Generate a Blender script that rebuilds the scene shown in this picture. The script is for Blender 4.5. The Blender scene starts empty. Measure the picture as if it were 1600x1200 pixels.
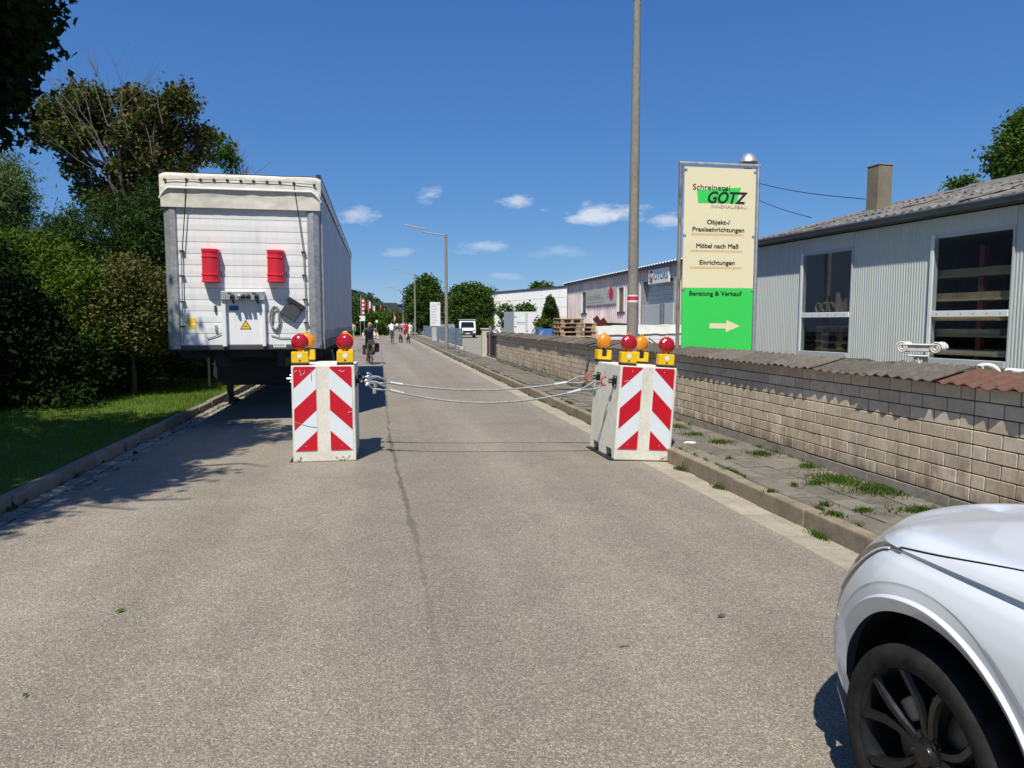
import bpy, bmesh, math, random
import numpy as np
from mathutils import Vector, Matrix, noise as mnoise

random.seed(7)
rng = np.random.default_rng(11)
S = bpy.context.scene
C = S.collection
PI = math.pi

# ------------------------------------------------------------------ camera, sky, sun, exposure
CAM_Z = 1.7
FOC = 1109.0                      # focal length in pixels of the 1600 x 1200 photograph
PITCH = math.atan(96 / FOC)
YAW = math.radians(-10.584)       # the road (+Y) runs 10.6 degrees to the left of the lens axis
cam_d = bpy.data.cameras.new('camera')
cam_d.sensor_width = 36.0
cam_d.lens = FOC / 1600 * 36.0
cam_d.clip_start = 0.05
cam_d.clip_end = 3000
cam = bpy.data.objects.new('camera', cam_d)
C.objects.link(cam)
cam.location = (0, 0, CAM_Z)
cam.rotation_euler = (PI / 2 - PITCH, 0, YAW)
S.camera = cam

SUNDIR = Vector((0.25, 0.57, -1.0)).normalized()
SUN_EL = math.asin(-SUNDIR.z)
world = bpy.data.worlds.new('World')
S.world = world
world.use_nodes = True
wn = world.node_tree.nodes
wl = world.node_tree.links
for n in list(wn):
    wn.remove(n)
w_out = wn.new('ShaderNodeOutputWorld')
w_bg = wn.new('ShaderNodeBackground')
w_sky = wn.new('ShaderNodeTexSky')
w_sky.sky_type = 'NISHITA'
w_sky.sun_disc = False
w_sky.sun_elevation = SUN_EL
w_sky.sun_rotation = math.atan2(-SUNDIR.x, -SUNDIR.y)
w_sky.altitude = 1500
w_sky.air_density = 1.0
w_sky.dust_density = 0.15
w_sky.ozone_density = 8
w_bg.inputs['Strength'].default_value = 0.1

sun_d = bpy.data.lights.new('sun', 'SUN')
sun_d.energy = 4.8
sun_d.angle = math.radians(0.5)
sun_d.color = (1.0, 0.94, 0.82)
sun = bpy.data.objects.new('sun', sun_d)
C.objects.link(sun)
sun.rotation_euler = SUNDIR.to_track_quat('-Z', 'Y').to_euler()
sun.location = (-6, -15, 30)

S.view_settings.view_transform = 'Standard'
S.view_settings.look = 'None'
S.view_settings.gamma = 1.0
S.view_settings.exposure = 0.25
S.view_settings.use_curve_mapping = False
S.render.engine = 'CYCLES'
S.cycles.max_bounces = 6
S.cycles.transparent_max_bounces = 12

# pixel of the photograph -> point of the place (on the plane x=, y= or z=, or on a plane given by point and normal)
_cp, _sp = math.cos(PITCH), math.sin(PITCH)
_Rz = Matrix.Rotation(YAW, 3, 'Z')
_R = _Rz @ Matrix(((1, 0, 0), (0, _cp, _sp), (0, -_sp, _cp)))
def ray(u, v):
    return _R @ Vector(((u - 800) / FOC, 1.0, (600 - v) / FOC))
def at(u, v, x=None, y=None, z=None, plane=None):
    d = ray(u, v)
    c = Vector((0, 0, CAM_Z))
    if x is not None: t = x / d.x
    elif y is not None: t = y / d.y
    elif z is not None: t = (z - CAM_Z) / d.z
    else:
        p, n = Vector(plane[0]), Vector(plane[1])
        t = (p - c).dot(n) / d.dot(n)
    return c + d * t
def proj(p):
    q = _R.transposed() @ (Vector(p) - Vector((0, 0, CAM_Z)))
    if q.y <= 0.01: return (-9999, -9999)
    return (800 + FOC * q.x / q.y, 600 - FOC * q.z / q.y)

# small clouds of the sky: soft-edged patches of white mixed into the sky by direction
def wnode(t, **kw):
    n = wn.new(t)
    for k, v in kw.items(): setattr(n, k, v)
    return n
w_tc = wnode('ShaderNodeTexCoord')
w_no = wnode('ShaderNodeTexNoise')
w_no.inputs['Scale'].default_value = 26
w_no.inputs['Detail'].default_value = 7
w_no.inputs['Roughness'].default_value = 0.62
w_map = wnode('ShaderNodeMapping')
w_map.inputs['Scale'].default_value = (1, 1, 2.6)
wl.new(w_tc.outputs['Generated'], w_map.inputs['Vector'])
wl.new(w_map.outputs['Vector'], w_no.inputs['Vector'])
def wmath(op, a, b=None, clamp=False):
    n = wnode('ShaderNodeMath', operation=op, use_clamp=clamp)
    for i, x in enumerate((a, b)):
        if x is None: continue
        if isinstance(x, (int, float)): n.inputs[i].default_value = x
        else: wl.new(x, n.inputs[i])
    return n.outputs[0]
def wdot(vec):
    n = wnode('ShaderNodeVectorMath', operation='DOT_PRODUCT')
    wl.new(w_tc.outputs['Generated'], n.inputs[0])
    n.inputs[1].default_value = vec
    return n.outputs['Value']
CLOUDS = [(560, 338, 34, 14, .55), (673, 303, 20, 12, .42), (805, 316, 27, 14, .62), (940, 335, 66, 17, .8), (1042, 344, 30, 13, .6),
          (755, 385, 46, 11, .42), (868, 393, 44, 10, .22), (626, 394, 26, 8, .25), (792, 430, 30, 6, .25),
          (-420, 300, 70, 18, .6), (-260, 380, 40, 12, .4), (2050, 330, 80, 20, .6), (1900, 400, 50, 12, .4), (2500, 360, 90, 22, .5)]
cl_sum = None
noise_c = wmath('SUBTRACT', w_no.outputs['Fac'], 0.5)
for (u, v, hw, hh, amt) in CLOUDS:
    c = ray(u, v).normalized()
    right = Vector((c.y, -c.x, 0)).normalized()
    up = right.cross(c).normalized()
    k = c.dot(_R @ Vector((0, 1, 0)))
    k = max(k, .3)
    hw, hh = hw * 1.1, hh * 1.0
    a = wdot(right * (FOC / hw / max(k, .5)))
    b = wdot(up * (FOC / hh / max(k, .5)))
    r2 = wmath('ADD', wmath('MULTIPLY', a, a), wmath('MULTIPLY', b, b))
    m = wmath('SUBTRACT', 1.0, wmath('POWER', r2, .5))
    m = wmath('ADD', m, wmath('MULTIPLY', noise_c, 3.2))
    front = wmath('GREATER_THAN', wdot(c), 0.3)
    m = wmath('MULTIPLY', wmath('MULTIPLY', m, 1.1, True), amt)
    m = wmath('MULTIPLY', m, front)
    cl_sum = m if cl_sum is None else wmath('MAXIMUM', cl_sum, m)
w_mix = wnode('ShaderNodeMix', data_type='RGBA')
w_mix.inputs['B'].default_value = (6.6, 7.0, 7.6, 1)
wl.new(cl_sum, w_mix.inputs['Factor'])
# the deeper, more even blue of the photograph: one tone curve per channel over the whole sky
w_sepc = wnode('ShaderNodeSeparateColor'); w_com = wnode('ShaderNodeCombineColor')
wl.new(w_sky.outputs[0], w_sepc.inputs[0])
for i, (a, g) in enumerate(((.610, .93), (.632, .72), (.730, .47))):
    wl.new(wmath('MULTIPLY', wmath('POWER', wmath('MULTIPLY', w_sepc.outputs[i], .085), g), a * 10), w_com.inputs[i])
wl.new(w_com.outputs[0], w_mix.inputs['A'])
wl.new(w_mix.outputs['Result'], w_bg.inputs['Color'])
wl.new(w_bg.outputs[0], w_out.inputs['Surface'])

# ------------------------------------------------------------------ materials
class NT:
    def __init__(s, name):
        s.m = bpy.data.materials.new(name)
        s.m.use_nodes = True
        s.n = s.m.node_tree.nodes
        s.l = s.m.node_tree.links
        s.b = s.n['Principled BSDF']
        s.pos = None
    def node(s, t, **kw):
        n = s.n.new(t)
        for k, v in kw.items(): setattr(n, k, v)
        return n
    def put(s, sock, x):
        if isinstance(x, (int, float)): sock.default_value = x
        elif isinstance(x, tuple): sock.default_value = x if len(x) == 4 or sock.type == 'VECTOR' else x + (1,)
        else: s.l.new(x, sock)
    def coord(s, kind='world', scale=(1, 1, 1)):
        if kind == 'world':
            o = s.node('ShaderNodeNewGeometry').outputs['Position']
        else:
            o = s.node('ShaderNodeTexCoord').outputs['Object']
        if scale != (1, 1, 1):
            mp = s.node('ShaderNodeMapping')
            mp.inputs['Scale'].default_value = scale
            s.l.new(o, mp.inputs['Vector'])
            o = mp.outputs['Vector']
        return o
    def noise(s, scale, detail=4, rough=.55, vec=None):
        n = s.node('ShaderNodeTexNoise')
        n.inputs['Scale'].default_value = scale
        n.inputs['Detail'].default_value = detail
        n.inputs['Roughness'].default_value = rough
        s.l.new(vec if vec is not None else s.coord(), n.inputs['Vector'])
        return n.outputs['Fac']
    def voro(s, scale, vec=None, feature='F1'):
        n = s.node('ShaderNodeTexVoronoi', feature=feature)
        n.inputs['Scale'].default_value = scale
        s.l.new(vec if vec is not None else s.coord(), n.inputs['Vector'])
        return n
    def math(s, op, a, b=0.0, clamp=False):
        n = s.node('ShaderNodeMath', operation=op, use_clamp=clamp)
        s.put(n.inputs[0], a); s.put(n.inputs[1], b)
        return n.outputs[0]
    def ramp(s, fac, stops, interp='LINEAR'):
        n = s.node('ShaderNodeValToRGB')
        n.color_ramp.interpolation = interp
        e = n.color_ramp.elements
        while len(e) < len(stops): e.new(.5)
        for i, (p, c) in enumerate(stops):
            e[i].position = p
            e[i].color = (c, c, c, 1) if isinstance(c, (int, float)) else tuple(c) + (1,)
        s.l.new(fac, n.inputs['Fac'])
        return n.outputs['Color']
    def mix(s, fac, a, b, mode='MIX'):
        n = s.node('ShaderNodeMix', data_type='RGBA', blend_type=mode)
        s.put(n.inputs['Factor'], fac); s.put(n.inputs['A'], a); s.put(n.inputs['B'], b)
        return n.outputs['Result']
    def rand(s):
        o = s.node('ShaderNodeObjectInfo').outputs['Random']
        i = s.node('ShaderNodeNewGeometry').outputs['Random Per Island']
        return s.math('FRACT', s.math('ADD', o, i))
    def sep(s, vec=None):
        n = s.node('ShaderNodeSeparateXYZ')
        s.l.new(vec if vec is not None else s.coord(), n.inputs[0])
        return n.outputs
    def bump(s, h, strength=.3, dist=.01):
        n = s.node('ShaderNodeBump')
        n.inputs['Strength'].default_value = strength
        n.inputs['Distance'].default_value = dist
        s.l.new(h, n.inputs['Height'])
        s.l.new(n.outputs[0], s.b.inputs['Normal'])
    def set(s, color=None, rough=None, metal=None, spec=None, coat=None):
        if color is not None: s.put(s.b.inputs['Base Color'], color)
        if rough is not None: s.put(s.b.inputs['Roughness'], rough)
        if metal is not None: s.put(s.b.inputs['Metallic'], metal)
        if spec is not None: s.put(s.b.inputs['Specular IOR Level'], spec)
        if coat is not None: s.put(s.b.inputs['Coat Weight'], coat)
        return s.m

def mul(c, k): return tuple(min(1, x * k) for x in c)
def plain(name, col, rough=.6, metal=0.0, var=.12, scale=6, bump=0.0, bscale=60, spec=.4, coat=0.0, space='obj', rnd=0.0):
    """a colour broken up by two noises (dirt and grain)"""
    t = NT(name)
    v = t.coord(space)
    n1 = t.noise(scale, 5, .6, v)
    c = t.ramp(n1, [(.3, mul(col, 1 - var)), (.7, mul(col, 1 + var))])
    if rnd:
        f = t.math('ADD', t.math('MULTIPLY', t.rand(), 2 * rnd), 1 - rnd)
        hv = t.node('ShaderNodeHueSaturation')
        t.l.new(c, hv.inputs['Color']); t.l.new(f, hv.inputs['Value'])
        c = hv.outputs['Color']
    n2 = t.noise(bscale, 3, .6, v)
    r = t.math('ADD', t.math('MULTIPLY', n2, .2), rough - .1)
    t.set(c, r, metal, spec, coat)
    if bump: t.bump(n2, bump, .01)
    return t.m

M = {}
def asphalt_mat():
    t = NT('asphalt')
    v = t.coord()
    cell = t.voro(125, v)
    sc = t.sep(cell.outputs['Color'])[0]
    speck = t.ramp(sc, [(0, (.075, .062, .047)), (.28, (.155, .132, .101)), (.6, (.255, .223, .178)), (.86, (.365, .325, .263)), (1, (.62, .565, .475))])
    cell2 = t.voro(210, t.coord('world', (1.15, .9, 1)))
    sc2 = t.sep(cell2.outputs['Color'])[1]
    speck = t.mix(.45, speck, t.ramp(sc2, [(0, (.09, .077, .06)), (.45, (.21, .183, .145)), (.8, (.33, .295, .238)), (1, (.58, .53, .45))]))
    f2 = t.noise(320, 2, .7, v)
    speck = t.mix(.25, speck, t.ramp(f2, [(.3, (.09, .077, .06)), (.7, (.40, .355, .295))]))
    big = t.noise(.55, 5, .6, v)
    med = t.noise(3.2, 5, .65, v)
    tone = t.math('ADD', t.math('MULTIPLY', big, .5), t.math('MULTIPLY', med, .35))
    tone = t.math('ADD', tone, .56)
    x, y, z = t.sep(v)
    # worn wheel tracks: long soft bands along the road
    bands = t.noise(1.0, 3, .5, t.coord('world', (1.1, .03, 1)))
    tone = t.math('MULTIPLY', tone, t.math('ADD', t.math('MULTIPLY', bands, .8), .60))
    col = t.mix(1.0, speck, tone, 'MULTIPLY')
    # old sealed seam along the middle of the road
    mr = t.node('ShaderNodeMapRange', interpolation_type='SMOOTHSTEP')
    for i, val in zip(('From Min', 'From Max', 'To Min', 'To Max'), (3.5, 11.5, .275, .13)): mr.inputs[i].default_value = val
    t.l.new(y, mr.inputs['Value'])
    wob = t.math('MULTIPLY', t.math('SUBTRACT', t.noise(1.4, 4, .6, v), .5), .10)
    d = t.math('ABSOLUTE', t.math('SUBTRACT', t.math('SUBTRACT', x, mr.outputs[0]), wob))
    wd = t.math('MULTIPLY', t.math('SUBTRACT', t.noise(2.3, 5, .7, v), .30), .13)
    seam = t.math('MULTIPLY', t.math('SUBTRACT', wd, d), 60, True)
    seam = t.math('MULTIPLY', seam, t.math('ADD', t.math('MULTIPLY', t.noise(40, 2, .6, v), .5), .35))
    fade = t.math('ADD', t.math('MULTIPLY', t.math('MULTIPLY', t.math('SUBTRACT', y, 3.2), .28, True), .75), .15)
    seam = t.math('MULTIPLY', seam, fade)
    col = t.mix(seam, col, (.06, .053, .05))
    # oil spots
    sp = t.math('MULTIPLY', t.math('SUBTRACT', t.noise(1.9, 6, .75, v), .66), 8, True)
    col = t.mix(t.math('MULTIPLY', sp, .35), col, (.07, .062, .055))
    t.set(col, .82, 0, .25)
    hgt = t.math('SUBTRACT', 1.0, cell.outputs['Distance'])
    t.bump(t.math('ADD', hgt, t.math('MULTIPLY', sc, .4)), .55, .006)
    return t.m
M['asphalt'] = asphalt_mat()

def stone_mat(name, c1, c2, dark, rnd=.18, sc=9, stain=.5, bump=.4):
    t = NT(name)
    v = t.coord()
    n = t.noise(sc, 6, .65, v)
    col = t.ramp(n, [(.3, c1), (.7, c2)])
    g = t.voro(150, v)
    gr = t.sep(g.outputs['Color'])[0]
    col = t.mix(.22, col, t.ramp(gr, [(0, mul(c1, .45)), (1, mul(c2, 1.5))]))
    f = t.math('ADD', t.math('MULTIPLY', t.rand(), 2 * rnd), 1 - rnd)
    col = t.mix(1.0, col, f, 'MULTIPLY')
    st = t.math('MULTIPLY', t.math('SUBTRACT', t.noise(2.2, 6, .75, v), .5), 4, True)
    col = t.mix(t.math('MULTIPLY', st, stain), col, dark)
    t.set(col, .88, 0, .2)
    t.bump(t.noise(90, 4, .7, v), bump, .006)
    return t.m
M['gutter'] = stone_mat('pale_gutter_concrete', (.30, .265, .205), (.40, .36, .285), (.15, .135, .10), .08)
M['kerb'] = stone_mat('kerb_stone', (.20, .165, .115), (.31, .265, .195), (.10, .085, .06), .12, 7, .7)
M['kerb_left'] = stone_mat('mossy_kerb_stone', (.19, .165, .13), (.28, .25, .20), (.08, .08, .05), .12, 7, .6)  # near left kerb, slightly greyer than the right one
M['sett'] = stone_mat('granite_sett', (.19, .175, .15), (.29, .27, .235), (.09, .08, .06), .25, 12, .5)
M['slab'] = stone_mat('grey_paving', (.135, .122, .098), (.215, .198, .165), (.06, .056, .04), .16, 10, .9)
M['soil'] = stone_mat('joint_soil', (.045, .042, .03), (.07, .065, .045), (.03, .035, .02), 0, 12, .5)
M['block'] = stone_mat('cast_concrete', (.62, .59, .495), (.77, .74, .635), (.36, .34, .27), 0, 5, .5, .2)
M['concrete_pole'] = stone_mat('weathered_concrete', (.20, .19, .165), (.29, .275, .24), (.13, .12, .10), 0, 14, .5)
M['pillar'] = stone_mat('cream_render', (.50, .46, .37), (.60, .55, .45), (.3, .27, .21), 0, 3, .3, .15)
M['yard'] = stone_mat('yard_paving', (.22, .205, .175), (.30, .28, .24), (.15, .14, .12), 0, 1.2, .5)
M['earth'] = stone_mat('earth', (.10, .105, .05), (.16, .155, .08), (.06, .07, .03), 0, .15, .5)

def brick_mat():
    t = NT('sand_lime_brick')
    v = t.coord()
    x, y, z = t.sep(v)
    r = t.rand()
    col = t.ramp(r, [(0, (.55, .45, .325)), (.5, (.63, .525, .385)), (1, (.71, .60, .455))])
    n = t.noise(11, 6, .7, v)
    col = t.mix(1.0, col, t.ramp(n, [(.28, .80), (.72, 1.12)]), 'MULTIPLY')
    # weather streaks running down, stronger towards the pavement
    st = t.noise(1.0, 5, .7, t.coord('world', (5, 5, 1.6)))
    low = t.math('MULTIPLY', t.math('SUBTRACT', .95, z), 1.9, True)
    f = t.math('MULTIPLY', t.math('MULTIPLY', t.math('SUBTRACT', st, .44), 4.5, True), low)
    col = t.mix(t.math('MULTIPLY', f, .72), col, (.24, .17, .11))
    base = t.math('MULTIPLY', t.math('SUBTRACT', t.math('ADD', .34, t.math('MULTIPLY', t.math('SUBTRACT', st, .5), .5)), z), 5, True)
    col = t.mix(t.math('MULTIPLY', base, .7), col, (.10, .092, .075))
    t.set(col, .9, 0, .2)
    t.bump(t.noise(120, 4, .7, v), .25, .004)
    return t.m
M['brick'] = brick_mat()
M['plinth'] = stone_mat('stained_plinth', (.24, .21, .165), (.38, .34, .275), (.07, .068, .05), .08, 5, .8)
M['mortar'] = plain('dark_mortar', (.085, .075, .062), .95, space='world', scale=20)
M['coping'] = stone_mat('mossy_fibre_cement', (.085, .073, .062), (.16, .143, .122), (.045, .047, .028), .25, 16, .6, .6)
M['coping_red'] = stone_mat('rusty_red_fibre_cement', (.12, .065, .045), (.20, .105, .075), (.07, .05, .042), .15, 14, .8, .6)
M['moss'] = plain('moss', (.055, .075, .018), .95, var=.5, scale=14, bump=.8, bscale=70, space='world')

M['white_paint'] = plain('white_paint', (.74, .745, .75), .42, var=.05, scale=2)
def grimy_white():
    t = NT('grimy_white_lacquer')
    v = t.coord()
    st = t.noise(1.0, 5, .7, t.coord('world', (14, 14, .9)))
    bl = t.noise(2.1, 5, .65, v)
    g = t.math('MULTIPLY', t.math('SUBTRACT', t.math('ADD', t.math('MULTIPLY', st, .6), t.math('MULTIPLY', bl, .4)), .47), 5, True)
    c = t.mix(t.math('MULTIPLY', g, .38), (.76, .765, .775), (.50, .47, .42))
    c = t.mix(t.math('MULTIPLY', t.math('SUBTRACT', t.noise(60, 2, .6, v), .66), 5, True), c, (.45, .42, .38))
    t.set(c, .4, 0, .4)
    return t.m
M['white_panel'] = grimy_white()
M['tarp'] = plain('dirty_cream_tarpaulin', (.66, .63, .56), .62, var=.17, scale=4.5, bump=.3, bscale=7)
M['curtain'] = plain('grey_side_curtain', (.40, .41, .43), .5, var=.09, scale=1.2, bump=.2, bscale=4)
def galv():
    t = NT('galvanised_steel')
    v = t.coord('obj')
    vo = t.voro(22, v)
    c = t.ramp(t.sep(vo.outputs['Color'])[0], [(0, (.24, .25, .26)), (1, (.46, .47, .48))])
    c = t.mix(.5, c, t.ramp(t.noise(4, 5, .7, v), [(.3, (.2, .205, .21)), (.7, (.5, .5, .5))]))
    t.set(c, .5, .55, .5)
    return t.m
M['galv'] = galv()
M['galv_light'] = plain('zinc_coated_steel', (.55, .56, .56), .4, .7, .2, 9)
M['black_steel'] = plain('black_chassis_steel', (.018, .018, .02), .6, 0, .3, 5)
M['black_rubber'] = plain('black_rubber', (.022, .021, .021), .75, 0, .35, 12, .2, 50)
M['black_plastic'] = plain('black_plastic', (.025, .026, .029), .5, 0, .15, 6)
M['dark_grey'] = plain('dark_grey_plastic', (.06, .063, .07), .5, 0, .15, 6)
M['red_plastic'] = plain('red_plastic', (.62, .025, .045), .38, 0, .10, 4)
M['yellow_plastic'] = plain('yellow_plastic', (.80, .50, .01), .4, 0, .08, 5)
M['yellow_print'] = plain('yellow_print', (.78, .50, .02), .5)
M['blue_print'] = plain('blue_print', (.03, .13, .32), .5)
M['red_sheeting'] = plain('red_reflective_sheeting', (.52, .008, .022), .35, 0, .06, 3)
M['white_sheeting'] = plain('white_reflective_sheeting', (.68, .73, .76), .35, 0, .04, 3)
M['red_paint'] = plain('red_shackle_paint', (.48, .10, .085), .55, 0, .45, 40)
M['wire_rope'] = plain('steel_wire_rope', (.27, .28, .27), .6, .2, .3, 30)
M['chrome'] = plain('bright_steel', (.62, .63, .64), .28, .9, .1, 10)
M['rust_pipe'] = plain('rusty_steel_pipe', (.25, .21, .175), .6, .3, .45, 5)
M['sign_cream'] = plain('cream_sign_board', (.78, .70, .46), .5, 0, .02, 1)
M['sign_green'] = plain('green_sign_board', (.045, .62, .10), .5, 0, .03, 1)
M['sign_tan'] = plain('tan_bar_print', (.72, .50, .27), .5, 0, .02, 1)
M['ink'] = plain('black_print', (.018, .018, .016), .6)
M['ink_grey'] = plain('grey_print', (.30, .29, .24), .6)
M['wood_pallet'] = plain('raw_pallet_wood', (.42, .30, .18), .8, 0, .28, 8, .3, 40, rnd=.22)
M['wood_old'] = plain('weathered_pallet_wood', (.25, .195, .14), .85, 0, .3, 8, .3, 40, rnd=.25)
M['wood_red'] = plain('red_brown_board', (.15, .03, .025), .7, 0, .2, 6)
M['grey_cladding'] = plain('grey_green_corrugated_cladding', (.51, .545, .525), .5, 0, .05, .8, space='world')
def streaked(name, col, dirt, amt):
    t = NT(name)
    v = t.coord()
    z = t.sep(v)[2]
    st = t.noise(1.0, 5, .7, t.coord('world', (7, 7, .35)))
    bl = t.noise(.8, 5, .65, v)
    g = t.math('MULTIPLY', t.math('SUBTRACT', t.math('ADD', t.math('MULTIPLY', st, .65), t.math('MULTIPLY', bl, .35)), .46), 5, True)
    low = t.math('MULTIPLY', t.math('SUBTRACT', 1.75, z), .9, True)
    c = t.mix(t.math('MULTIPLY', t.math('ADD', g, t.math('MULTIPLY', low, .5)), amt, True), col, dirt)
    t.set(c, .5, 0, .35)
    return t.m
M['grey_cladding'] = streaked('grey_green_streaked_cladding', (.53, .565, .545), (.36, .365, .33), .34)
M['frame_grey'] = plain('grey_window_frame', (.42, .45, .45), .45, 0, .05, 3)
M['frame_white'] = plain('white_window_frame', (.72, .74, .73), .4, 0, .05, 3)
M['gutter_pipe'] = plain('dark_blue_grey_gutter', (.085, .10, .12), .45, .2, .15, 3)
M['roof_sheet'] = stone_mat('lichened_roof_sheet', (.10, .095, .087), (.215, .205, .19), (.045, .042, .038), .22, 9, .85, .7)
M['chimney'] = stone_mat('sooty_chimney_render', (.17, .145, .10), (.27, .235, .165), (.09, .08, .065), 0, 2.5, .7)
M['interior'] = plain('dim_interior_wall', (.24, .25, .25), .9)
M['interior_floor'] = plain('dim_workshop_floor', (.4, .37, .32), .9)
M['marble'] = plain('weathered_plaster', (.62, .60, .55), .7, 0, .2, 12, .3, 30)
M['orange'] = plain('orange_plastic', (.70, .20, .06), .55)
M['pink_cladding'] = plain('faded_pink_cladding', (.70, .59, .575), .6, 0, .2, .9, space='world')
M['hall_white'] = plain('white_hall_panel', (.84, .825, .79), .55, 0, .03, .6, space='world')
M['hall_edge'] = plain('dark_roof_edge', (.05, .055, .06), .6)
M['banner'] = plain('faded_banner', (.50, .49, .45), .6, 0, .1, 2)
M['banner_red'] = plain('red_banner_print', (.55, .03, .07), .6)
M['fence_blue'] = plain('blue_grey_painted_boards', (.20, .275, .33), .6, 0, .14, 3, rnd=.08)
M['fence_dark'] = plain('dark_blue_post', (.04, .09, .18), .5)
M['blue_tarp'] = plain('blue_tarpaulin', (.06, .20, .50), .5, 0, .15, 3)
M['skin'] = plain('skin', (.56, .36, .27), .55, 0, .05, 9)
M['hair_dark'] = plain('dark_hair', (.03, .022, .018), .7)
M['hair_fair'] = plain('grey_hair', (.25, .22, .19), .7)
M['fur_black'] = plain('black_fur', (.018, .017, .016), .8, 0, .3, 20)
M['white_cloth'] = plain('white_cloth', (.78, .78, .77), .85)
M['dark_cloth'] = plain('charcoal_cloth', (.055, .058, .062), .85, 0, .2, 8)
M['grey_cloth'] = plain('grey_cloth', (.16, .16, .165), .85)
M['red_cloth'] = plain('red_cloth', (.50, .02, .06), .85)
M['dark_red_cloth'] = plain('dark_red_cloth', (.22, .01, .03), .85)
M['pink_cloth'] = plain('pink_cloth', (.62, .30, .38), .85)
M['yellow_cloth'] = plain('pale_yellow_cloth', (.68, .62, .28), .85)
M['green_cloth'] = plain('bright_green_cloth', (.02, .32, .10), .85)
M['blue_cloth'] = plain('dark_blue_cloth', (.05, .08, .17), .85)
M['flag_red'] = plain('red_flag_cloth', (.55, .04, .05), .7)
M['line_white'] = plain('worn_white_line', (.5, .49, .45), .8, space='world')

def car_paint():
    t = NT('silver_white_car_paint')
    n = t.noise(3, 4, .6, t.coord('obj'))
    c = t.ramp(n, [(.3, (.66, .695, .725)), (.7, (.70, .73, .76))])
    t.set(c, .42, .1, .5, .8)
    t.b.inputs['Coat Roughness'].default_value = .10
    return t.m
M['car_paint'] = car_paint()
M['tyre'] = plain('dusty_tyre_rubber', (.017, .0165, .016), .8, 0, .45, 16, .15, 60, spec=.2)
M['rim_black'] = plain('satin_black_rim', (.011, .011, .0115), .36, .1, .1, 10, spec=.3, coat=.15)
M['gap_black'] = plain('panel_gap', (.006, .006, .007), .8)
M['brake'] = plain('brake_caliper', (.30, .25, .20), .5, .5)
M['brake_disc'] = plain('brake_disc', (.10, .10, .10), .4, .8)

def glass_mat(name, tint, refl=1.0, rough=.0):
    t = NT(name)
    tr = t.node('ShaderNodeBsdfTransparent'); tr.inputs[0].default_value = tint + (1,)
    gl = t.node('ShaderNodeBsdfGlossy'); gl.inputs['Roughness'].default_value = rough
    fr = t.node('ShaderNodeFresnel'); fr.inputs['IOR'].default_value = 1.5
    mx = t.node('ShaderNodeMixShader')
    t.l.new(t.math('MULTIPLY', fr.outputs[0], refl), mx.inputs[0]); t.l.new(tr.outputs[0], mx.inputs[1]); t.l.new(gl.outputs[0], mx.inputs[2])
    out = [n for n in t.n if n.type == 'OUTPUT_MATERIAL'][0]
    t.l.new(mx.outputs[0], out.inputs['Surface'])
    return t.m
M['glass'] = glass_mat('window_glass', (.90, .94, .93), .55)
M['car_glass'] = glass_mat('tinted_car_glass', (.10, .12, .13))
M['headlight'] = plain('dark_headlight_lens', (.075, .075, .068), .25, .1, .3, 8, coat=.5)

def lens_mat(name, col):
    t = NT(name)
    v = t.coord('obj')
    t.set(col, .18, 0, .5, .6)
    t.b.inputs['Subsurface Weight'].default_value = .35
    t.b.inputs['Subsurface Radius'].default_value = (.04, .012, .004)
    vo = t.voro(42, v)
    t.bump(vo.outputs['Distance'], .45, .014)
    return t.m
M['lens_red'] = lens_mat('red_lamp_lens', (.42, .004, .014))
M['lens_amber'] = lens_mat('amber_lamp_lens', (.78, .27, .006))

def leaf_mat(name, cols, trans=.35, rough=.55):
    t = NT(name)
    r = t.node('ShaderNodeNewGeometry').outputs['Random Per Island']
    stops = [(i / max(1, len(cols) - 1), c) for i, c in enumerate(cols)]
    col = t.ramp(r, stops)
    big = t.noise(.45, 3, .6)
    col = t.mix(1.0, col, t.ramp(big, [(.3, .75), (.7, 1.2)]), 'MULTIPLY')
    t.set(col, rough + .25, 0, .06)
    tl = t.node('ShaderNodeBsdfTranslucent')
    t.l.new(t.mix(1.0, col, (1.0, 1.25, .45), 'MULTIPLY'), tl.inputs['Color'])
    mx = t.node('ShaderNodeMixShader'); mx.inputs[0].default_value = trans
    t.l.new(t.b.outputs[0], mx.inputs[1]); t.l.new(tl.outputs[0], mx.inputs[2])
    out = [n for n in t.n if n.type == 'OUTPUT_MATERIAL'][0]
    t.l.new(mx.outputs[0], out.inputs['Surface'])
    return t.m
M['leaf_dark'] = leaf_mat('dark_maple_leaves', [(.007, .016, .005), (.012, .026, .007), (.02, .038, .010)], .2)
M['leaf_brown'] = leaf_mat('browning_maple_leaves', [(.05, .085, .022), (.075, .11, .028), (.13, .10, .05), (.16, .095, .06), (.11, .14, .04), (.06, .10, .026)], .25)
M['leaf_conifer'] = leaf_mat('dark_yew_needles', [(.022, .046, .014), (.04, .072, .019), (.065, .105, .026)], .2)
M['leaf_lime'] = leaf_mat('lime_green_leaves', [(.06, .10, .014), (.085, .135, .018), (.12, .175, .03)], .35)
M['leaf_olive'] = leaf_mat('olive_brown_leaves', [(.09, .10, .035), (.13, .13, .045), (.17, .16, .065)], .25)
M['leaf_willow'] = leaf_mat('pale_willow_leaves', [(.10, .14, .05), (.14, .18, .07), (.18, .22, .09)], .3)
M['leaf_mid'] = leaf_mat('green_tree_leaves', [(.04, .075, .016), (.065, .115, .024), (.10, .155, .034)], .3)
M['leaf_rust'] = leaf_mat('rusty_shrub_leaves', [(.06, .08, .02), (.10, .09, .03), (.14, .08, .035)], .3)
M['leaf_far'] = leaf_mat('far_wood_leaves', [(.03, .06, .026), (.045, .08, .032), (.06, .10, .04)], .2)
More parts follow.
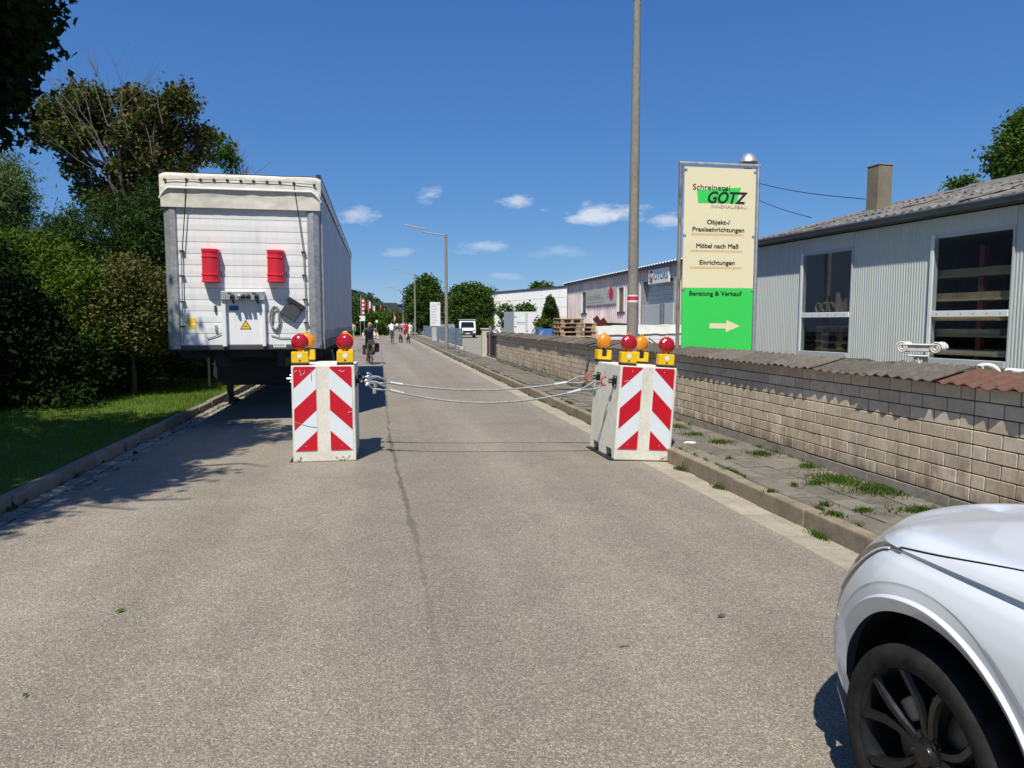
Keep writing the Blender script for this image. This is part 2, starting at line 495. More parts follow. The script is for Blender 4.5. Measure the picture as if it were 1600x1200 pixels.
M['grass'] = leaf_mat('lawn_grass', [(.075, .14, .016), (.10, .18, .022), (.14, .21, .035)], .3)
M['weed'] = leaf_mat('weed_grass', [(.045, .095, .012), (.07, .125, .018), (.11, .13, .045)], .3)
M['bark'] = plain('grey_brown_bark', (.085, .07, .055), .9, 0, .35, 14, .6, 40)
M['bark_pale'] = plain('pale_bare_twig', (.15, .125, .10), .9, 0, .25, 14)
def lawn_mat():
    t = NT('lawn')
    n = t.noise(5, 6, .7)
    c = t.ramp(n, [(.3, (.05, .09, .014)), (.7, (.10, .15, .028))])
    t.set(c, .95, 0, .1)
    t.bump(t.noise(60, 3, .7), .8, .02)
    return t.m
M['lawn'] = lawn_mat()
# ------------------------------------------------------------------ mesh helpers
def tag(o, label=None, cat=None, group=None, kind=None):
    for k, v in (('label', label), ('category', cat), ('group', group), ('kind', kind)):
        if v: o[k] = v
    return o
def empty(name, loc=(0, 0, 0), rot=(0, 0, 0), label=None, cat=None, group=None, kind=None):
    o = bpy.data.objects.new(name, None)
    C.objects.link(o)
    o.empty_display_size = .1
    o.location = loc; o.rotation_euler = rot
    return tag(o, label, cat, group, kind)
def kids(o):
    return list(o.children)
def copy_tree(o, parent=None):
    c = o.copy(); C.objects.link(c)
    if parent is not None: c.parent = parent
    for ch in kids(o): copy_tree(ch, c)
    return c

class MB:
    """collects shapes and links them as ONE mesh object"""
    def __init__(s): s.v, s.f, s.mi = [], [], []
    def add(s, vs, fs, mi=0, mx=None):
        b = len(s.v)
        for p in vs:
            s.v.append(tuple(mx @ Vector(p)) if mx is not None else tuple(p))
        for f in fs:
            s.f.append(tuple(b + i for i in f)); s.mi.append(mi)
        return s
    def box(s, x0, x1, y0, y1, z0, z1, mi=0, mx=None):
        return s.add([(x0, y0, z0), (x1, y0, z0), (x1, y1, z0), (x0, y1, z0), (x0, y0, z1), (x1, y0, z1), (x1, y1, z1), (x0, y1, z1)],
                     [(0, 3, 2, 1), (4, 5, 6, 7), (0, 1, 5, 4), (1, 2, 6, 5), (2, 3, 7, 6), (3, 0, 4, 7)], mi, mx)
    def tube(s, pts, r, n=8, mi=0, cap=True, closed=False):
        pts = [Vector(p) for p in pts]
        rr = r if isinstance(r, (list, tuple)) else [r] * len(pts)
        vs, fs = [], []
        up = Vector((0, 0, 1))
        N = len(pts)
        prev = None
        for i, p in enumerate(pts):
            if closed: d = pts[(i + 1) % N] - pts[i - 1]
            else: d = pts[min(i + 1, N - 1)] - pts[max(i - 1, 0)]
            if d.length < 1e-9: d = Vector((0, 0, 1))
            d.normalize()
            if prev is None:
                a = up if abs(d.z) < .95 else Vector((1, 0, 0))
                e = d.cross(a).normalized()
            else:
                e = (prev - d * prev.dot(d))
                e = e.normalized() if e.length > 1e-6 else d.orthogonal().normalized()
            prev = e
            g = d.cross(e)
            for k in range(n):
                t = 2 * PI * k / n
                vs.append(p + (e * math.cos(t) + g * math.sin(t)) * rr[i])
        for i in range(N if closed else N - 1):
            j = (i + 1) % N
            for k in range(n):
                k2 = (k + 1) % n
                fs.append((i * n + k, i * n + k2, j * n + k2, j * n + k))
        if cap and not closed:
            fs.append(tuple(range(n - 1, -1, -1)))
            fs.append(tuple((N - 1) * n + k for k in range(n)))
        return s.add(vs, fs, mi)
    def lathe(s, prof, n=16, mx=None, mi=0, cap=True):
        """profile of (r, z) turned round the local z axis"""
        vs, fs = [], []
        for r, z in prof:
            for k in range(n):
                t = 2 * PI * k / n
                vs.append((r * math.cos(t), r * math.sin(t), z))
        L = len(prof)
        for i in range(L - 1):
            for k in range(n):
                k2 = (k + 1) % n
                fs.append((i * n + k, i * n + k2, (i + 1) * n + k2, (i + 1) * n + k))
        if cap:
            fs.append(tuple(range(n - 1, -1, -1)))
            fs.append(tuple((L - 1) * n + k for k in range(n)))
        return s.add(vs, fs, mi, mx)
    def prism(s, poly, a, b, axis='y', mi=0, mx=None):
        """2D polygon extruded from a to b along an axis; poly is (x,z) for y, (y,z) for x, (x,y) for z"""
        def P(p, t):
            return (p[0], t, p[1]) if axis == 'y' else (t, p[0], p[1]) if axis == 'x' else (p[0], p[1], t)
        n = len(poly)
        vs = [P(p, a) for p in poly] + [P(p, b) for p in poly]
        fs = [tuple(range(n)), tuple(range(2 * n - 1, n - 1, -1))]
        for i in range(n):
            j = (i + 1) % n
            fs.append((i, i + n, j + n, j))
        return s.add(vs, fs, mi, mx)
    def grid(s, fn, nu, nv, mi=0):
        vs = [fn(i / nu, j / nv) for i in range(nu + 1) for j in range(nv + 1)]
        fs = [(i * (nv + 1) + j, (i + 1) * (nv + 1) + j, (i + 1) * (nv + 1) + j + 1, i * (nv + 1) + j + 1) for i in range(nu) for j in range(nv)]
        return s.add(vs, fs, mi)
    def build(s, name, mats, parent=None, bevel=0, smooth=False, seg=1, loc=None, rot=None, angle=35, fixn=True):
        me = bpy.data.meshes.new(name)
        me.from_pydata(s.v, [], s.f)
        mats = mats if isinstance(mats, (list, tuple)) else [mats]
        for m in mats: me.materials.append(M[m] if isinstance(m, str) else m)
        if len(mats) > 1:
            me.polygons.foreach_set('material_index', s.mi)
        if bevel or fixn:
            bm = bmesh.new(); bm.from_mesh(me)
            if fixn: bmesh.ops.recalc_face_normals(bm, faces=bm.faces[:])
            if bevel:
                ed = [e for e in bm.edges if len(e.link_faces) == 2 and e.calc_face_angle(0) > .5]
                bmesh.ops.bevel(bm, geom=ed, offset=bevel, segments=seg, affect='EDGES', clamp_overlap=True, profile=.6)
            bm.to_mesh(me); bm.free()
        if smooth:
            me.polygons.foreach_set('use_smooth', [True] * len(me.polygons))
            me.set_sharp_from_angle(angle=math.radians(angle))
        me.update()
        o = bpy.data.objects.new(name, me)
        C.objects.link(o)
        if parent is not None: o.parent = parent
        if loc is not None: o.location = loc
        if rot is not None: o.rotation_euler = rot
        return o
def mesh_copy(o, loc=None, parent=None, rot=None, mat=None, name=None):
    c = o.copy(); C.objects.link(c)
    if name: c.name = name
    if loc is not None: c.location = loc
    if rot is not None: c.rotation_euler = rot
    if parent is not None: c.parent = parent
    if mat is not None:
        c.data = o.data.copy(); c.data.materials.clear(); c.data.materials.append(M[mat])
    return c

def text(s, size, mat, parent, loc, rot=(PI / 2, 0, 0), bold=0.0, shear=0.0, align='LEFT', width=None, name='lettering', ext=.0015, space=1.0):
    cu = bpy.data.curves.new('lettering', 'FONT')
    cu.body = s; cu.size = size; cu.offset = bold; cu.shear = shear; cu.align_x = align; cu.extrude = ext
    cu.space_character = space
    cu.resolution_u = 3
    cu.offset = min(bold, size * .016) if size > .15 else min(bold, 0)
    tmp = bpy.data.objects.new('lettering_source', cu)
    C.objects.link(tmp)
    bpy.context.view_layer.update()
    me = bpy.data.meshes.new_from_object(tmp.evaluated_get(bpy.context.evaluated_depsgraph_get()))
    bpy.data.objects.remove(tmp); 
    if bold > size * .02:                       # heavier strokes: a second print slightly beside the first
        bm = bmesh.new(); bm.from_mesh(me)
        bm.verts.ensure_lookup_table(); bm.edges.ensure_lookup_table(); bm.faces.ensure_lookup_table()
        for dx, dy_, dz in ((size * .034, 0, .0004), (size * .017, size * .012, .0008)):
            g = bmesh.ops.duplicate(bm, geom=bm.verts[:len(me.vertices)] + bm.edges[:len(me.edges)] + bm.faces[:len(me.polygons)])
            bmesh.ops.translate(bm, verts=[e for e in g['geom'] if isinstance(e, bmesh.types.BMVert)], vec=(dx, dy_, dz))
            bm.verts.ensure_lookup_table(); bm.edges.ensure_lookup_table(); bm.faces.ensure_lookup_table()
        bm.to_mesh(me); bm.free()
    me.materials.clear(); me.materials.append(M[mat])
    o = bpy.data.objects.new(name, me)
    C.objects.link(o)
    if width:
        xs = [v.co.x for v in me.vertices]
        k = width / max(1e-6, max(xs) - min(xs))
        for v in me.vertices: v.co.x *= k
    o.location = loc; o.rotation_euler = rot; o.parent = parent
    return o

# ------------------------------------------------------------------ ground, road, pavement
RX0, RX1 = -3.35, 3.20            # asphalt between the two gutters
KX0, KX1 = 3.55, 3.68             # right kerb
WX = 4.80                         # face of the brick wall
def sheet(name, x0, x1, y0, y1, z, mat, nx=1, ny=1, kind='structure', zf=None):
    mb = MB()
    mb.grid(lambda a, b: (x0 + (x1 - x0) * a, y0 + (y1 - y0) * b, zf(x0 + (x1 - x0) * a, y0 + (y1 - y0) * b) if zf else z), nx, ny)
    o = mb.build(name, mat, fixn=False)
    o.data.flip_normals() if o.data.polygons[0].normal.z < 0 else None
    return tag(o, kind=kind)
sheet('ground', -1200, 1200, -200, 2200, -.16, 'earth')
def roadz(x, y):
    return -.03 * max(0, min(1, (x - 2.2) / 1.0)) ** 1.5 + .004 * math.sin(x * 2.1 + y * .35)*(1 if x<2.2 else 0)
road = MB()
xs = [RX0 + .34, -2.2, -1.2, -.2, .8, 1.6, 2.2, 2.5, 2.75, 3.0, RX1]
road.grid(lambda a, b: (lambda x, y: (x, y, roadz(x, y)))(xs[round(a * 10)], -8 + 83 * b), 10, 166)
road.grid(lambda a, b: (.6 + 2.6 * a, 88 + 160 * b, -.03 * a), 2, 20)
road.grid(lambda a, b: (-46 + 49.2 * a, 75 + 13 * b, -.03 * max(0, a * 49.2 - 46 - 2.2)), 24, 6)
o = road.build('road', 'asphalt', fixn=False)
if o.data.polygons[0].normal.z < 0: o.data.flip_normals()
tag(o, kind='structure')
# narrow cast line of the side street's edge
def gutter_piece(x0, x1, ln, z0, z1, h=.12, b=.006):
    m = MB()
    m.add([(x0, 0, z0 - h), (x1, 0, z1 - h), (x1, ln, z1 - h), (x0, ln, z0 - h), (x0, 0, z0), (x1, 0, z1), (x1, ln, z1), (x0, ln, z0)],
          [(0, 3, 2, 1), (4, 5, 6, 7), (0, 1, 5, 4), (1, 2, 6, 5), (2, 3, 7, 6), (3, 0, 4, 7)])
    return m
def lay(proto, n, y0, step, parent, name, jit=.004, rotj=.004, zj=.002):
    """repeat a piece along the road (sharing its mesh)"""
    for i in range(n):
        o = proto if i == 0 else proto.copy()
        if i:
            o.name = name; C.objects.link(o)
        o.parent = parent
        o.location = (random.uniform(-jit, jit), y0 + i * step + random.uniform(-jit, jit), random.uniform(-zj, zj))
        o.rotation_euler = (random.uniform(-rotj, rotj) * .5, random.uniform(-rotj, rotj) * .5, random.uniform(-rotj, rotj))
# right gutter: bed sheet, single slabs near, joined beyond
g_bed = MB(); g_bed.box(RX1, KX0 + .02, -8, 250, -.2, -.062)
gut = tag(g_bed.build('gutter_bed', 'soil'), kind='structure')
pr = gutter_piece(RX1 + .004, KX0 - .003, .325, -.030, -.050).build('gutter_slab', 'gutter', bevel=.006)
lay(pr, 66, -.5, .333, gut, 'gutter_slab')
far = MB()
for i in range(46):
    far.add(gutter_piece(RX1 + .004, KX0 - .003, .985, -.030, -.050).v, [(4, 5, 6, 7), (0, 1, 5, 4), (2, 3, 7, 6)], 0, Matrix.Translation((0, 21.48 + i, 0)))
far.box(RX1 + .004, KX0 - .003, 67.6, 250, -.1, -.04)
tag(far.build('gutter_slab', 'gutter', gut), kind='stuff')
# right kerb
k_bed = MB(); k_bed.box(KX0 + .01, KX1 - .01, -8, 250, -.2, .04)
kerb = tag(k_bed.build('kerb', 'soil'), kind='structure')
kp = MB(); kp.box(KX0, KX1, 0, 1.242, -.15, .112)
pr = kp.build('kerb_stone', 'kerb', bevel=.016, seg=2)
lay(pr, 36, -2.10, 1.25, kerb, 'kerb_stone', .006, .004, .006)
far = MB()
for i in range(40): far.box(KX0, KX1, 42.9 + i * 2.5, 42.9 + i * 2.5 + 2.48, -.15, .112)
far.box(KX0, KX1, 142.9, 250, -.15, .112)
tag(far.build('kerb_stone', 'kerb', kerb, bevel=.014), kind='stuff')
# pavement: bed, single slabs near, one ribbed sheet beyond
p_bed = MB(); p_bed.box(KX1 - .01, WX + .0, -8, 250, -.15, .088)
pave = tag(p_bed.build('pavement', 'soil'), kind='structure')
sp = MB(); sp.box(.007, .273, .007, .293, -.03, .006)
pr = sp.build('paving_slab', 'slab', bevel=.005)
first = True
for j in range(34):
    for i in range(4):
        o = pr if first else mesh_copy(pr, name='paving_slab')
        first = False
        o.parent = pave
        o.location = (KX1 + .003 + i * .28, 1.6 + j * .30 + (.15 if i % 2 else 0), .098 + random.uniform(-.004, .005))
        o.rotation_euler = (random.uniform(-.012, .012), random.uniform(-.012, .012), random.uniform(-.008, .008))
far = MB()
for j in range(34, 110):
    for i in range(4):
        x, y = KX1 + .003 + i * .28, 1.6 + j * .30 + (.15 if i % 2 else 0)
        z = .104 + random.uniform(-.004, .005)
        far.add([(x, y, z), (x + .276, y, z), (x + .276, y + .296, z + random.uniform(-.003, .003)), (x, y + .296, z)], [(0, 1, 2, 3)])
far.box(KX1, WX, 34.8, 250, .02, .104)
far.box(KX1, WX, -8, 1.74, .02, .104)
tag(far.build('paving_slab', 'slab', pave), kind='stuff')
# yard behind the wall, driveway
y_ = MB(); y_.box(WX, 60, -10, 33, -.1, .10); y_.box(WX, 60, 33, 120, -.1, .095)
tag(y_.build('yard', 'yard'), kind='structure')

# left side: granite setts, kerb, lawn
LK1, LK0 = RX0, RX0 - .13
b_ = MB(); b_.box(LK1, LK1 + .36, -8, 75, -.2, -.022)
setts = tag(b_.build('sett_gutter', 'soil'), kind='structure')
def sett_mesh(seed):
    r = random.Random(seed)
    m = MB()
    j = lambda: r.uniform(-.008, .008)
    m.add([(.006 + j(), .006 + j(), -.1), (.164 + j(), .006 + j(), -.1), (.164 + j(), .146 + j(), -.1), (.006 + j(), .146 + j(), -.1),
           (.010 + j(), .010 + j(), .0 + j() * .7), (.160 + j(), .010 + j(), j() * .7), (.160 + j(), .142 + j(), j() * .7), (.010 + j(), .142 + j(), j() * .7)],
          [(0, 3, 2, 1), (4, 5, 6, 7), (0, 1, 5, 4), (1, 2, 6, 5), (2, 3, 7, 6), (3, 0, 4, 7)])
    return m
protos = [sett_mesh(k).build('sett', 'sett', bevel=.012) for k in range(5)]
used = set(); n = 0
far = MB()
for j in range(300):
    for i in range(2):
        y = 4.9 + j * .152
        x = LK1 + .01 + i * .172 + random.uniform(-.005, .005)
        yy = y + random.uniform(-.01, .01) + (.07 if i else 0)
        z = -.004 + random.uniform(-.008, .006)
        if n < 296:
            k = random.randrange(5)
            o = protos[k] if k not in used else mesh_copy(protos[k], name='sett')
            used.add(k)
            o.parent = setts; o.location = (x, yy, z); o.rotation_euler = (0, 0, random.uniform(-.05, .05))
            n += 1
        else:
            far.add([(x, yy, z), (x + .155, yy, z), (x + .155, yy + .138, z), (x, yy + .138, z)], [(0, 1, 2, 3)])
far.box(LK1, LK1 + .34, -8, 4.8, -.1, -.004)
tag(far.build('sett', 'sett', setts), kind='stuff')
k_bed = MB(); k_bed.box(LK0 + .01, LK1 - .01, -8, 73, -.2, .04)
kerb2 = tag(k_bed.build('kerb', 'soil'), kind='structure')
kp = MB(); kp.box(LK0, LK1, 0, .99, -.15, .12)
pr = kp.build('kerb_stone', 'kerb_left', bevel=.028, seg=2)
lay(pr, 70, 3.2, 1.0, kerb2, 'kerb_stone', .008, .006, .007)
far = MB()
for i in range(30): far.box(.45, .58, 88.3 + i * 5, 88.3 + i * 5 + 4.96, -.15, .12)
for i in range(20): far.box(-9.6 + i * .5, -9.12 + i * .5, 88.2, 88.32, -.15, .12)
tag(far.build('kerb_stone', 'kerb', kerb2), kind='stuff')
# raised lawn with a soft swell
def lawnz(x, y):
    return .10 + .05 * math.sin(x * .9 + y * .23) * .5 + max(0, -x - 5) * .03
sheet('verge', -40, LK0 + .01, -10, 73, .1, 'lawn', 60, 80, zf=lambda x, y: lawnz(x, y) if x < LK0 - .1 else .105)
sheet('verge', -60, .46, 88.25, 240, .1, 'lawn', 10, 20)
sheet('verge', -60, -9.5, 73, 75, .0, 'lawn', 2, 2)
# path stub at the lower left corner of the lawn (flush kerb and grey slabs)
pb = MB()
for j in range(5):
    for i in range(5):
        pb.box(LK0 - .02 - .31 * (i + 1), LK0 - .02 - .31 * i - .012, 5.35 + j * .31, 5.35 + j * .31 + .298, .0, .128 + random.uniform(-.004, .004) + .0)
slabs = pb
pth = tag(MB().box(LK0 - 1.6, LK0 - .02, 5.3, 6.92, .0, .122).build('path', 'soil'), kind='structure')
first = None
for j in range(5):
    for i in range(5):
        if first is None:
            first = MB().box(.006, .304, .006, .304, -.02, .006).build('paving_slab', 'slab', pth, bevel=.005); o = first
        else: o = mesh_copy(first, parent=pth, name='paving_slab')
        o.location = (LK0 - .02 - .31 * (i + 1), 5.35 + j * .31, .126 + random.uniform(-.004, .004))
        o.rotation_euler = (random.uniform(-.01, .01), random.uniform(-.01, .01), 0)

# grass blades
def blades(name, pts, hmin, hmax, w, mat, lean=.5):
    n = len(pts)
    pts = np.asarray(pts, float)
    h = rng.uniform(hmin, hmax, n)
    a = rng.uniform(0, 2 * PI, n); b = rng.uniform(0, 2 * PI, n)
    ln = rng.uniform(.05, lean, n) * h
    ww = rng.uniform(.6, 1.2, n) * w
    V = np.zeros((n, 5, 3))
    dx, dy = np.cos(a) * ww, np.sin(a) * ww
    V[:, 0] = pts; V[:, 0, 0] -= dx; V[:, 0, 1] -= dy
    V[:, 1] = pts; V[:, 1, 0] += dx; V[:, 1, 1] += dy
    m = pts.copy(); m[:, 0] += np.cos(b) * ln * .35; m[:, 1] += np.sin(b) * ln * .35; m[:, 2] += h * .6
    V[:, 2] = m; V[:, 2, 0] += dx * .7; V[:, 2, 1] += dy * .7
    V[:, 3] = m; V[:, 3, 0] -= dx * .7; V[:, 3, 1] -= dy * .7
    V[:, 4] = pts; V[:, 4, 0] += np.cos(b) * ln; V[:, 4, 1] += np.sin(b) * ln; V[:, 4, 2] += h
    idx = np.arange(n)[:, None] * 5
    me = bpy.data.meshes.new(name)
    me.vertices.add(n * 5); me.vertices.foreach_set('co', V.reshape(-1))
    loops = np.concatenate([idx + 0, idx + 1, idx + 2, idx + 3, idx + 3, idx + 2, idx + 4], 1).reshape(-1)
    me.loops.add(len(loops)); me.loops.foreach_set('vertex_index', loops.astype(np.int32))
    starts = (np.arange(n)[:, None] * 7 + np.array([0, 4])).reshape(-1)
    me.polygons.add(n * 2)
    me.polygons.foreach_set('loop_start', starts.astype(np.int32))
    me.materials.append(M[mat]); me.update(calc_edges=True)
    o = bpy.data.objects.new(name, me); C.objects.link(o)
    return tag(o, kind='stuff')
pts = []
while len(pts) < 52000:
    y = 6.0 + 20 * random.random() ** 1.25
    x = LK0 + .0 - random.random() ** 1.1 * 6.5
    if LK0 - 1.6 < x and y < 6.95: continue
    if mnoise.noise((x * .8, y * .8, 0)) < -.32 and random.random() < .6: continue
    pts.append((x, y, lawnz(x, y) - .01))
blades('grass', pts, .035, .10, .005, 'grass')
pts = []
for _ in range(9000):
    y = 26 + 48 * random.random(); x = LK0 - random.random() * 6
    pts.append((x, y, lawnz(x, y)))
blades('grass', pts, .05, .12, .02, 'grass')
# weeds in the joints of the right-hand pavement, the kerb and the setts
pts = []
def tuft(cx, cy, rx, ry, n, z=.10):
    for _ in range(int(n * 1.9)):
        r = min(1.9, abs(random.gauss(0, .62))); a = random.uniform(0, 2 * PI)
        pts.append((cx + rx * r * math.cos(a) * (1 + .3 * mnoise.noise((cx * 9, cy * 9, a))), cy + ry * r * math.sin(a), z))
for (u, v, rx, ry, n) in [(1125, 692, .12, .16, 260), (1190, 711, .13, .16, 380), (1262, 731, .10, .10, 180), (1310, 752, .22, .28, 900), (1375, 767, .26, .26, 1100),
                          (1275, 757, .14, .08, 200), (1440, 800, .2, .12, 300), (1350, 800, .08, .06, 90), (1135, 735, .05, .05, 40), (1205, 770, .06, .04, 50),
                          (1300, 806, .09, .07, 120), (1060, 668, .12, .25, 200), (1085, 680, .2, .2, 150), (1140, 718, .04, .05, 40), (1290, 790, .05, .06, 50), (1240,760,.04,.04,40)]:
    p = at(u, v, z=.1)
    tuft(p.x, p.y, rx, ry, n)
for _ in range(260):      # joints along kerb and wall
    y = random.uniform(2, 30)
    if mnoise.noise((y * .9, 3, 0)) > -.05: tuft(KX1 + random.uniform(0, .03), y, .02, .08, 10)
    if mnoise.noise((y * .7, 9, 0)) > .05: tuft(WX - .03, y, .03, .09, 9)
for _ in range(60):
    y = random.uniform(9, 40)
    tuft(KX0 - .03, y, .03, .25, 26, -.05)
for (u, v, n) in [(1070, 733, 120), (1132, 762, 160), (1285, 838, 200)]:
    p = at(u, v, z=-.04); tuft(KX0 - .05, p.y, .05, .13, n, -.05)
for _ in range(90):
    y = random.uniform(5.5, 22); tuft(LK1 + random.choice((.01, .03, .18, .34)), y, .02, .08, 9, -.01)
for _ in range(40):
    y = random.uniform(30, 46); tuft(random.uniform(KX1, 4.6), y, .12, .3, 14)
blades('weeds', pts, .015, .052, .0055, 'weed', 1.1)
# ------------------------------------------------------------------ brick wall with corrugated coping
WY0, WY1 = 1.0, 29.35
WZ = .215
wall = empty('brick_wall', (WX, 0, .1), label='long tan brick garden wall under a corrugated coping beside the right pavement', cat='wall')
MB().box(.008, .25, WY0, WY1, -.1, 1.10).build('wall_core', 'mortar', wall)
for k in range(27):
    y0 = 1.0 + k * 1.05
    if k == 0:
        pl = MB().box(.001, .1, .004, 1.046, -.12, .108).build('plinth', 'plinth', wall, bevel=.006)
        pl.location = (0, y0, 0)
    else: mesh_copy(pl, (random.uniform(-.003, .003), y0, random.uniform(-.004, .004)), wall)
BL, BH = .285, .1205
bricks = []
for row in range(8):
    for j in range(-1, 100):
        # a straight joint near Y=5 breaks the bond, as on the real wall
        y = 5.0 + (j - 14) * BL + (BL / 2 if row % 2 else 0)
        l = BL
        if y > 5.0 - BL and y < 5.0 - 1e-6 and row % 2: l = BL / 2
        if row % 2 and abs(y - (5.0 + BL / 2)) < 1e-6:
            bricks.append((5.0, row, BL / 2))
        if y < WY0 or y + l > WY1 + .01: continue
        bricks.append((y, row, l))
bricks.sort(key=lambda b: b[0])
near = [b for b in bricks if b[0] > 3.4][:300]
rest = [b for b in bricks if not (b in near)]
full = MB().box(0, .09, .0045, BL - .0045, .005, BH - .005).build('brick', 'brick', wall, bevel=.004)
half = MB().box(0, .09, .0045, BL / 2 - .0045, .005, BH - .005).build('brick', 'brick', wall, bevel=.004)
uf = uh = False
for (y, row, l) in near:
    loc = (random.uniform(-.0018, .0012), y, WZ - .1 + row * BH)
    if l == BL:
        o = full if not uf else mesh_copy(full, parent=wall, name='brick'); uf = True
    else:
        o = half if not uh else mesh_copy(half, parent=wall, name='brick'); uh = True
    o.location = loc
    o.rotation_euler = (0, random.uniform(-.004, .004), random.uniform(-.006, .006))
m = MB()
for (y, row, l) in rest:
    x = random.uniform(-.004, .003); z = WZ - .1 + row * BH
    m.box(x, .09, y + .0045, y + l - .0045, z + .005, z + BH - .005)
tag(m.build('brick', 'brick', wall), kind='stuff')
MB().box(.004, .252, WY1 + .001, WY1 + .02, -.1, 1.14).build('wall_end', 'brick', wall)
# corrugated sheets: six waves of 0.15 m, front edge low, back edge high
def coping_mesh(seed):
    r = random.Random(seed)
    m = MB()
    nu, nv = 3, 48
    L = .93
    def f(a, b, dz=0):
        x = -.085 + .42 * a
        z = 1.075 + .115 * a + .0125 * math.cos(2 * PI * b * L / .15) + dz + (.006 * math.sin(b * 9 + seed) if a < .2 else 0)
        return (x + (.008 * math.sin(b * 31 + seed * 3) if a < .01 else 0), b * L, z)
    m.grid(lambda a, b: f(a, b, .008), nu, nv)
    m.grid(lambda a, b: f(a, b, 0), nu, nv)
    n = nv + 1; o2 = (nu + 1) * n
    fs = []
    for j in range(nv): fs.append((j, j + 1, o2 + j + 1, o2 + j)); fs.append((nu * n + j, nu * n + j + 1, o2 + nu * n + j + 1, o2 + nu * n + j))
    for i in range(nu): fs.append((i * n, (i + 1) * n, o2 + (i + 1) * n, o2 + i * n)); fs.append((i * n + nv, (i + 1) * n + nv, o2 + (i + 1) * n + nv, o2 + i * n + nv))
    for q in fs: m.f.append(q); m.mi.append(0)
    return m
cps = [coping_mesh(k).build('coping_sheet', 'coping', wall, smooth=True, angle=50) for k in range(3)]
usedc = set()
for i in range(32):
    y = .85 + i * .895
    if y + .9 > WY1 + .2: break
    k = i % 3
    o = cps[k] if k not in usedc else mesh_copy(cps[k], parent=wall, name='coping_sheet')
    usedc.add(k)
    red = i == 4
    if red:
        o = mesh_copy(cps[k], parent=wall, mat='coping_red', name='coping_sheet')
        o['label'] = 'rusty red corrugated sheet'
    o.location = (random.uniform(-.006, .004), y, (.012 if i % 2 else 0) + random.uniform(-.006, .006))
    o.rotation_euler = (0, random.uniform(-.01, .01), random.uniform(-.004, .004))
# mossy ledge behind the coping with things lying on it
led = MB()
led.grid(lambda a, b: (5.10 + .55 * a, 2.5 + 5.6 * b, 1.262 + .03 * mnoise.noise((a * 3, b * 20, 1)) + .02 * mnoise.noise((a * 9, b * 60, 4)) - (.04 if a > .9 else 0)), 10, 60)
led.box(5.08, 5.62, 2.5, 8.1, .1, 1.22)
tag(led.build('mossy_ledge', 'moss', smooth=True), 'moss grown ledge behind the coping in front of the grey workshop', 'ledge')

# plaster capital (two scrolls on a fluted stump) on the ledge
p = at(1438, 572, x=5.22)
cap = empty('column_capital', (5.22, p.y, 1.25), (0, 0, math.radians(-62)), 'broken white plaster column capital with scrolls standing on the ledge', 'capital')
m = MB(); m.lathe([(.055, 0), (.062, .03), (.055, .05), (.052, .10), (.058, .13)], 18)
for k in range(12):
    a = k * PI / 6; m.tube([(.055 * math.cos(a), .055 * math.sin(a), .045), (.055 * math.cos(a), .055 * math.sin(a), .115)], .008, 5)
m.build('stump', 'marble', cap, smooth=True)
MB().box(-.10, .10, -.07, .07, .115, .135).build('slab', 'marble', cap, bevel=.008)
m = MB()
m.prism([(-.13, .165), (.13, .165), (.14, .215), (.12, .225), (-.12, .225), (-.14, .215)], -.06, .06)
m.build('bell', 'marble', cap, bevel=.01)
MB().box(-.15, .15, -.075, .075, .226, .242).build('abacus', 'marble', cap, bevel=.006)
for sx in (-1, 1):
    m = MB()
    sp_ = []
    for k in range(26):
        a = k / 25 * 2.2 * 2 * PI; r = .058 * (1 - k / 25 * .8)
        sp_.append((sx * (.155 + r * math.cos(a) * 1.0), -.062, .205 + r * math.sin(a)))
    m.tube(sp_, .010, 6)
    m.tube([(q[0], .062, q[2]) for q in sp_], .010, 6)
    m.lathe([(.05, -.055), (.045, 0), (.05, .055)], 14, Matrix.Translation((sx * .155, 0, .205)) @ Matrix.Rotation(PI / 2, 4, 'X'))
    m.build('scroll', 'marble', cap, smooth=True)
def lump(name, loc, sx, sy, sz, mat, label, cat, seed):
    m = MB()
    def f(a, b):
        t, ph = a * 2 * PI, b * PI
        d = Vector((math.sin(ph) * math.cos(t), math.sin(ph) * math.sin(t), math.cos(ph)))
        k = 1 + .25 * mnoise.noise(d * 1.7 + Vector((seed, 0, 0)))
        return (d.x * sx * k, d.y * sy * k, max(-.55, d.z) * sz * k)
    m.grid(f, 18, 10)
    o = m.build(name, mat, smooth=True, loc=loc)
    return tag(o, label, cat)
p = at(1483, 577, x=5.2); lump('orange_shard', (5.2, p.y, 1.285), .055, .06, .035, 'orange', 'small orange lump lying on the mossy ledge', 'shard', 1)
# broken white scroll fragment
p = at(1540, 577, x=5.2)
frag = empty('plaster_fragment', (5.2, p.y, 1.268), (0, 0, -.7), 'broken white plaster scroll lying on the mossy ledge', 'plaster fragment')
m = MB(); m.tube([(.08 * math.cos(a) * 1.1, 0, .062 * math.sin(a)) for a in [k * PI / 10 for k in range(11)]], [.026 - .0012 * k for k in range(11)], 8); m.build('arch', 'marble', frag, smooth=True)
m = MB(); m.tube([(-.05 + .028 * math.cos(a), -.02, .03 + .028 * math.sin(a)) for a in [k * PI / 6 for k in range(12)]], .010, 6); m.build('curl', 'marble', frag, smooth=True)
p = at(1585, 588, x=5.15)
tag(MB().tube([(5.2, p.y + .12, 1.29), (5.2, p.y - .6, 1.29)], .03, 12).build('white_pipe', 'white_paint', smooth=True), 'length of white plastic pipe on the ledge at the right edge', 'pipe')
p = at(1467, 618, x=4.75)
p = at(1078, 692, z=.11)
lump('paper_scrap', (p.x, p.y, .115), .085, .05, .012, 'white_cloth', 'crumpled white scrap lying on the weedy pavement', 'litter', 5)

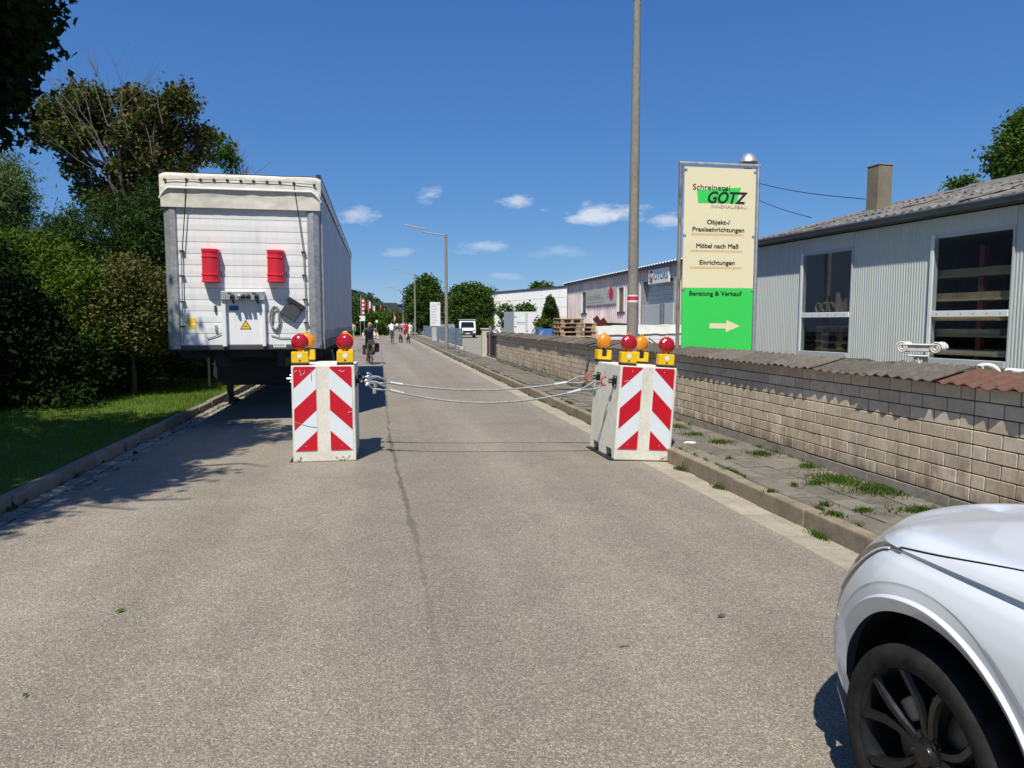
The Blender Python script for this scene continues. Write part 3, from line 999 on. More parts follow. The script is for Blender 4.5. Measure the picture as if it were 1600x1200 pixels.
# ------------------------------------------------------------------ road barriers
def clip(poly, a, b, c):          # keep a*x+b*y<=c
    out = []
    for i in range(len(poly)):
        p, q = poly[i], poly[(i + 1) % len(poly)]
        dp, dq = a * p[0] + b * p[1] - c, a * q[0] + b * q[1] - c
        if dp <= 0: out.append(p)
        if dp * dq < 0:
            t = dp / (dp - dq); out.append((p[0] + t * (q[0] - p[0]), p[1] + t * (q[1] - p[1])))
    return out
def rrect(x0, x1, z0, z1, r, n=5):
    o = []
    for cx, cz, a0 in ((x1 - r, z1 - r, 0), (x0 + r, z1 - r, PI / 2), (x0 + r, z0 + r, PI), (x1 - r, z0 + r, 1.5 * PI)):
        for k in range(n + 1):
            a = a0 + k * PI / 2 / n; o.append((cx + r * math.cos(a), cz + r * math.sin(a)))
    return o
BW, BD, BHt = .75, 1.0, 1.18
def make_barrier(name, label, loc, rot, cut):
    root = empty(name, loc, rot, label, 'barrier')
    m = MB()
    side = [(0, 0), (.10, 0), (.13, .11), (.34, .11), (.37, 0), (.60, 0), (.63, .11), (.84, .11), (.87, 0), (BD, 0), (BD, BHt), (0, BHt)]
    m.prism(side, 0, BW, 'x')
    m.build('concrete_block', 'block', root, bevel=.014, seg=2)
    MB().box(-.05, BW - .12, .02, BD - .02, -.012, .0).build('rubber_mat', 'black_rubber', root)
    # two chevron boards on the front
    PW, PH, PZ = .272, 1.035, .135
    for side_, x0 in ((1, .022), (-1, .445)):
        pl = MB(); pl.prism(rrect(0, PW, 0, PH, .022), -.006, -.001, 'y')
        o = pl.build('chevron_board', 'white_sheeting', root); o.location = (x0, 0, PZ)
        st = MB()
        S45 = .94
        for lo, hi in ((-.02, .272), (.525, .785), (1.04, 1.5)):
            # distance measured down the left (outer) edge of the board
            poly = rrect(.004, PW - .004, .004, PH - .004, .019)
            # t = (PH - z) + s*x*S45 grows downwards; outer stripe edges slope down towards the outside
            poly = clip(poly, -S45 if True else 0, 1, PH - lo) if False else poly
            poly = clip(poly, S45, -1, -(PH - hi) ) if False else poly
            q = []
            def keep(poly, fn):
                out = []
                for i in range(len(poly)):
                    p_, q_ = poly[i], poly[(i + 1) % len(poly)]
                    a, b = fn(p_), fn(q_)
                    if a <= 0: out.append(p_)
                    if a * b < 0:
                        t = a / (a - b); out.append((p_[0] + t * (q_[0] - p_[0]), p_[1] + t * (q_[1] - p_[1])))
                return out
            T = lambda p_: (PH - p_[1]) + S45 * p_[0]
            poly = keep(poly, lambda p_: T(p_) - hi)
            poly = keep(poly, lambda p_: lo - T(p_))
            if len(poly) < 3: continue
            if side_ < 0: poly = [(PW - a, b) for a, b in poly][::-1]
            st = MB(); st.prism(poly, -.0085, -.0062, 'y')
            st.build('red_stripe', 'red_sheeting', o)
        for z in (.06, .98):
            MB().lathe([(.006, 0), (.006, .003), (.003, .005)], 8, Matrix.Translation((PW / 2, -.0085, z)) @ Matrix.Rotation(PI / 2, 4, 'X')).build('rivet', 'galv_light', o)
    # lugs the ropes are shackled to
    for y in (.16, .80):
        sx = BW if cut > 0 else 0
        m = MB()
        m.box(sx - (.012 if cut < 0 else -.0), sx + (.012 if cut > 0 else 0), y - .07, y + .07, .90, 1.04)
        o = m.build('lug_plate', 'black_steel', root, bevel=.003)
        l = MB(); a, b = (BW + .0125, BW + .085) if cut > 0 else (-.085, -.0125)
        l.box(a, b, y - .009, y + .009, .94, 1.0)
        l.build('lug', 'black_steel', o, bevel=.004)
        for dy in (-.05, .05):
            for z in (.92, 1.02):
                x_ = sx + cut * .0125
                MB().tube([(x_, y + dy, z), (x_ + cut * .012, y + dy, z)], .009, 6).build('bolt', 'galv_light', o)
    sx = 0 if cut > 0 else BW
    m = MB()
    for z in (.96, 1.0, 1.04): m.tube([(sx, .3, z), (sx - cut * .05 - (.04 if z == 1.0 else 0), .3, z)], .011, 6)
    m.build('anchor_bolts', 'galv_light', root)
    return root
def scratch(root, pts, r, mt):
    MB().tube([(x, -.0098, z) for x, z in pts], r, 4).build('scratch', mt, root)
bar_l = make_barrier('road_barrier', 'upright concrete barrier with red white chevrons, standing mid road in front of the trailer', (-1.05, 8.86, .004), (0, 0, math.radians(-.8)), 1)
bar_r = make_barrier('road_barrier', 'concrete barrier with red white chevrons leaning sideways at the right kerb', (2.845, 8.33, -.001), (0, math.radians(3.6), math.radians(1.0)), -1)
scratch(bar_l, [(.10, 1.13), (.115, 1.09), (.108, 1.06), (.13, 1.07), (.17, 1.10)], .0022, 'white_paint')
scratch(bar_l, [(.04, 1.10), (.06, 1.12), (.075, 1.115)], .0025, 'white_paint')
scratch(bar_l, [(.235, 1.12), (.238, 1.05), (.236, 1.0)], .003, 'ink_grey')
scratch(bar_l, [(.03, .50), (.10, .47), (.20, .44), (.29, .425)], .0028, 'ink_grey')
scratch(bar_l, [(.56, 1.12), (.60, 1.10), (.63, 1.115)], .0022, 'white_paint')
scratch(bar_l, [(.66, .60), (.70, .61), (.715, .612)], .002, 'white_paint')
scratch(bar_r, [(.06, .98), (.11, 1.0), (.13, .97)], .002, 'white_paint')
for bx, x0, x1 in ((bar_l, .50, .66), (bar_l, .05, .09), (bar_r, .60, .70)):     # chipped lower edge
    m = MB()
    for k in range(9):
        x = x0 + (x1 - x0) * k / 8 + random.uniform(-.006, .006); z = random.uniform(.004, .05)
        m.box(x, x + random.uniform(.01, .028), -.0035, .004, z, z + random.uniform(.005, .016))
    tag(m.build('chipped_edge', 'kerb', bx), kind='stuff')
# warning lamps stand on the barriers
def make_lamp(kind):
    root = empty('warning_lamp', (0, 0, 0))
    m = MB(); m.box(-.10, .10, -.065, .065, 0, .028); m.build('foot', 'black_rubber', root, bevel=.004)
    hb = MB()
    if kind == 'red':
        hb.box(-.10, .10, -.06, .06, .028, .165)
        b = hb.build('battery_box', 'yellow_plastic', root, bevel=.012, seg=2)
        d = MB(); d.lathe([(.03, 0), (.03, .002)], 16, Matrix.Translation((0, -.0605, .115)) @ Matrix.Rotation(PI / 2, 4, 'X')); d.build('sticker', 'white_paint', b)
        MB().box(-.012, .012, -.064, -.06, .05, .066).build('lock', 'black_plastic', b)
    else:
        hb.prism([(-.10, .028), (.10, .028), (.10, .16), (.035, .16), (.035, .07), (-.035, .07), (-.035, .16), (-.10, .16)], -.06, .06)
        b = hb.build('battery_box', 'yellow_plastic', root, bevel=.010, seg=2)
        MB().box(-.034, .034, -.04, .04, .0705, .165).build('switch_slot', 'black_plastic', b, bevel=.004)
    MB().tube([(0, 0, .155), (0, 0, .19)], .022, 10).build('neck', 'yellow_plastic' if kind == 'red' else 'black_plastic', root)
    m = MB()
    pr_ = []
    for k in range(15):
        a = -PI / 2 + k * PI / 14
        pr_.append((max(.002, .099 * math.cos(a) ** .75), .060 * math.sin(a)))
    mx = Matrix.Translation((0, 0, .277)) @ Matrix.Rotation(PI / 2, 4, 'X')
    m.lathe(pr_, 32, mx)
    ln = m.build('lens', 'lens_' + kind, root, smooth=True)
    m = MB(); m.lathe([(.097, -.012), (.103, -.012), (.103, .012), (.097, .012)], 32, mx, cap=False)
    m.build('lens_ring', 'lens_' + kind, ln, smooth=True)
    MB().tube([(-.022, 0, .376), (-.018, 0, .398), (.018, 0, .398), (.022, 0, .376)], .006, 6).build('carry_loop', 'yellow_plastic', root, smooth=True)
    return root
lamp_red, lamp_amb = make_lamp('red'), make_lamp('amber')
def lamp_at(proto, bar, x, y, label, rz=0, first=False):
    o = proto if first else copy_tree(proto)
    tag(o, label, 'lamp', 'warning lamps on the concrete barriers')
    bpy.context.view_layer.update()
    mw = bar.matrix_world
    o.location = mw @ Vector((x, y, BHt + .001))
    e = mw.to_euler(); o.rotation_euler = (e.x, e.y, e.z + rz)
    return o
lamp_at(lamp_red, bar_l, .105, .075, 'red lamp on the left front corner of the barrier mid road', 0, True)
lamp_at(lamp_red, bar_l, .635, .075, 'red lamp on the right front corner of the barrier mid road', .06)
lamp_at(lamp_amb, bar_l, .105, .84, 'amber lamp on the barrier mid road, half hidden behind the left red lamp', PI, True)
lamp_at(lamp_amb, bar_l, .600, .84, 'amber lamp on the barrier mid road, hidden behind the right red lamp', PI)
lamp_at(lamp_red, bar_r, .115, .08, 'bright red lamp on the near left corner of the leaning barrier', -.08)
lamp_at(lamp_red, bar_r, .615, .08, 'darker red lamp on the near right corner of the leaning barrier', -.08)
lamp_at(lamp_amb, bar_r, .08, .92, 'amber lamp on the far left corner of the leaning barrier', .05)
lamp_at(lamp_amb, bar_r, .615, .92, 'amber lamp on the leaning barrier, half hidden behind the bright red lamp', .05)

# wire ropes between the barriers
def make_rope(ya, yb, zmid, label, seed):
    bpy.context.view_layer.update()
    a = bar_l.matrix_world @ Vector((BW + .075, ya, .97))
    b = bar_r.matrix_world @ Vector((-.075, yb, .97))
    root = empty('wire_rope', a, (0, 0, 0), label, 'cable', 'wire ropes between the two barriers')
    B = b - a
    zend = (a.z + b.z) / 2
    sag = zend - zmid
    def P(t):
        return Vector((B.x * t, B.y * t, B.z * t - sag * 4 * t * (1 - t)))
    pts = [P(.12 + .76 * k / 40) for k in range(41)]
    MB().tube(pts, .0125, 8).build('rope', 'wire_rope', root, smooth=True)
    for t0, t1, e in ((.12, .17, 0), (.88, .83, 1)):
        m = MB(); m.tube([P(t0 - .004 * (1 if e == 0 else -1)), P(t1)], .021, 10); m.build('ferrule', 'galv_light', root, smooth=True)
        # eye of the rope
        p0, p1 = P(t0), P(.030 if e == 0 else .970)
        d = (p1 - p0); s_ = d.cross(Vector((0, 0, 1))).normalized(); L = d.length; d.normalize()
        upv = s_.cross(d).normalized()
        loop = []
        for k in range(17):
            f = k / 16
            w = .055 * math.sin(PI * f)
            f2 = math.sin(PI * f / 1.0)
            loop.append(p0 + d * (L * (1 - abs(2 * f - 1) ** 1.6)) + upv * (.05 * math.sin(2 * PI * f) * (.5 + .5 * f2)))
        MB().tube(loop, .0125, 8, cap=False).build('rope_eye', 'wire_rope', root, smooth=True)
        # bow shackle joining eye and lug
        c = Vector((0, 0, 0)) if e == 0 else B
        inw = Vector((1, 0, 0)) if e == 0 else Vector((-1, 0, 0))
        bow = []
        for k in range(13):
            an = -1.15 * PI / 2 - .0 + k * (2 * 1.15 * PI / 2) / 12
            bow.append(c + inw * (.055 + .052 * math.cos(an)) + Vector((0, 0, 1)) * (.052 * math.sin(an)) + Vector((0, .01, 0)))
        sh = MB().tube(bow, .0155, 8).build('shackle', 'red_paint' if e else 'chrome', root, smooth=True)
        MB().tube([c + Vector((0, -.045, 0)) + inw * .0, c + Vector((0, .045, 0))], .012, 8).build('shackle_pin', 'galv_light', sh)
        if e == 0:
            for k in range(4):
                q = P(.02 + k * .022) + Vector((0, .02 * (-1) ** k, .012 + .01 * k))
                ring = [q + Vector((.03 * math.cos(t), .016 * math.sin(t) * (k % 2), .018 * math.sin(t) * (1 - .6 * (k % 2)))) for t in [j * PI / 6 for j in range(12)]]
                MB().tube(ring, .0065, 6, closed=True).build('chain_link', 'chrome', root, smooth=True)
            q = P(.05)
            pad = MB().box(q.x - .022, q.x + .022, q.y - .012, q.y + .012, q.z - .105, q.z - .055).build('padlock', 'chrome', root, bevel=.004)
    return root
make_rope(.16, .16, .70, 'nearer grey wire rope slung between the two barriers', 1)
make_rope(.80, .80, .80, 'farther grey wire rope slung between the two barriers', 2)

# ------------------------------------------------------------------ sign board on pipe posts
SY = 11.3
sx0, sx1, stz = 4.955, 6.35, 4.33
sign = empty('company_sign', ((sx0 + sx1) / 2, SY, .1), label='tall cream and green joinery sign in a rusty pipe frame behind the wall', cat='sign')
hw = (sx1 - sx0) / 2
m = MB(); m.tube([(-hw, 0, 0), (-hw, 0, stz - .1)], .032, 12); pL = m.build('left_post', 'rust_pipe', sign, smooth=True)
m = MB(); m.tube([(hw, 0, 0), (hw - .0, 0, stz - .1)], .032, 12); m.build('right_post', 'galv_light', sign, smooth=True)
m = MB(); m.tube([(-hw - .03, 0, stz - .1), (hw + .03, 0, stz - .1)], .034, 12); m.build('top_rail', 'galv_light', sign, smooth=True)
bw = hw - .055
zc = 2.185                      # height where cream meets green (above the yard)
cream = MB().box(-bw, bw, -.035, -.028, zc, stz - .16).build('cream_board', 'sign_cream', sign)
for _z0, _z1 in ((zc, stz - .16), (.92, zc - .002)): MB().box(-bw, bw, -.0275, -.022, _z0, _z1).build('board_back', 'galv', sign)
green = MB().box(-bw, bw, -.035, -.028, .92, zc - .002).build('green_board', 'sign_green', sign)
for z in (4.12, 3.05, 2.15, 1.0):
    for sx in (-1, 1):
        MB().box(sx * (bw - .015) - .03, sx * (bw - .015) + .03, -.042, -.0355, z - .02, z + .02).build('clamp', 'galv', sign, bevel=.003)
def sp_pt(u, v):
    p = at(u, v, y=SY - .036); return p - Vector(((sx0 + sx1) / 2, SY, .1))
def stext(s, u0, u1, vb, size, bold, mat='ink', shear=0.0, par=cream, dy=-.0385, v1=None):
    a = sp_pt(u0, vb); b = sp_pt(u1, v1 if v1 else vb)
    w = b.x - a.x
    return text(s, size, mat, par, (a.x, -.0385, a.z), bold=bold, shear=shear, width=w)
# green flag behind the name
a = sp_pt(1089, 297); b = sp_pt(1158, 293); c = sp_pt(1150, 318); d = sp_pt(1091, 317)
gp = MB(); gp.prism([(p.x, p.z) for p in (a, b, c, d)], -.0372, -.0355, 'y'); gp.build('logo_patch', 'sign_green', cream)
stext('Schreinerei', 1082, 1140, 296, .135, .0025)
stext('GÖTZ', 1103, 1165, 316.5, .265, .013, shear=.28)
stext('INNENAUSBAU', 1110, 1166, 325, .078, -.001, 'ink_grey', .1)
stext('Objekt-/', 1104, 1140, 350, .105, .0055)
stext('Praxiseinrichtungen', 1081, 1162, 361, .105, .0055)
stext('Möbel nach Maß', 1087, 1153, 387, .105, .0055)
stext('Einrichtungen', 1092, 1147, 413, .105, .0055)
stext('Beratung & Verkauf', 1076, 1158, 461.5, .105, .0055, par=green)
for (u0, u1, v0, v1) in ((1080, 1161, 363.5, 369), (1079, 1160, 390, 394.5), (1078, 1159, 416, 420.5)):
    p, q = sp_pt(u0, v0), sp_pt(u1, v1)
    MB().box(p.x, q.x, -.0368, -.0355, q.z, p.z).build('tan_bar', 'sign_tan', cream)
P_ = lambda u, v: (lambda p: (p.x, p.z))(sp_pt(u, v))
ar = MB(); ar.prism([P_(1109, 505), P_(1135, 505.5), P_(1135, 500), P_(1156, 509.5), P_(1134, 519), P_(1134, 513.5), P_(1108, 513)], -.0372, -.0355, 'y'); ar.build('arrow', 'sign_cream', green)

# ------------------------------------------------------------------ concrete lamp posts along the kerb
def make_street_lamp(h, x, y, label, r0, r1, arm, band=False, first=True):
    root = empty('street_lamp', (x, y, .1), label=label, cat='street lamp', group='concrete street lamps along the right pavement')
    MB().tube([(0, 0, -.1), (0, 0, h * .33), (0, 0, h * .66), (0, 0, h)], [r0, r0 + (r1 - r0) * .33, r0 + (r1 - r0) * .66, r1], 16).build('post', 'concrete_pole', root, smooth=True)
    MB().tube([(0, 0, h - .12), (0, 0, h + .05)], r1 + .014, 14).build('collar', 'galv', root)
    MB().tube([(.03, 0, h - .02), (-arm * .25, 0, h + .06), (-arm * .55, 0, h + .16)], .038, 10).build('arm', 'galv', root, smooth=True)
    hd = MB()
    hd.prism([(-arm * .5, -.05), (-arm * 1.0, -.035), (-arm * 1.02, .02), (-arm * .95, .055), (-arm * .5, .06)], -.09, .09, 'y', 0, Matrix.Translation((0, 0, h + .11)) @ Matrix.Rotation(.17, 4, 'Y'))
    hd.build('lamp_head', 'galv_light', root, bevel=.012)
    if band:
        for z0, z1, mt in ((2.16, 2.185, 'white_paint'), (2.09, 2.16, 'banner_red'), (2.055, 2.09, 'white_paint')):
            MB().lathe([(r0 - (r0 - r1) * z0 / h + .003, z0 - .1), (r0 - (r0 - r1) * z1 / h + .003, z1 - .1)], 20, cap=False).build('painted_band', mt, root, smooth=True)
    return root
make_street_lamp(7.22, 4.43, 12.05, 'nearest concrete lamp post with a red and white band, beside the wall', .108, .062, 2.3, True)
make_street_lamp(6.85, 4.05, 43.4, 'concrete street lamp by the blue fence, middle one of the row', .115, .075, 2.55)
make_street_lamp(7.35, 4.25, 85.5, 'concrete street lamp beyond the blue fence, second farthest', .115, .075, 2.8)
make_street_lamp(7.3, 4.25, 128, 'farthest street lamp whose head shows beside the dark tree', .115, .075, 2.8)
# ------------------------------------------------------------------ parked semitrailer
TY, TXc, TW, TL = 12.4, -2.155, 1.215, 13.6
tr = empty('semitrailer', (TXc, TY, 0), (0, 0, 0), 'white curtain sided semitrailer parked on its landing legs by the left kerb', 'trailer')
def tp(u, v, d=0.0):
    p = at(u, v, y=TY - d); return (p.x - TXc, p.z)
zt, zb = 4.10, 1.26
ZB = 3.56
# front wall boards
bx0, bx1 = -TW + .20, TW - .205
nb = 12
hb_ = (ZB - 1.33) / nb
bd = MB(); bd.prism([(0, .001), (0, hb_ - .001), (-.013, hb_ - .006), (-.016, hb_ * .5), (-.013, .006)], bx0, bx1, 'x')
pr = bd.build('front_board', 'white_panel', tr)
for k in range(nb):
    o = pr if k == 0 else mesh_copy(pr, parent=tr, name='front_board')
    o.location = (0, 0, 1.33 + k * hb_)
MB().box(-TW + .03, TW - .03, .005, .06, zb + .02, zt - .05).build('front_wall', 'white_panel', tr)
for sx in (-1, 1):
    m = MB()
    a, b = sx * (TW - .205), sx * TW
    pl = [(a, -.012), (a + sx * .015, -.05), (a + sx * .10, -.058), (b - sx * .02, -.02), (b, .02), (b, .10), (a, .004)]
    m.prism(pl, zb + .01, ZB + .0, 'z')
    m.build('corner_post', 'galv', tr, bevel=.004)
MB().box(-TW, TW, -.03, .12, zb - .005, 1.325).build('bottom_rail', 'dark_grey', tr, bevel=.004)
# tarpaulin header with a loose top flap, hem, eyelets and cord
def wob(x, z, k): return .007 * mnoise.noise((x * 2.2, z * 3, k)) + .006 * mnoise.noise((x * 7, z * 6, k))
m = MB()
m.grid(lambda a, b: (-TW - .012 + (2 * TW + .024) * a, -.075 + wob(a * 2.4, b, 1) - .02 * b, ZB - .02 + .30 * b), 40, 8)
m.grid(lambda a, b: (-TW - .012, -.075 + .25 * a, ZB - .02 + .30 * b), 3, 2)
m.grid(lambda a, b: (TW + .012, -.075 + .25 * a, ZB - .02 + .30 * b), 3, 2)
m.build('tarpaulin_header', 'tarp', tr, smooth=True, fixn=False)
m = MB()
def flap(a, b):
    x = -TW - .03 + (2 * TW + .06) * a
    edge = min(a, 1 - a)
    c = max(0, .06 - edge) / .06
    return (x, -.105 + wob(a * 2.4, b, 5) + .05 * c ** 2 + .03 * max(0, b - .85) / .15, zt - .265 + .255 * b - (.16 * c ** 1.5) * (1 - b) - .015 * max(0, b - .9) / .1 + .006 * mnoise.noise((a * 6, 0, 3)) * b)
m.grid(flap, 50, 10)
m.grid(lambda a, b: (-TW - .03 + (2 * TW + .06) * a, -.075 + (TL + .1) * b, zt - .012 + .006 * mnoise.noise((a * 6, 0, 3)) * (1 - b)), 50, 8)
for sx in (-1, 1):
    m.grid(lambda a, b: (sx * (TW + .03), -.06 + (TL + .08) * a, zt - .20 + .188 * b), 20, 1)
m.build('roof_tarpaulin', 'tarp', tr, smooth=True, fixn=False)
m = MB()
hem = [(flap(a, 0)[0], flap(a, 0)[1] - .012, flap(a, 0)[2]) for a in [k / 50 for k in range(51)]]
m.tube(hem, .017, 8); m.build('hem', 'white_paint', tr, smooth=True)
ey = MB(); ey.lathe([(.024, 0), (.024, .012), (.008, .016)], 10, Matrix.Rotation(PI / 2, 4, 'X'))
e0 = ey.build('eyelet', 'black_plastic', tr)
exs = [(257, 280.5), (291, 280), (313, 280.5), (334, 281), (355, 281.5), (376, 282.5), (396, 283), (417, 284), (437, 284.5), (459, 286), (491, 289)]
pts_c = []
for k, (u, v) in enumerate(exs):
    x, z = tp(u, v, .12)
    o = e0 if k == 0 else mesh_copy(e0, parent=tr, name='eyelet')
    o.location = (x, -.112, z)
    pts_c.append((x, -.128, z))
MB().tube(pts_c, .0055, 6).build('lashing_cord', 'black_plastic', tr)
for (us) in ([(291, 282), (288, 330), (284, 392)], [(459, 287), (466, 335), (474, 394)]):
    MB().tube([(tp(u, v, .1)[0], -.11 if i == 0 else -.075, tp(u, v, .1)[1]) for i, (u, v) in enumerate(us)], .008, 6).build('cord_drop', 'black_plastic', tr)
for us in ([(283.5, 392), (284.5, 440), (287, 536)], [(474, 394), (477, 450), (479, 528)]):
    pp = MB().tube([(tp(u, v, .05)[0], -.06, tp(u, v, .05)[1]) for (u, v) in us], .010, 8).build('tension_pipe', 'galv', tr, smooth=True)
    for f in (0, .27, .55, .82):
        (u0, v0), (u1, v1) = us[0], us[2]
        x, z = tp(u0 + (u1 - u0) * f, v0 + (v1 - v0) * f, .05)
        MB().box(x - .035, x + .035, -.075, -.016, z - .012, z + .012).build('pipe_clip', 'dark_grey', pp, bevel=.003)
# red extinguisher boxes
def ext_box(u0, v0, u1, v1, tilt):
    (xa, za), (xb, zb_) = tp(u0, v0, .2), tp(u1, v1, .2)
    w, h = xb - xa, za - zb_
    d = .21
    def ring(x0, x1, dd):
        n = 10
        return [(x0, 0)] + [(x0 + (x1 - x0) * k / n, -dd * (.72 + .28 * math.sin(PI * k / n))) for k in range(n + 1)] + [(x1, 0)]
    m = MB(); m.prism(ring(0, w, d), 0, h, 'z')
    o = m.build('extinguisher_box', 'red_plastic', tr, bevel=.012, seg=2)
    o.location = (xa, -.017, zb_); o.rotation_euler = (0, tilt, 0)
    for f0, f1 in ((.90, 1.0), (.74, .80), (.20, .27), (.0, .06)):
        q = MB(); q.prism(ring(-.008, w + .008, d + .008), h * f0 + .003, h * f1 - .003 + (.004 if f1 == 1 else 0), 'z'); q.build('rib', 'red_plastic', o, bevel=.004)
    MB().box(w + .008, w + .02, -.12, -.08, h * .78, h * .84).build('latch', 'red_plastic', o)
    MB().tube([(w + .03, -.03, h * .35), (w + .035, -.03, h * .24), (w + .05, -.03, h * .2)], .006, 5).build('strap', 'black_plastic', o)
ext_box(313, 388, 340, 441, math.radians(1.2)); ext_box(416, 390, 442.5, 441, math.radians(1.0))
# connector frame with couplings
(xa, za), (xb, zb2) = tp(346, 455, .05), tp(416.5, 541, .05)
cf = MB().box(xa + .06, xb - .06, -.020, -.0165, zb2 + .03, za - .14).build('recess_panel', 'white_panel', tr)
MB().box(xa, xb, -.14, -.0165, za - .145, za).build('coupling_plate', 'galv_light', tr, bevel=.008)
MB().box(xa, xa + .065, -.10, -.0165, zb2, za - .147).build('frame_upright', 'white_panel', tr, bevel=.006)
MB().box(xb - .055, xb, -.10, -.0165, zb2, za - .147).build('frame_upright', 'white_panel', tr, bevel=.006)
for u, mt, big in ((363, 'black_plastic', 1), (374, 'galv_light', 0), (380, 'black_plastic', 0), (388, 'black_plastic', 0), (401, 'black_plastic', 1)):
    x, z = tp(u, 462, .15)
    m = MB(); m.lathe([(.032, 0), (.036, .03), (.028, .06), (.028, .085)], 12, Matrix.Translation((x, -.141, z)) @ Matrix.Rotation(PI / 2 + .4, 4, 'X'))
    o = m.build('coupling', mt, tr, smooth=True)
    if big:
        MB().box(x - .06, x - .01, -.21, -.18, z + .02, z + .045).build('coupling_lever', mt, o)
        MB().tube([(x, -.18, z), (x + .01, -.20, z - .07), (x + .025, -.17, z - .12)], .018, 8).build('coupling_hose', mt, o, smooth=True)
x, z = tp(384, 507.5, .02)
sg = MB(); sg.prism([(-.092, -.075), (.092, -.075), (0, .085)], -.0225, -.0205, 'y', 0, Matrix.Translation((x, 0, z))); sg = sg.build('warning_triangle', 'ink', tr)
m = MB(); m.prism([(-.070, -.063), (.070, -.063), (0, .060)], -.0245, -.0227, 'y', 0, Matrix.Translation((x, 0, z))); m.build('yellow_field', 'yellow_print', sg)
m = MB(); m.tube([(x - .022, -.0246, z - .028), (x + .004, -.0246, z - .022), (x + .024, -.0246, z - .03)], .005, 4); m.build('pictogram', 'ink', sg)
(xa2, za2), (xb2, zb3) = tp(358, 477.5, .02), tp(373, 485, .02)
bl = MB().box(xa2, xb2, -.0225, -.0205, zb3, za2).build('blue_label', 'blue_print', tr)
(xa2, za2), (xb2, zb3) = tp(291.5, 497, .02), tp(307, 514, .02)
yl = MB().box(xa2, xb2, -.0195, -.0165, zb3, za2).build('yellow_label', 'yellow_print', tr)
MB().box(xa2, xb2 - .02, -.0212, -.0197, zb3 + .06, zb3 + .085).build('label_line', 'white_paint', yl)
# document box, coiled rope
x, z = tp(456.5, 484, .08)
m = MB(); m.box(-.14, .14, -.075, 0, -.155, .155)
db = m.build('document_box', 'dark_grey', tr, bevel=.012, seg=2); db.location = (x, -.017, z); db.rotation_euler = (0, math.radians(33), 0)
MB().box(-.15, .15, -.085, -.0, .085, .16).build('lid', 'black_plastic', db, bevel=.01)
for s_ in (-1, 1): MB().box(s_ * .1 - .02, s_ * .1 + .02, -.092, -.085, .065, .105).build('latch', 'black_plastic', db, bevel=.003)
x, z = tp(430, 498, .06)
m = MB()
lp = []
for k in range(90):
    t = k / 90 * 2 * PI * 6
    lp.append((x + (.072 + .012 * math.sin(k * .7)) * math.cos(t) + .01 * math.sin(k * .31), -.045 - .02 * math.sin(k * .23), z + (.19 + .02 * math.sin(k * .41)) * math.sin(t)))
m.tube(lp, .0085, 6); m.tube([lp[0], (x + .03, -.03, z - .2), (x + .05, -.03, z - .27)], .0085, 6)
m.build('coiled_rope', 'ink_grey', tr, smooth=True)
MB().tube([tp(u, v)[:1] + (-.03,) + tp(u, v)[1:] for u, v in ((424, 524), (438, 528), (455, 528))], .007, 6).build('air_line', 'dark_grey', tr)
MB().tube([tp(u, v)[:1] + (-.03,) + tp(u, v)[1:] for u, v in ((325, 529), (338, 525), (347, 521))], .007, 6).build('air_line', 'dark_grey', tr)
for (u, v) in ((337, 482), (338, 512)):
    x, z = tp(u, v)
    MB().box(x - .015, x + .02, -.05, -.0165, z - .06, z + .05).build('hook', 'dark_grey' if v < 500 else 'galv_light', tr, bevel=.006)
(xa2, za2), (xb2, zb3) = tp(427, 536.5, .03), tp(447, 542.5, .03)
npl = MB().box(xa2, xb2, -.034, -.031, zb3, za2).build('maker_plate', 'white_paint', tr)
for k in range(6):
    w = (xb2 - xa2) / 7
    MB().box(xa2 + w * (.5 + k), xa2 + w * (.5 + k) + w * .7, -.0355, -.0342, zb3 + .015, za2 - .015).build('plate_print', 'ink_grey', npl)
# side curtains with hanging folds, buckle straps, roof rail
for sx in (1, -1):
    m = MB()
    m.grid(lambda a, b: (sx * (TW + .004 + .010 * math.sin(a * 150) * (.4 + .6 * b) + .012 * mnoise.noise((a * 14, b * 2, 2))), .12 + (TL - .2) * a, 1.40 + (zt - .2 - 1.40) * b), 260, 6)
    m.build('side_curtain', 'curtain', tr, smooth=True, fixn=False)
    MB().box(sx * TW - .04, sx * TW + .03, -.06, TL + .06, zt - .006, zt + .028).build('roof_rail', 'black_steel', tr)
    MB().box(sx * (TW - .02) - .02, sx * (TW - .02) + .02, .0, TL, zb, 1.395).build('side_rail', 'dark_grey', tr)
    st = MB().box(-.004, .004, -.022, .022, -.20, .17)
    s0 = st.build('buckle_strap', 'black_plastic', tr)
    for k in range(22):
        o = s0 if k == 0 else mesh_copy(s0, parent=tr, name='buckle_strap')
        o.location = (sx * (TW + .024), .35 + k * .60, 1.40)
MB().tube([(TW + .02, .06, zb), (TW + .02, .06, zt - .6)], .018, 8).build('curtain_pole', 'galv_light', tr, smooth=True)
MB().box(-TW, TW, TL - .06, TL, zb, zt - .03).build('rear_doors', 'white_panel', tr)
MB().box(-TW, TW, .1, TL, zb - .02, zb + .0).build('load_floor', 'dark_grey', tr)
m = MB()
for sx in (-1, 1): m.box(sx * .5 - .07, sx * .5 + .07, .3, TL, .95, zb - .022)
for k in range(16): m.box(-TW + .06, TW - .06, .5 + k * .8, .56 + k * .8, 1.10, zb - .024)
m.build('chassis', 'black_steel', tr)
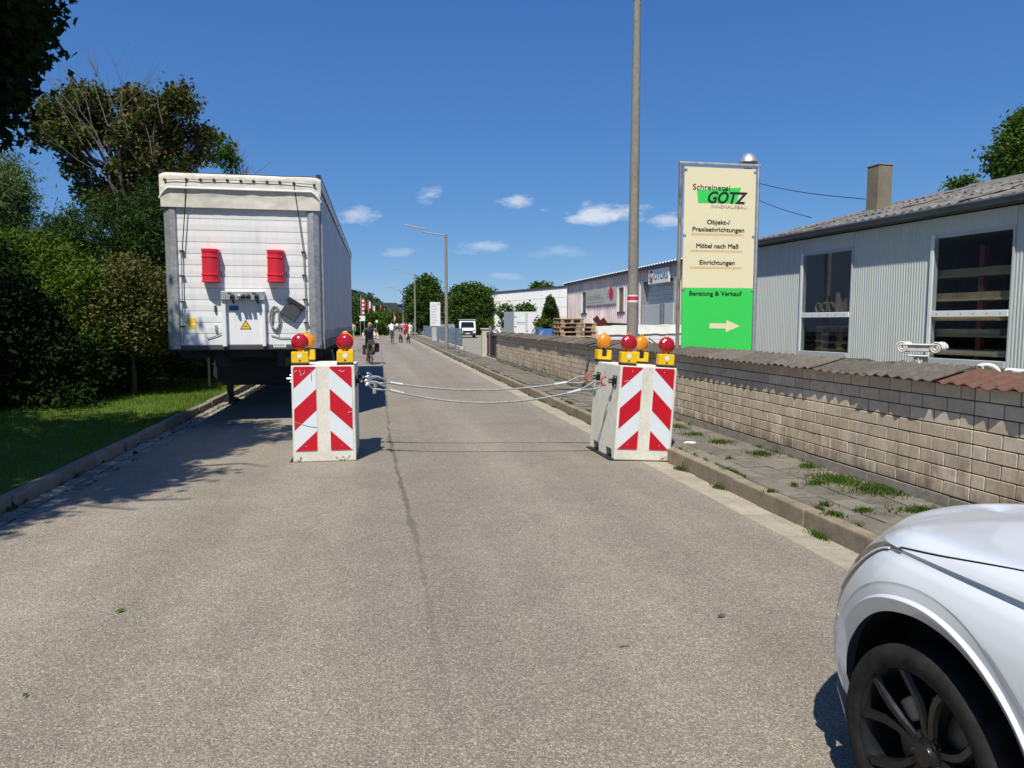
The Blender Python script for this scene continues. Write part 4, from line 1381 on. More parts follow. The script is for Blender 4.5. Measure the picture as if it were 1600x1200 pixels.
# landing legs near Y=16
for sx in (-1, 1):
    m = MB(); m.box(sx * 1.03 - .085, sx * 1.03 + .085, 3.68, 3.86, .45, 1.2)
    m.box(sx * 1.03 - .06, sx * 1.03 + .06, 3.71, 3.83, .03, .452)
    lg = m.build('landing_leg', 'black_steel', tr, bevel=.006)
    MB().prism([(sx * 1.03 - .17, .004), (sx * 1.03 + .17, .004), (sx * 1.03 + .11, .08), (sx * 1.03 - .11, .08)], 3.62, 3.92).build('foot', 'black_steel', lg)
MB().tube([(-1.03, 3.77, .78), (1.03, 3.77, .78)], .04, 8).build('leg_crossbar', 'black_steel', tr)
m = MB(); m.prism([(-1.19, .62), (-1.03, .42), (1.1, .42), (1.19, .62), (1.19, 1.05), (1.0, 1.16), (-1.02, 1.16), (-1.15, 1.05)], 2.9, 3.55); m.build('pallet_box', 'black_steel', tr, bevel=.02)
MB().box(-1.215, -1.165, 2.6, 2.66, .42, 1.2).build('side_guard_post', 'black_steel', tr, bevel=.01)
m = MB()
for z in (.55, .85): m.box(1.15, 1.19, 4.3, 8.6, z, z + .1); m.box(-1.19, -1.15, 4.3, 8.6, z, z + .1)
m.build('side_guard', 'dark_grey', tr)
for ax in (9.0, 10.31, 11.62):
    for sx in (-1, 1):
        R_ = .52
        w = empty('wheel', (sx * 1.02, ax, R_)); w.parent = tr
        prof = [(.29, -.17), (.44, -.185), (.505, -.16), (.52, -.12), (.52, .12), (.505, .16), (.44, .185), (.29, .17)]
        MB().lathe(prof, 28, Matrix.Rotation(PI / 2, 4, 'Y'), cap=False).build('tyre', 'tyre', w, smooth=True)
        MB().lathe([(.29, -.15), (.25, -.05), (.1, -.04), (.1, .04), (.25, .05), (.29, .15)], 20, Matrix.Rotation(PI / 2, 4, 'Y')).build('rim', 'galv', w, smooth=True)
        MB().prism([(ax - .6, .95), (ax - .45, 1.12), (ax + .45, 1.12), (ax + .6, .95), (ax + .57, .95), (ax + .43, 1.09), (ax - .43, 1.09), (ax - .57, .95)], sx * 1.02 - .2, sx * 1.02 + .2, 'x').build('mudguard', 'black_plastic', tr)

# ------------------------------------------------------------------ grey workshop on the right
BO = Vector((7.80, 13.95, .10))
BA = math.atan2(-.9945, .105)
shop = empty('workshop', BO, (0, 0, BA), 'low workshop clad in pale grey corrugated sheet with two large windows', 'building')
be = Vector((math.cos(BA), math.sin(BA), 0)); bi = Vector((-math.sin(BA), math.cos(BA), 0))   # along the front, into the house
def fp(u, v, d=0.0):
    """pixel on the workshop's front -> (along, height above yard)"""
    p = at(u, v, plane=(BO - bi * d, bi)); q = p - BO
    return (q.dot(be), q.z)
EZ = 3.18                                 # eave height above the yard
w1a, w1t = fp(1258, 395); w1b, _ = fp(1333, 388); _, w1z = fp(1252, 553); _, w1m = fp(1295, 492)
w2a, w2t = fp(1464, 370); w2b, _ = fp(1586, 357); _, w2z = fp(1510, 572); _, w2m = fp(1515, 490)
w1t = w2t = min(w1t, w2t); w1z = w2z = (w1z + w2z) / 2 + .05
SL = 12.0
def ribs(s0, s1, z0, z1, par, mat, pitch=.05, depth=.008, y0=0, name='cladding_panel'):
    m = MB()
    n = max(1, round((s1 - s0) / pitch))
    w = (s1 - s0) / n
    xs, ys = [], []
    for k in range(n):
        for f, d in ((0, 0), (.45, 0), (.55, -depth), (.9, -depth)):
            xs.append(s0 + (k + f) * w); ys.append(y0 + d)
    xs.append(s1); ys.append(y0)
    vs = [(x, y, z) for x, y in zip(xs, ys) for z in (z0, z1)]
    fs = [(2 * i, 2 * i + 2, 2 * i + 3, 2 * i + 1) for i in range(len(xs) - 1)]
    m.add(vs, fs)
    o = m.build(name, mat, par, fixn=False)
    return o
fr = .06
ribs(0.02, w1a - fr, 0, EZ - .02, shop, 'grey_cladding')
ribs(w1b + fr * .4, w2a - fr, 0, EZ - .02, shop, 'grey_cladding')
ribs(w2b + fr * .4, SL, 0, EZ - .02, shop, 'grey_cladding')
for a, b in ((w1a - fr, w1b + .03), (w2a - fr, w2b + .03)):
    MB().box(a, b, -.012, .1, w1t + .02, EZ - .02).build('lintel', 'grey_cladding', shop)
    ribs(a, b, 0, w1z - .06, shop, 'grey_cladding')
wins = []
for (a, b, zm, lab) in ((w1a, w1b, w1m, None), (w2a, w2b, w2m, None)):
    W_ = empty('window', (0, 0, 0)); W_.parent = shop
    m = MB()
    m.box(a - fr, a, -.05, .05, w1z - .06, w1t + .02)
    m.build('left_jamb', 'frame_white', W_, bevel=.004)
    MB().box(b, b + .03, -.03, .05, w1z - .06, w1t + .02).build('right_jamb', 'frame_grey', W_, bevel=.004)
    MB().box(a, b, -.02, .05, w1t - .03, w1t + .019).build('head', 'frame_grey', W_)
    MB().box(a, b, -.06, .05, w1z - .06, w1z + .03).build('sill', 'frame_grey', W_, bevel=.004)
    o = MB().box(a + .0, b - .0, -.045, .04, zm - .045, zm + .045).build('transom', 'frame_white', W_, bevel=.004)
    for k in range(6):
        x = a + (b - a) * (k + .5) / 6
        MB().lathe([(.008, 0), (.008, .004)], 6, Matrix.Translation((x, -.0455, zm)) @ Matrix.Rotation(PI / 2, 4, 'X')).build('screw', 'dark_grey', W_)
    for z0, z1 in ((zm + .0455, w1t - .031), (w1z + .031, zm - .0455)):      # panes turned to keep the sign's reflection out of view
        pn = MB().box((a - b) / 2, (b - a) / 2, -.003, .003, z0, z1).build('pane', 'glass', W_)
        pn.location = ((a + b) / 2, .015, 0); pn.rotation_euler = (0, 0, math.radians(4.4))
# walls, interior
MB().box(0, .15, .02, 7.6, 0, EZ).build('end_wall', 'grey_cladding', shop)
MB().box(SL - .15, SL, .02, 7.6, 0, EZ).build('end_wall', 'grey_cladding', shop)
MB().box(.15, SL - .15, 7.4, 7.6, 0, EZ).build('back_wall', 'interior', shop)
MB().box(.15, SL - .15, .1, 7.4, EZ - .03, EZ).build('ceiling', 'interior', shop)
MB().box(.15, SL - .15, .1, 7.4, .01, .05).build('workshop_floor', 'interior_floor', shop)
# roof: one visible slope laid with overlapping corrugated sheets
rp = at(1333, 323, y=13.9) - BO
RD, RZ = 3.9, EZ + .12 + 1.02
rk = MB(); rk.prism([(-.10, EZ + .06), (RD, RZ - .06), (RD, RZ - .16), (.15, EZ + .0), (-.10, EZ + .046)], .02, SL - .0, 'x')
rk.build('roof_core', 'interior', shop)
def roof_sheet_mesh(seed):
    m = MB(); L, Wd = 1.06, 1.0
    sl = (RZ - EZ - .10) / (RD + .1)
    m.grid(lambda a, b: (Wd * b, L * a, sl * L * a + .025 * math.cos(2 * PI * b * Wd / .1667) + .02 * (1 - a) + .012 * mnoise.noise((a * 4, b * 5, seed)) + .012 * mnoise.noise((a * 14, b * 16, seed))), 7, 36)
    m.grid(lambda a, b: (Wd * b, -.0, .025 * math.cos(2 * PI * b * Wd / .1667) + .02 - .03 * (1 - a)), 1, 36)
    return m
sl_ = (RZ - EZ - .10) / (RD + .1)
rs = [roof_sheet_mesh(k * 7.3).build('roof_sheet', 'roof_sheet', shop, smooth=True, fixn=False) for k in range(4)]
ur = set()
for r in range(4):
    for c_ in range(12):
        k = random.randrange(4)
        o = rs[k] if k not in ur else mesh_copy(rs[k], parent=shop, name='roof_sheet')
        ur.add(k)
        yy = -.10 + r * 1.0
        o.location = (-.06 + c_ * 1.0 + random.uniform(-.01, .01), yy, EZ + .10 + sl_ * (yy + .10) + random.uniform(0, .02))
        o.rotation_euler = (0, 0, random.uniform(-.008, .008))
m = MB(); m.grid(lambda a, b: (-.02 + (SL + .04) * b, RD - .02 + 4.0 * a, RZ + .02 - sl_ * 4.0 * a), 2, 10); m.build('rear_roof_slope', 'roof_sheet', shop, fixn=False)
for k in range(8):
    x0 = 1.6 + k * 1.3
    MB().prism([(RD - .24, RZ - .04), (RD, RZ + .07), (RD + .24, RZ - .04), (RD + .2, RZ - .06), (RD, RZ + .03), (RD - .2, RZ - .06)], x0, x0 + 1.27, 'x').build('ridge_cap', 'roof_sheet', shop).location = (0, 0, random.uniform(0, .02))
# eaves: dark gutter and fascia
m = MB(); m.prism([(-.105, EZ + .03), (-.12, EZ + .05), (-.105, EZ + .11), (-.215, EZ + .11), (-.23, EZ + .085), (-.21, EZ + .035), (-.16, EZ + .01)], -.06, SL, 'x')
m.build('rain_gutter', 'gutter_pipe', shop, smooth=True)
MB().box(-.02, SL, -.104, -.022, EZ + .0, EZ + .045).build('soffit', 'gutter_pipe', shop)
# chimney
ca = at(1358, 300, plane=(BO + bi * 2.55, bi)) - BO; cb = at(1396, 300, plane=(BO + bi * 2.55, bi)) - BO
ct = at(1378, 257, plane=(BO + bi * 2.55, bi)) - BO
c0 = ca.dot(be) + .08; cw = .33
chm = MB().box(c0, c0 + cw, 2.4, 2.4 + .36, EZ + .4, ct.z - .03).build('chimney', 'chimney', shop, bevel=.012)
MB().box(c0 - .012, c0 + cw + .012, 2.388, 2.772, ct.z - .03, ct.z).build('chimney_rim', 'chimney', chm, bevel=.01)
m = MB(); m.box(c0 - .25, c0 + cw + .1, 2.05, 2.4, EZ + .7, EZ + .72); 
# things inside the workshop, seen through the panes
rack = empty('timber_rack', BO + be * ((w2a + w2b) / 2) + bi * .16, (0, 0, BA), 'tall timber rack loaded with boards behind the right workshop window', 'rack')
for sx in (-1.0, .05, 1.1):
    for dy in (0, .7): MB().box(sx - .04, sx + .04, dy - .04, dy + .04, .05, 2.7).build('upright', 'wood_red', rack)
for k, z in enumerate((.35, .62, .9, 1.15, 1.42, 1.66, 1.95, 2.3)):
    MB().box(-1.25, 1.3, -.07, .8, z - .03, z).build('shelf_board', 'wood_pallet', rack)
    for j in range(4):
        a = random.uniform(-1.2, -.6); b = random.uniform(.3, 1.35); y = -.05 + j * .2
        MB().box(a, b, y, y + .16, z + .001, z + random.uniform(.025, .10)).build('stacked_plank', random.choice(('pillar', 'wood_pallet', 'sign_tan', 'wood_old')), rack)
lb = empty('letter_shelf', BO + be * (w1a + .1) + bi * .055, (0, 0, BA), 'shelf with wooden letters and offcuts behind the left workshop window', 'shelf')
zs = w1m + .05
MB().box(0, w1b - w1a - .1, 0, .14, zs - .03, zs).build('shelf_board', 'wood_old', lb)
xx = .12
for k in range(5):
    MB().tube([(xx + .065 * math.cos(t), .1, zs + .095 + .085 * math.sin(t)) for t in [j * 2 * PI / 14 for j in range(14 if k != 2 else 11)]], .018, 6, closed=(k != 2)).build('wooden_letter', 'wood_pallet', lb, smooth=True)
    if k % 2: MB().box(xx + .05, xx + .085, .085, .115, zs + .01, zs + .26).build('wooden_letter', 'wood_pallet', lb)
    xx += .17
for k in range(4): MB().box(.62 + k * .11, .70 + k * .11, 0.06, .10, zs + .001, zs + (.36, .18, .24, .12)[k]).build('offcut', 'wood_pallet', lb)
MB().lathe([(.11, 0), (.10, .025), (.02, .05)], 14, Matrix.Translation((1.05, .15, zs + .30))).build('lamp_shade', 'white_paint', lb, smooth=True)
MB().tube([(1.05, .15, zs), (1.05, .15, zs + .31)], .012, 6).build('lamp_stem', 'white_paint', lb)

# pallets
def pallet(mat='wood_pallet'):
    root = empty('pallet', (0, 0, 0))
    L, W_ = 1.2, .8
    b = MB().box(-L / 2, L / 2, -.07, .07, 0, .022).build('board', mat, root, bevel=.003)
    for k, (y, z) in enumerate([(-.33, 0), (0, 0), (.33, 0), (-.33, .122), (-.165, .122), (0, .122), (.165, .122), (.33, .122)]):
        o = b if k == 0 else mesh_copy(b, parent=root, name='board')
        o.location = (0, y, z)
    c = MB().box(-.07, .07, -W_ / 2, W_ / 2, .1, .1215).build('cross_board', mat, root)
    for k, x in enumerate((-.52, 0, .52)):
        o = c if k == 0 else mesh_copy(c, parent=root, name='cross_board')
        o.location = (x, 0, 0)
    d = MB().box(-.07, .07, -.05, .05, .0225, .0995).build('block', mat, root)
    n = 0
    for x in (-.52, 0, .52):
        for y in (-.34, 0, .34):
            o = d if n == 0 else mesh_copy(d, parent=root, name='block')
            o.location = (x, y, 0); n += 1
    return root
pal = pallet(); pal_old = pallet('wood_old')
up = {'a': False, 'b': False}
def put_pallet(old, loc, rot, label, group):
    k = 'b' if old else 'a'
    src = pal_old if old else pal
    o = src if not up[k] else copy_tree(src)
    up[k] = True
    o.location = loc; o.rotation_euler = rot
    return tag(o, label, 'pallet', group)
# stack inside the workshop
NM = ('topmost', 'second', 'third', 'fourth', 'fifth', 'sixth', 'seventh', 'eighth', 'ninth', 'tenth')
for k in range(10):
    p = BO + be * (w1a + .85) + bi * .50
    put_pallet(False, (p.x, p.y, .16 + k * .148), (0, 0, BA + random.uniform(-.03, .03)), NM[9 - k] + ' pallet from the top of the stack inside the left workshop window', 'pallets inside the workshop')

# vent cowl that shows above the sign
p = at(1169, 256, y=12.6)
vent = empty('vent_cowl', (p.x, 12.6, .1), label='pale metal vent cowl on a pipe rising behind the sign', cat='vent')
hz = p.z - .1
MB().tube([(0, 0, 0), (0, 0, hz + .05)], .07, 14).build('pipe', 'galv', vent, smooth=True)
MB().lathe([(.17, hz - .0), (.185, hz + .02), (.15, hz + .10), (.09, hz + .17), (.02, hz + .195)], 24).build('hood', 'galv_light', vent, smooth=True)
MB().lathe([(.08, hz - .07), (.165, hz - .005)], 24).build('hood_cone', 'galv', vent, smooth=True)
# overhead wires from the sign's side to the workshop roof
for (u0, v0, y0, u1, v1, lab) in ((1187, 281, 16, 1352, 311, 'upper thin overhead wire running to the workshop roof'), (1187, 292, 15.5, 1268, 340, 'lower thin overhead wire running to the workshop gable')):
    a = at(u0 - 60, v0 - 12, y=y0 + 2); b = at(u1, v1, plane=(BO + bi * 2.2, bi))
    pts_ = [a.lerp(b, k / 14) + Vector((0, 0, -.12 * math.sin(PI * k / 14))) for k in range(15)]
    tag(MB().tube(pts_, .009, 5).build('overhead_wire', 'black_plastic'), lab, 'wire')
# ------------------------------------------------------------------ parked silver-white car, front left quarter in view
CX, CY = 2.535, 1.86
car = empty('parked_car', (CX, CY, 0), label='silver white car with black wheels parked by the right kerb, cut by the frame', cat='car')
HWd, R_ARCH, ZHUB = .93, .438, .337
def sstep(a, b, x):
    t = max(0.0, min(1.0, (x - a) / (b - a))); return t * t * (3 - 2 * t)
def outline(y):
    if y < .05: return -HWd + .012 * max(0, -y - 2.2) ** 2
    t = min(1.0, (y - .05) / .82)
    return -HWd * max(0.0, 1 - t ** 2.7) ** (1 / 2.1)
cols = [-.74 + .03 * k for k in range(10)] + [-.44 + .0175 * k for k in range(51)]
yv = cols[-1]
nose = []
for k in range(1, 41):
    a = k / 40 * PI / 2
    t = math.sin(a) ** (2 / 2.7)
    y = .05 + .82 * t
    if y > yv + .012: nose.append(y)
cols = cols + nose
# side section: inset from the outline and height, shoulder crease at CR
SZ = [.22, .25, .40, .50, .62, .72, .80, .86, .91, .945, .957]
SF = [.03, .012, .002, .0, .0, .001, .008, .024, .050, .074, .072]
NZ = [.20, .23, .34, .42, .50, .57, .64, .72, .79, .86, .89]
NF = [.17, .15, .03, .01, .0, .02, .04, .08, .14, .23, .30]
TOPF = [(.072, .957), (.094, .985), (.135, 1.010), (.25, 1.010), (.45, 1.003), (.93, .992)]
TOPN = [(.30, .89), (.40, .918), (.52, .945), (.66, .970), (.82, .985), (1.0, 1.0)]
TSUB = [5, 5, 6, 6, 7]
def smooth_interp(x, xs, ys):
    """monotone cubic through the points"""
    import bisect
    n = len(xs)
    i = max(0, min(n - 2, bisect.bisect_right(xs, x) - 1))
    def sl(k):
        if k <= 0 or k >= n - 1: return (ys[min(k + 1, n - 1)] - ys[max(k - 1, 0)]) / (xs[min(k + 1, n - 1)] - xs[max(k - 1, 0)])
        a = (ys[k] - ys[k - 1]) / (xs[k] - xs[k - 1]); b = (ys[k + 1] - ys[k]) / (xs[k + 1] - xs[k])
        return 0 if a * b <= 0 else 2 * a * b / (a + b)
    h = xs[i + 1] - xs[i]; t = max(0, min(1, (x - xs[i]) / h))
    m0, m1 = sl(i) * h, sl(i + 1) * h
    return ys[i] * (2 * t ** 3 - 3 * t * t + 1) + m0 * (t ** 3 - 2 * t * t + t) + ys[i + 1] * (3 * t * t - 2 * t ** 3) + m1 * (t ** 3 - t * t)
RHO = [q + .026 for q in (.412, .418, .426, .436, .446, .454, .459, .463, .468, .476, .486, .496, .503, .509, .517, .527, .54)]
NL, NU = len(RHO), 20
CR = NL - 1 + NU
def flare(r):
    r = r - .026
    if r < .456: return -.034 + .034 * (r - .412) / .044
    if r < .460: return .0
    if r < .468: return -.011 * (r - .460) / .008
    if r < .503: return -.011 + .007 * (r - .468) / .035
    if r < .510: return -.004 + .004 * (r - .503) / .007
    return 0.0
key_row = {'crease': CR, 'hood': CR + TSUB[0] + TSUB[1]}
CG = []
for ci, y in enumerate(cols):
    x = outline(y)
    w = sstep(.14, .74, y)
    yt = y if y < -.2 else -.2 + (y + .2) / (.87 + .2) * .82
    zt_ = .994 - .035 * max(0, y + .1) - .12 * max(0, y - .35) ** 1.5 + .035 * max(0, -y)
    RT = RHO[-1]
    zs_ = ZHUB + math.sqrt(max(0, RT * RT - y * y))
    zs_ = max(zs_, ZHUB)
    inner = [k for k in range(NL) if RHO[k] <= abs(y)]
    low = []
    zb0 = .235
    for k in range(NL):
        if RHO[k] > abs(y): low.append((ZHUB + math.sqrt(RHO[k] ** 2 - y * y), RHO[k]))
        else: low.append((zb0 + (ZHUB - zb0) * (k + .0) / max(1, len(inner)), max(abs(y), RHO[k])))
    rows = list(low)
    z_e = .957
    for k in range(1, NU + 1):
        z = zs_ + (z_e - zs_) * k / NU
        rows.append((z, math.hypot(y, max(0, z - ZHUB))))
    col = []
    kk = sstep(.25, -.5, y)
    for ri, (z, rr_) in enumerate(rows):
        f = smooth_interp(z, SZ, SF) / HWd
        tt = (z - .22) / (.957 - .22)
        zn = .20 + tt * (.89 - .20)
        fn = smooth_interp(zn, NZ, NF)
        if ri >= NL and kk > 0:      # undercut below the shoulder crease
            t = max(0, 1 - (.957 - z) / .055)
            f += (.030 * kk * t * t * (1 if ri < CR else 0)) / HWd * (1 - w)
        F = f * (1 - w) + fn * w
        Z_ = z * (1 - w) + zn * w
        px = x * (1 - F); py = y * (1 - F) + yt * F
        if z < .93: px -= flare(rr_) * (1 - sstep(.42, .60, y))
        col.append((px, py, Z_))
    base_z = col[-1][2]
    for i in range(len(TSUB)):
        for k in range(1, TSUB[i] + 1):
            t = k / TSUB[i]
            a, b = TOPF[i], TOPF[i + 1]; an, bn_ = TOPN[i], TOPN[i + 1]
            F = (a[0] + (b[0] - a[0]) * t) / HWd * (1 - w) + (an[0] + (bn_[0] - an[0]) * t) * w
            Zs = (a[1] + (b[1] - a[1]) * t) * (1 - w) + (an[1] + (bn_[1] - an[1]) * t) * w
            g = (i + t) / len(TSUB)
            Zs += (zt_ - (.992 * (1 - w) + 1.0 * w)) * g ** 1.2 + .02 * max(0, -y) * (1 - g)
            col.append((x * (1 - F), y * (1 - F) + yt * F, Zs))
    CG.append(col)
# even out the nose and the hood (not the crease rows) so that reflections run smoothly
A_ = np.array(CG)
for _ in range(4):
    B_ = A_.copy()
    B_[1:-1, CR + 1:-1] = .5 * A_[1:-1, CR + 1:-1] + .25 * (A_[:-2, CR + 1:-1] + A_[2:, CR + 1:-1])
    B_[1:-1, CR + 2:-1] = .5 * B_[1:-1, CR + 2:-1] + .25 * (B_[1:-1, CR + 1:-2] + B_[1:-1, CR + 3:])
    _w = np.clip((np.arange(A_.shape[1]) - CR - 1) / 9, 0, 1)[None, :, None]
    A_ = A_ * (1 - _w) + B_ * _w
CG = [[tuple(p) for p in c] for c in A_]
NR = len(CG[0]); NC = len(CG)
def part(name, mat, test, mats=None):
    for sgn in (1, -1):
        m = MB(); idx = {}
        def vi(c, r):
            if (c, r) not in idx:
                p = CG[c][r]; idx[(c, r)] = len(m.v); m.v.append((p[0] * sgn, p[1], p[2]))
            return idx[(c, r)]
        for c in range(NC - 1):
            for r in range(NR - 1):
                if test(c, r):
                    q = (vi(c, r), vi(c + 1, r), vi(c + 1, r + 1), vi(c, r + 1))
                    m.f.append(q if sgn > 0 else q[::-1]); m.mi.append(0)
        if m.f: yield m
yc = lambda c: (cols[c] + cols[c + 1]) / 2
SEAM_Y = .135
HOODR = key_row['hood']
def hood_row(y):
    if y < .17: return CR + (HOODR - CR) * min(1, (.19 - y) / .43)
    return CR - 3.5 * sstep(.17, .5, y)
def light_row(y): return CR - (1.6 + sstep(.14, .46, y) * 13.5)
def is_hood(c, r): return r >= HOODR
def surf(y, rf, off=0.0):
    """point of the left shell at station y and fractional row, pushed outwards"""
    c = max(0, min(NC - 2, sum(1 for q in cols if q <= y) - 1)); r = max(0, min(NR - 2, int(rf)))
    tc = (y - cols[c]) / (cols[c + 1] - cols[c]); tr_ = rf - r
    P = lambda a, b: Vector(CG[a][b])
    p = (P(c, r) * (1 - tr_) + P(c, r + 1) * tr_) * (1 - tc) + (P(c + 1, r) * (1 - tr_) + P(c + 1, r + 1) * tr_) * tc
    n = (P(c + 1, r) - P(c, r)).cross(P(c, r + 1) - P(c, r))
    if n.length > 1e-12:
        n.normalize()
        if n.dot(p - Vector((0, -.6, .5))) < 0: n = -n
        p = p + n * off
    return p
def join_sym(name, mat, test, **kw):
    mm = MB()
    for m in part(name, mat, test): mm.add(m.v, m.f)
    o = mm.build(name, mat, car, smooth=True, angle=28, fixn=False)
    bm = bmesh.new(); bm.from_mesh(o.data); bmesh.ops.remove_doubles(bm, verts=bm.verts[:], dist=1e-4); bmesh.ops.recalc_face_normals(bm, faces=bm.faces[:]); bm.to_mesh(o.data); bm.free()
    o.data.set_sharp_from_angle(angle=math.radians(28))
    return o
join_sym('hood', 'car_paint', is_hood)
join_sym('front_bumper', 'car_paint', lambda c, r: not is_hood(c, r) and yc(c) > SEAM_Y)
for sgn, nm in ((1, 'fender'), (-1, 'fender')):
    ms = list(part('fender', 'car_paint', lambda c, r: not is_hood(c, r) and yc(c) <= SEAM_Y))
    m = ms[0] if sgn > 0 else ms[1]
    m.build('fender', 'car_paint', car, smooth=True, angle=28)
    m = MB()
    def lens(a, b, off):
        y = .15 + .46 * a
        lo, hi = light_row(y), hood_row(y)
        k = 1 - max(0, (a - .72) / .28) ** 2
        mid = (lo + hi) / 2
        p = surf(y, mid + (lo + (hi - lo) * b - mid) * max(k, .02), off)
        return (p.x * sgn, p.y, p.z)
    m.grid(lambda a, b: lens(a, b, .0045 * (1 - abs(2 * b - 1) ** 8)), 40, 10)
    hl = m.build('headlight', 'headlight', car, smooth=True)
    m = MB()
    m.tube([lens(a, .22, .006) for a in [k / 20 for k in range(3, 17)]], .004, 6)
    m.build('lamp_strip', 'frame_white', hl, smooth=True)
# seams
def seam(name, pts, r, mat):
    for sgn in (1, -1):
        MB().tube([(p[0] * sgn, p[1], p[2]) for p in pts], r, 6).build(name, mat, car, smooth=True)
ci0 = min(range(NC), key=lambda c: abs(cols[c] - SEAM_Y))
c_s = [c for c in range(NC) if -.62 <= cols[c] <= .80]
hp = [surf(-.24 + .40 * k / 30, hood_row(-.24 + .40 * k / 30), .0006) for k in range(31)]
seam('hood_gap', hp, .0032, 'gap_black')
seam('hood_gap', [surf(-.24, HOODR, .0006), surf(-.27, HOODR + 4, .0006), surf(-.29, HOODR + 9, .0006)], .0032, 'gap_black')
cb3 = min(range(NC), key=lambda c: abs(cols[c] + .565))
seam('door_gap', [CG[cb3][r] for r in range(0, CR - 7)], .003, 'gap_black')
# door and rear body (beside and behind the camera), cabin
def body_loft(name, y0, y1, mat, ny=20):
    zs = [(.02, .27), (.0, .42), (.0, .62), (.004, .74), (.02, .86), (.05, .935), (.048, .957), (.075, .99), (.10, 1.06)]
    mm = MB()
    for sgn in (1, -1):
        def f(a, b):
            y = y0 + (y1 - y0) * a
            k = b * (len(zs) - 1); i = min(int(k), len(zs) - 2); t = k - i
            d = zs[i][0] * (1 - t) + zs[i + 1][0] * t; z = zs[i][1] * (1 - t) + zs[i + 1][1] * t
            zb = .27
            yy = y + 2.75
            if abs(yy) < R_ARCH: zb = ZHUB + math.sqrt(R_ARCH ** 2 - yy * yy)
            if z < .9 and zb > .27: z = zb + (z - .27) * (.9 - zb) / (.9 - .27)
            cv = .10 * max(0, -y - 3.2) ** 1.5
            x = -HWd + d + cv - (flare(math.hypot(yy, z - ZHUB)) if z < .93 else 0) - (0 if b < .7 or y < -1 else 0)
            if .62 < b < .76: x += .02
            return (x * sgn, y, z)
        mm.grid(f, ny, 24)
    return mm.build(name, mat, car, smooth=True, angle=28)
body_loft('front_door', -.745, -1.75, 'car_paint'); body_loft('rear_door', -1.755, -2.45, 'car_paint', 14); body_loft('rear_quarter', -2.455, -3.70, 'car_paint', 40)
MB().tube([(-HWd + .0, -.742, z) for z in (.3, .6, .74)] + [(-HWd + .03, -.742, .88), (-HWd + .05, -.742, .957), (-HWd + .10, -.742, 1.03)], .003, 6).build('door_gap', 'gap_black', car)
for sy in (-1.55, -2.3): MB().box(-HWd - .03, -HWd + .015, sy - .1, sy + .1, .80, .83).build('door_handle', 'car_paint', car, bevel=.008)
cab = [(-.72, 1.09, .80), (-1.45, 1.53, .60), (-1.9, 1.61, .58), (-2.7, 1.60, .57), (-3.25, 1.48, .55), (-3.72, 1.06, .70)]
m = MB()
n = 12
def cabf(a, b):
    k = a * (len(cab) - 1); i = min(int(k), len(cab) - 2); t = k - i
    y, z, w = [cab[i][q] * (1 - t) + cab[i + 1][q] * t for q in range(3)]
    s = (b - .5) * 2
    zz = z - .05 * s * s
    return (w * s, y, zz)
m.grid(cabf, 20, 10); m.build('roof', 'car_paint', car, smooth=True)
for sgn in (-1, 1):
    m = MB()
    def sw(a, b):
        p = cabf(.02 + .96 * a, 1 if sgn > 0 else 0)
        q = (sgn * (HWd - .10), p[1], 1.055)
        return tuple(p[i] * (1 - b) + q[i] * b for i in range(3))
    m.grid(sw, 16, 4); m.build('side_window', 'car_glass', car, smooth=True)
m = MB(); m.grid(lambda a, b: (lambda p: (p[0] * 1.0, p[1] + .004, p[2] + .006))(cabf(.02 + .17 * a, .04 + .92 * b)), 4, 8); m.build('windscreen', 'car_glass', car, smooth=True)
MB().box(-.86, .86, -3.72, -3.68, .3, 1.06).build('tailgate', 'car_paint', car, bevel=.02)
# dark shell under the panels, arch liners, lip, grille, fog trim, plate
m = MB(); m.box(-.86, .86, -3.66, -.44, .26, .95); m.box(-.60, .60, -.44, .40, .3, .90); m.box(-.50, .50, .40, .60, .3, .80)
m.build('inner_shell', 'gap_black', car)
for sgn in (-1, 1):
    m = MB()
    m.grid(lambda a, b: (sgn * (abs(outline(max(0, -(R_ARCH) * math.cos(PI * a * 1.1 - .16)))) - .080 - .24 * b), -(R_ARCH + .004 + .012 * b) * math.cos(PI * a * 1.1 - .16), ZHUB + (R_ARCH + .004 + .012 * b) * math.sin(PI * a * 1.1 - .16)), 30, 3)
    m.build('arch_liner', 'gap_black', car, smooth=True)
pts_l = [(outline(y) * .985, y - .015, .245) for y in [.44, .50, .58, .66, .74, .80, .84, .865]]
for sgn in (-1, 1):
    m = MB()
    for q in range(len(pts_l) - 1):
        a, b = pts_l[q], pts_l[q + 1]
        m.add([(a[0] * -sgn, a[1], .30), (b[0] * -sgn, b[1], .30), (b[0] * -sgn * .97, b[1] - .02, .19), (a[0] * -sgn * .97, a[1] - .02, .19)], [(0, 1, 2, 3)])
    m.build('bumper_lip', 'car_paint', car, smooth=True)
MB().box(-.45, .45, .80, .875, .50, .72).build('grille', 'black_plastic', car, bevel=.02)
MB().box(-.26, .26, .876, .884, .44, .55).build('number_plate', 'white_paint', car)
_c = min(range(NC), key=lambda c: abs(cols[c] - .47)); _p = min(CG[_c][:CR], key=lambda p: abs(p[2] - .585))
MB().lathe([(.016, -.004), (.017, .001), (.010, .003)], 14, Matrix.Translation(_p) @ Matrix.Rotation(math.radians(-20), 4, 'Z') @ Matrix.Rotation(-PI / 2, 4, 'Y')).build('parking_sensor', 'frame_grey', car, smooth=True)
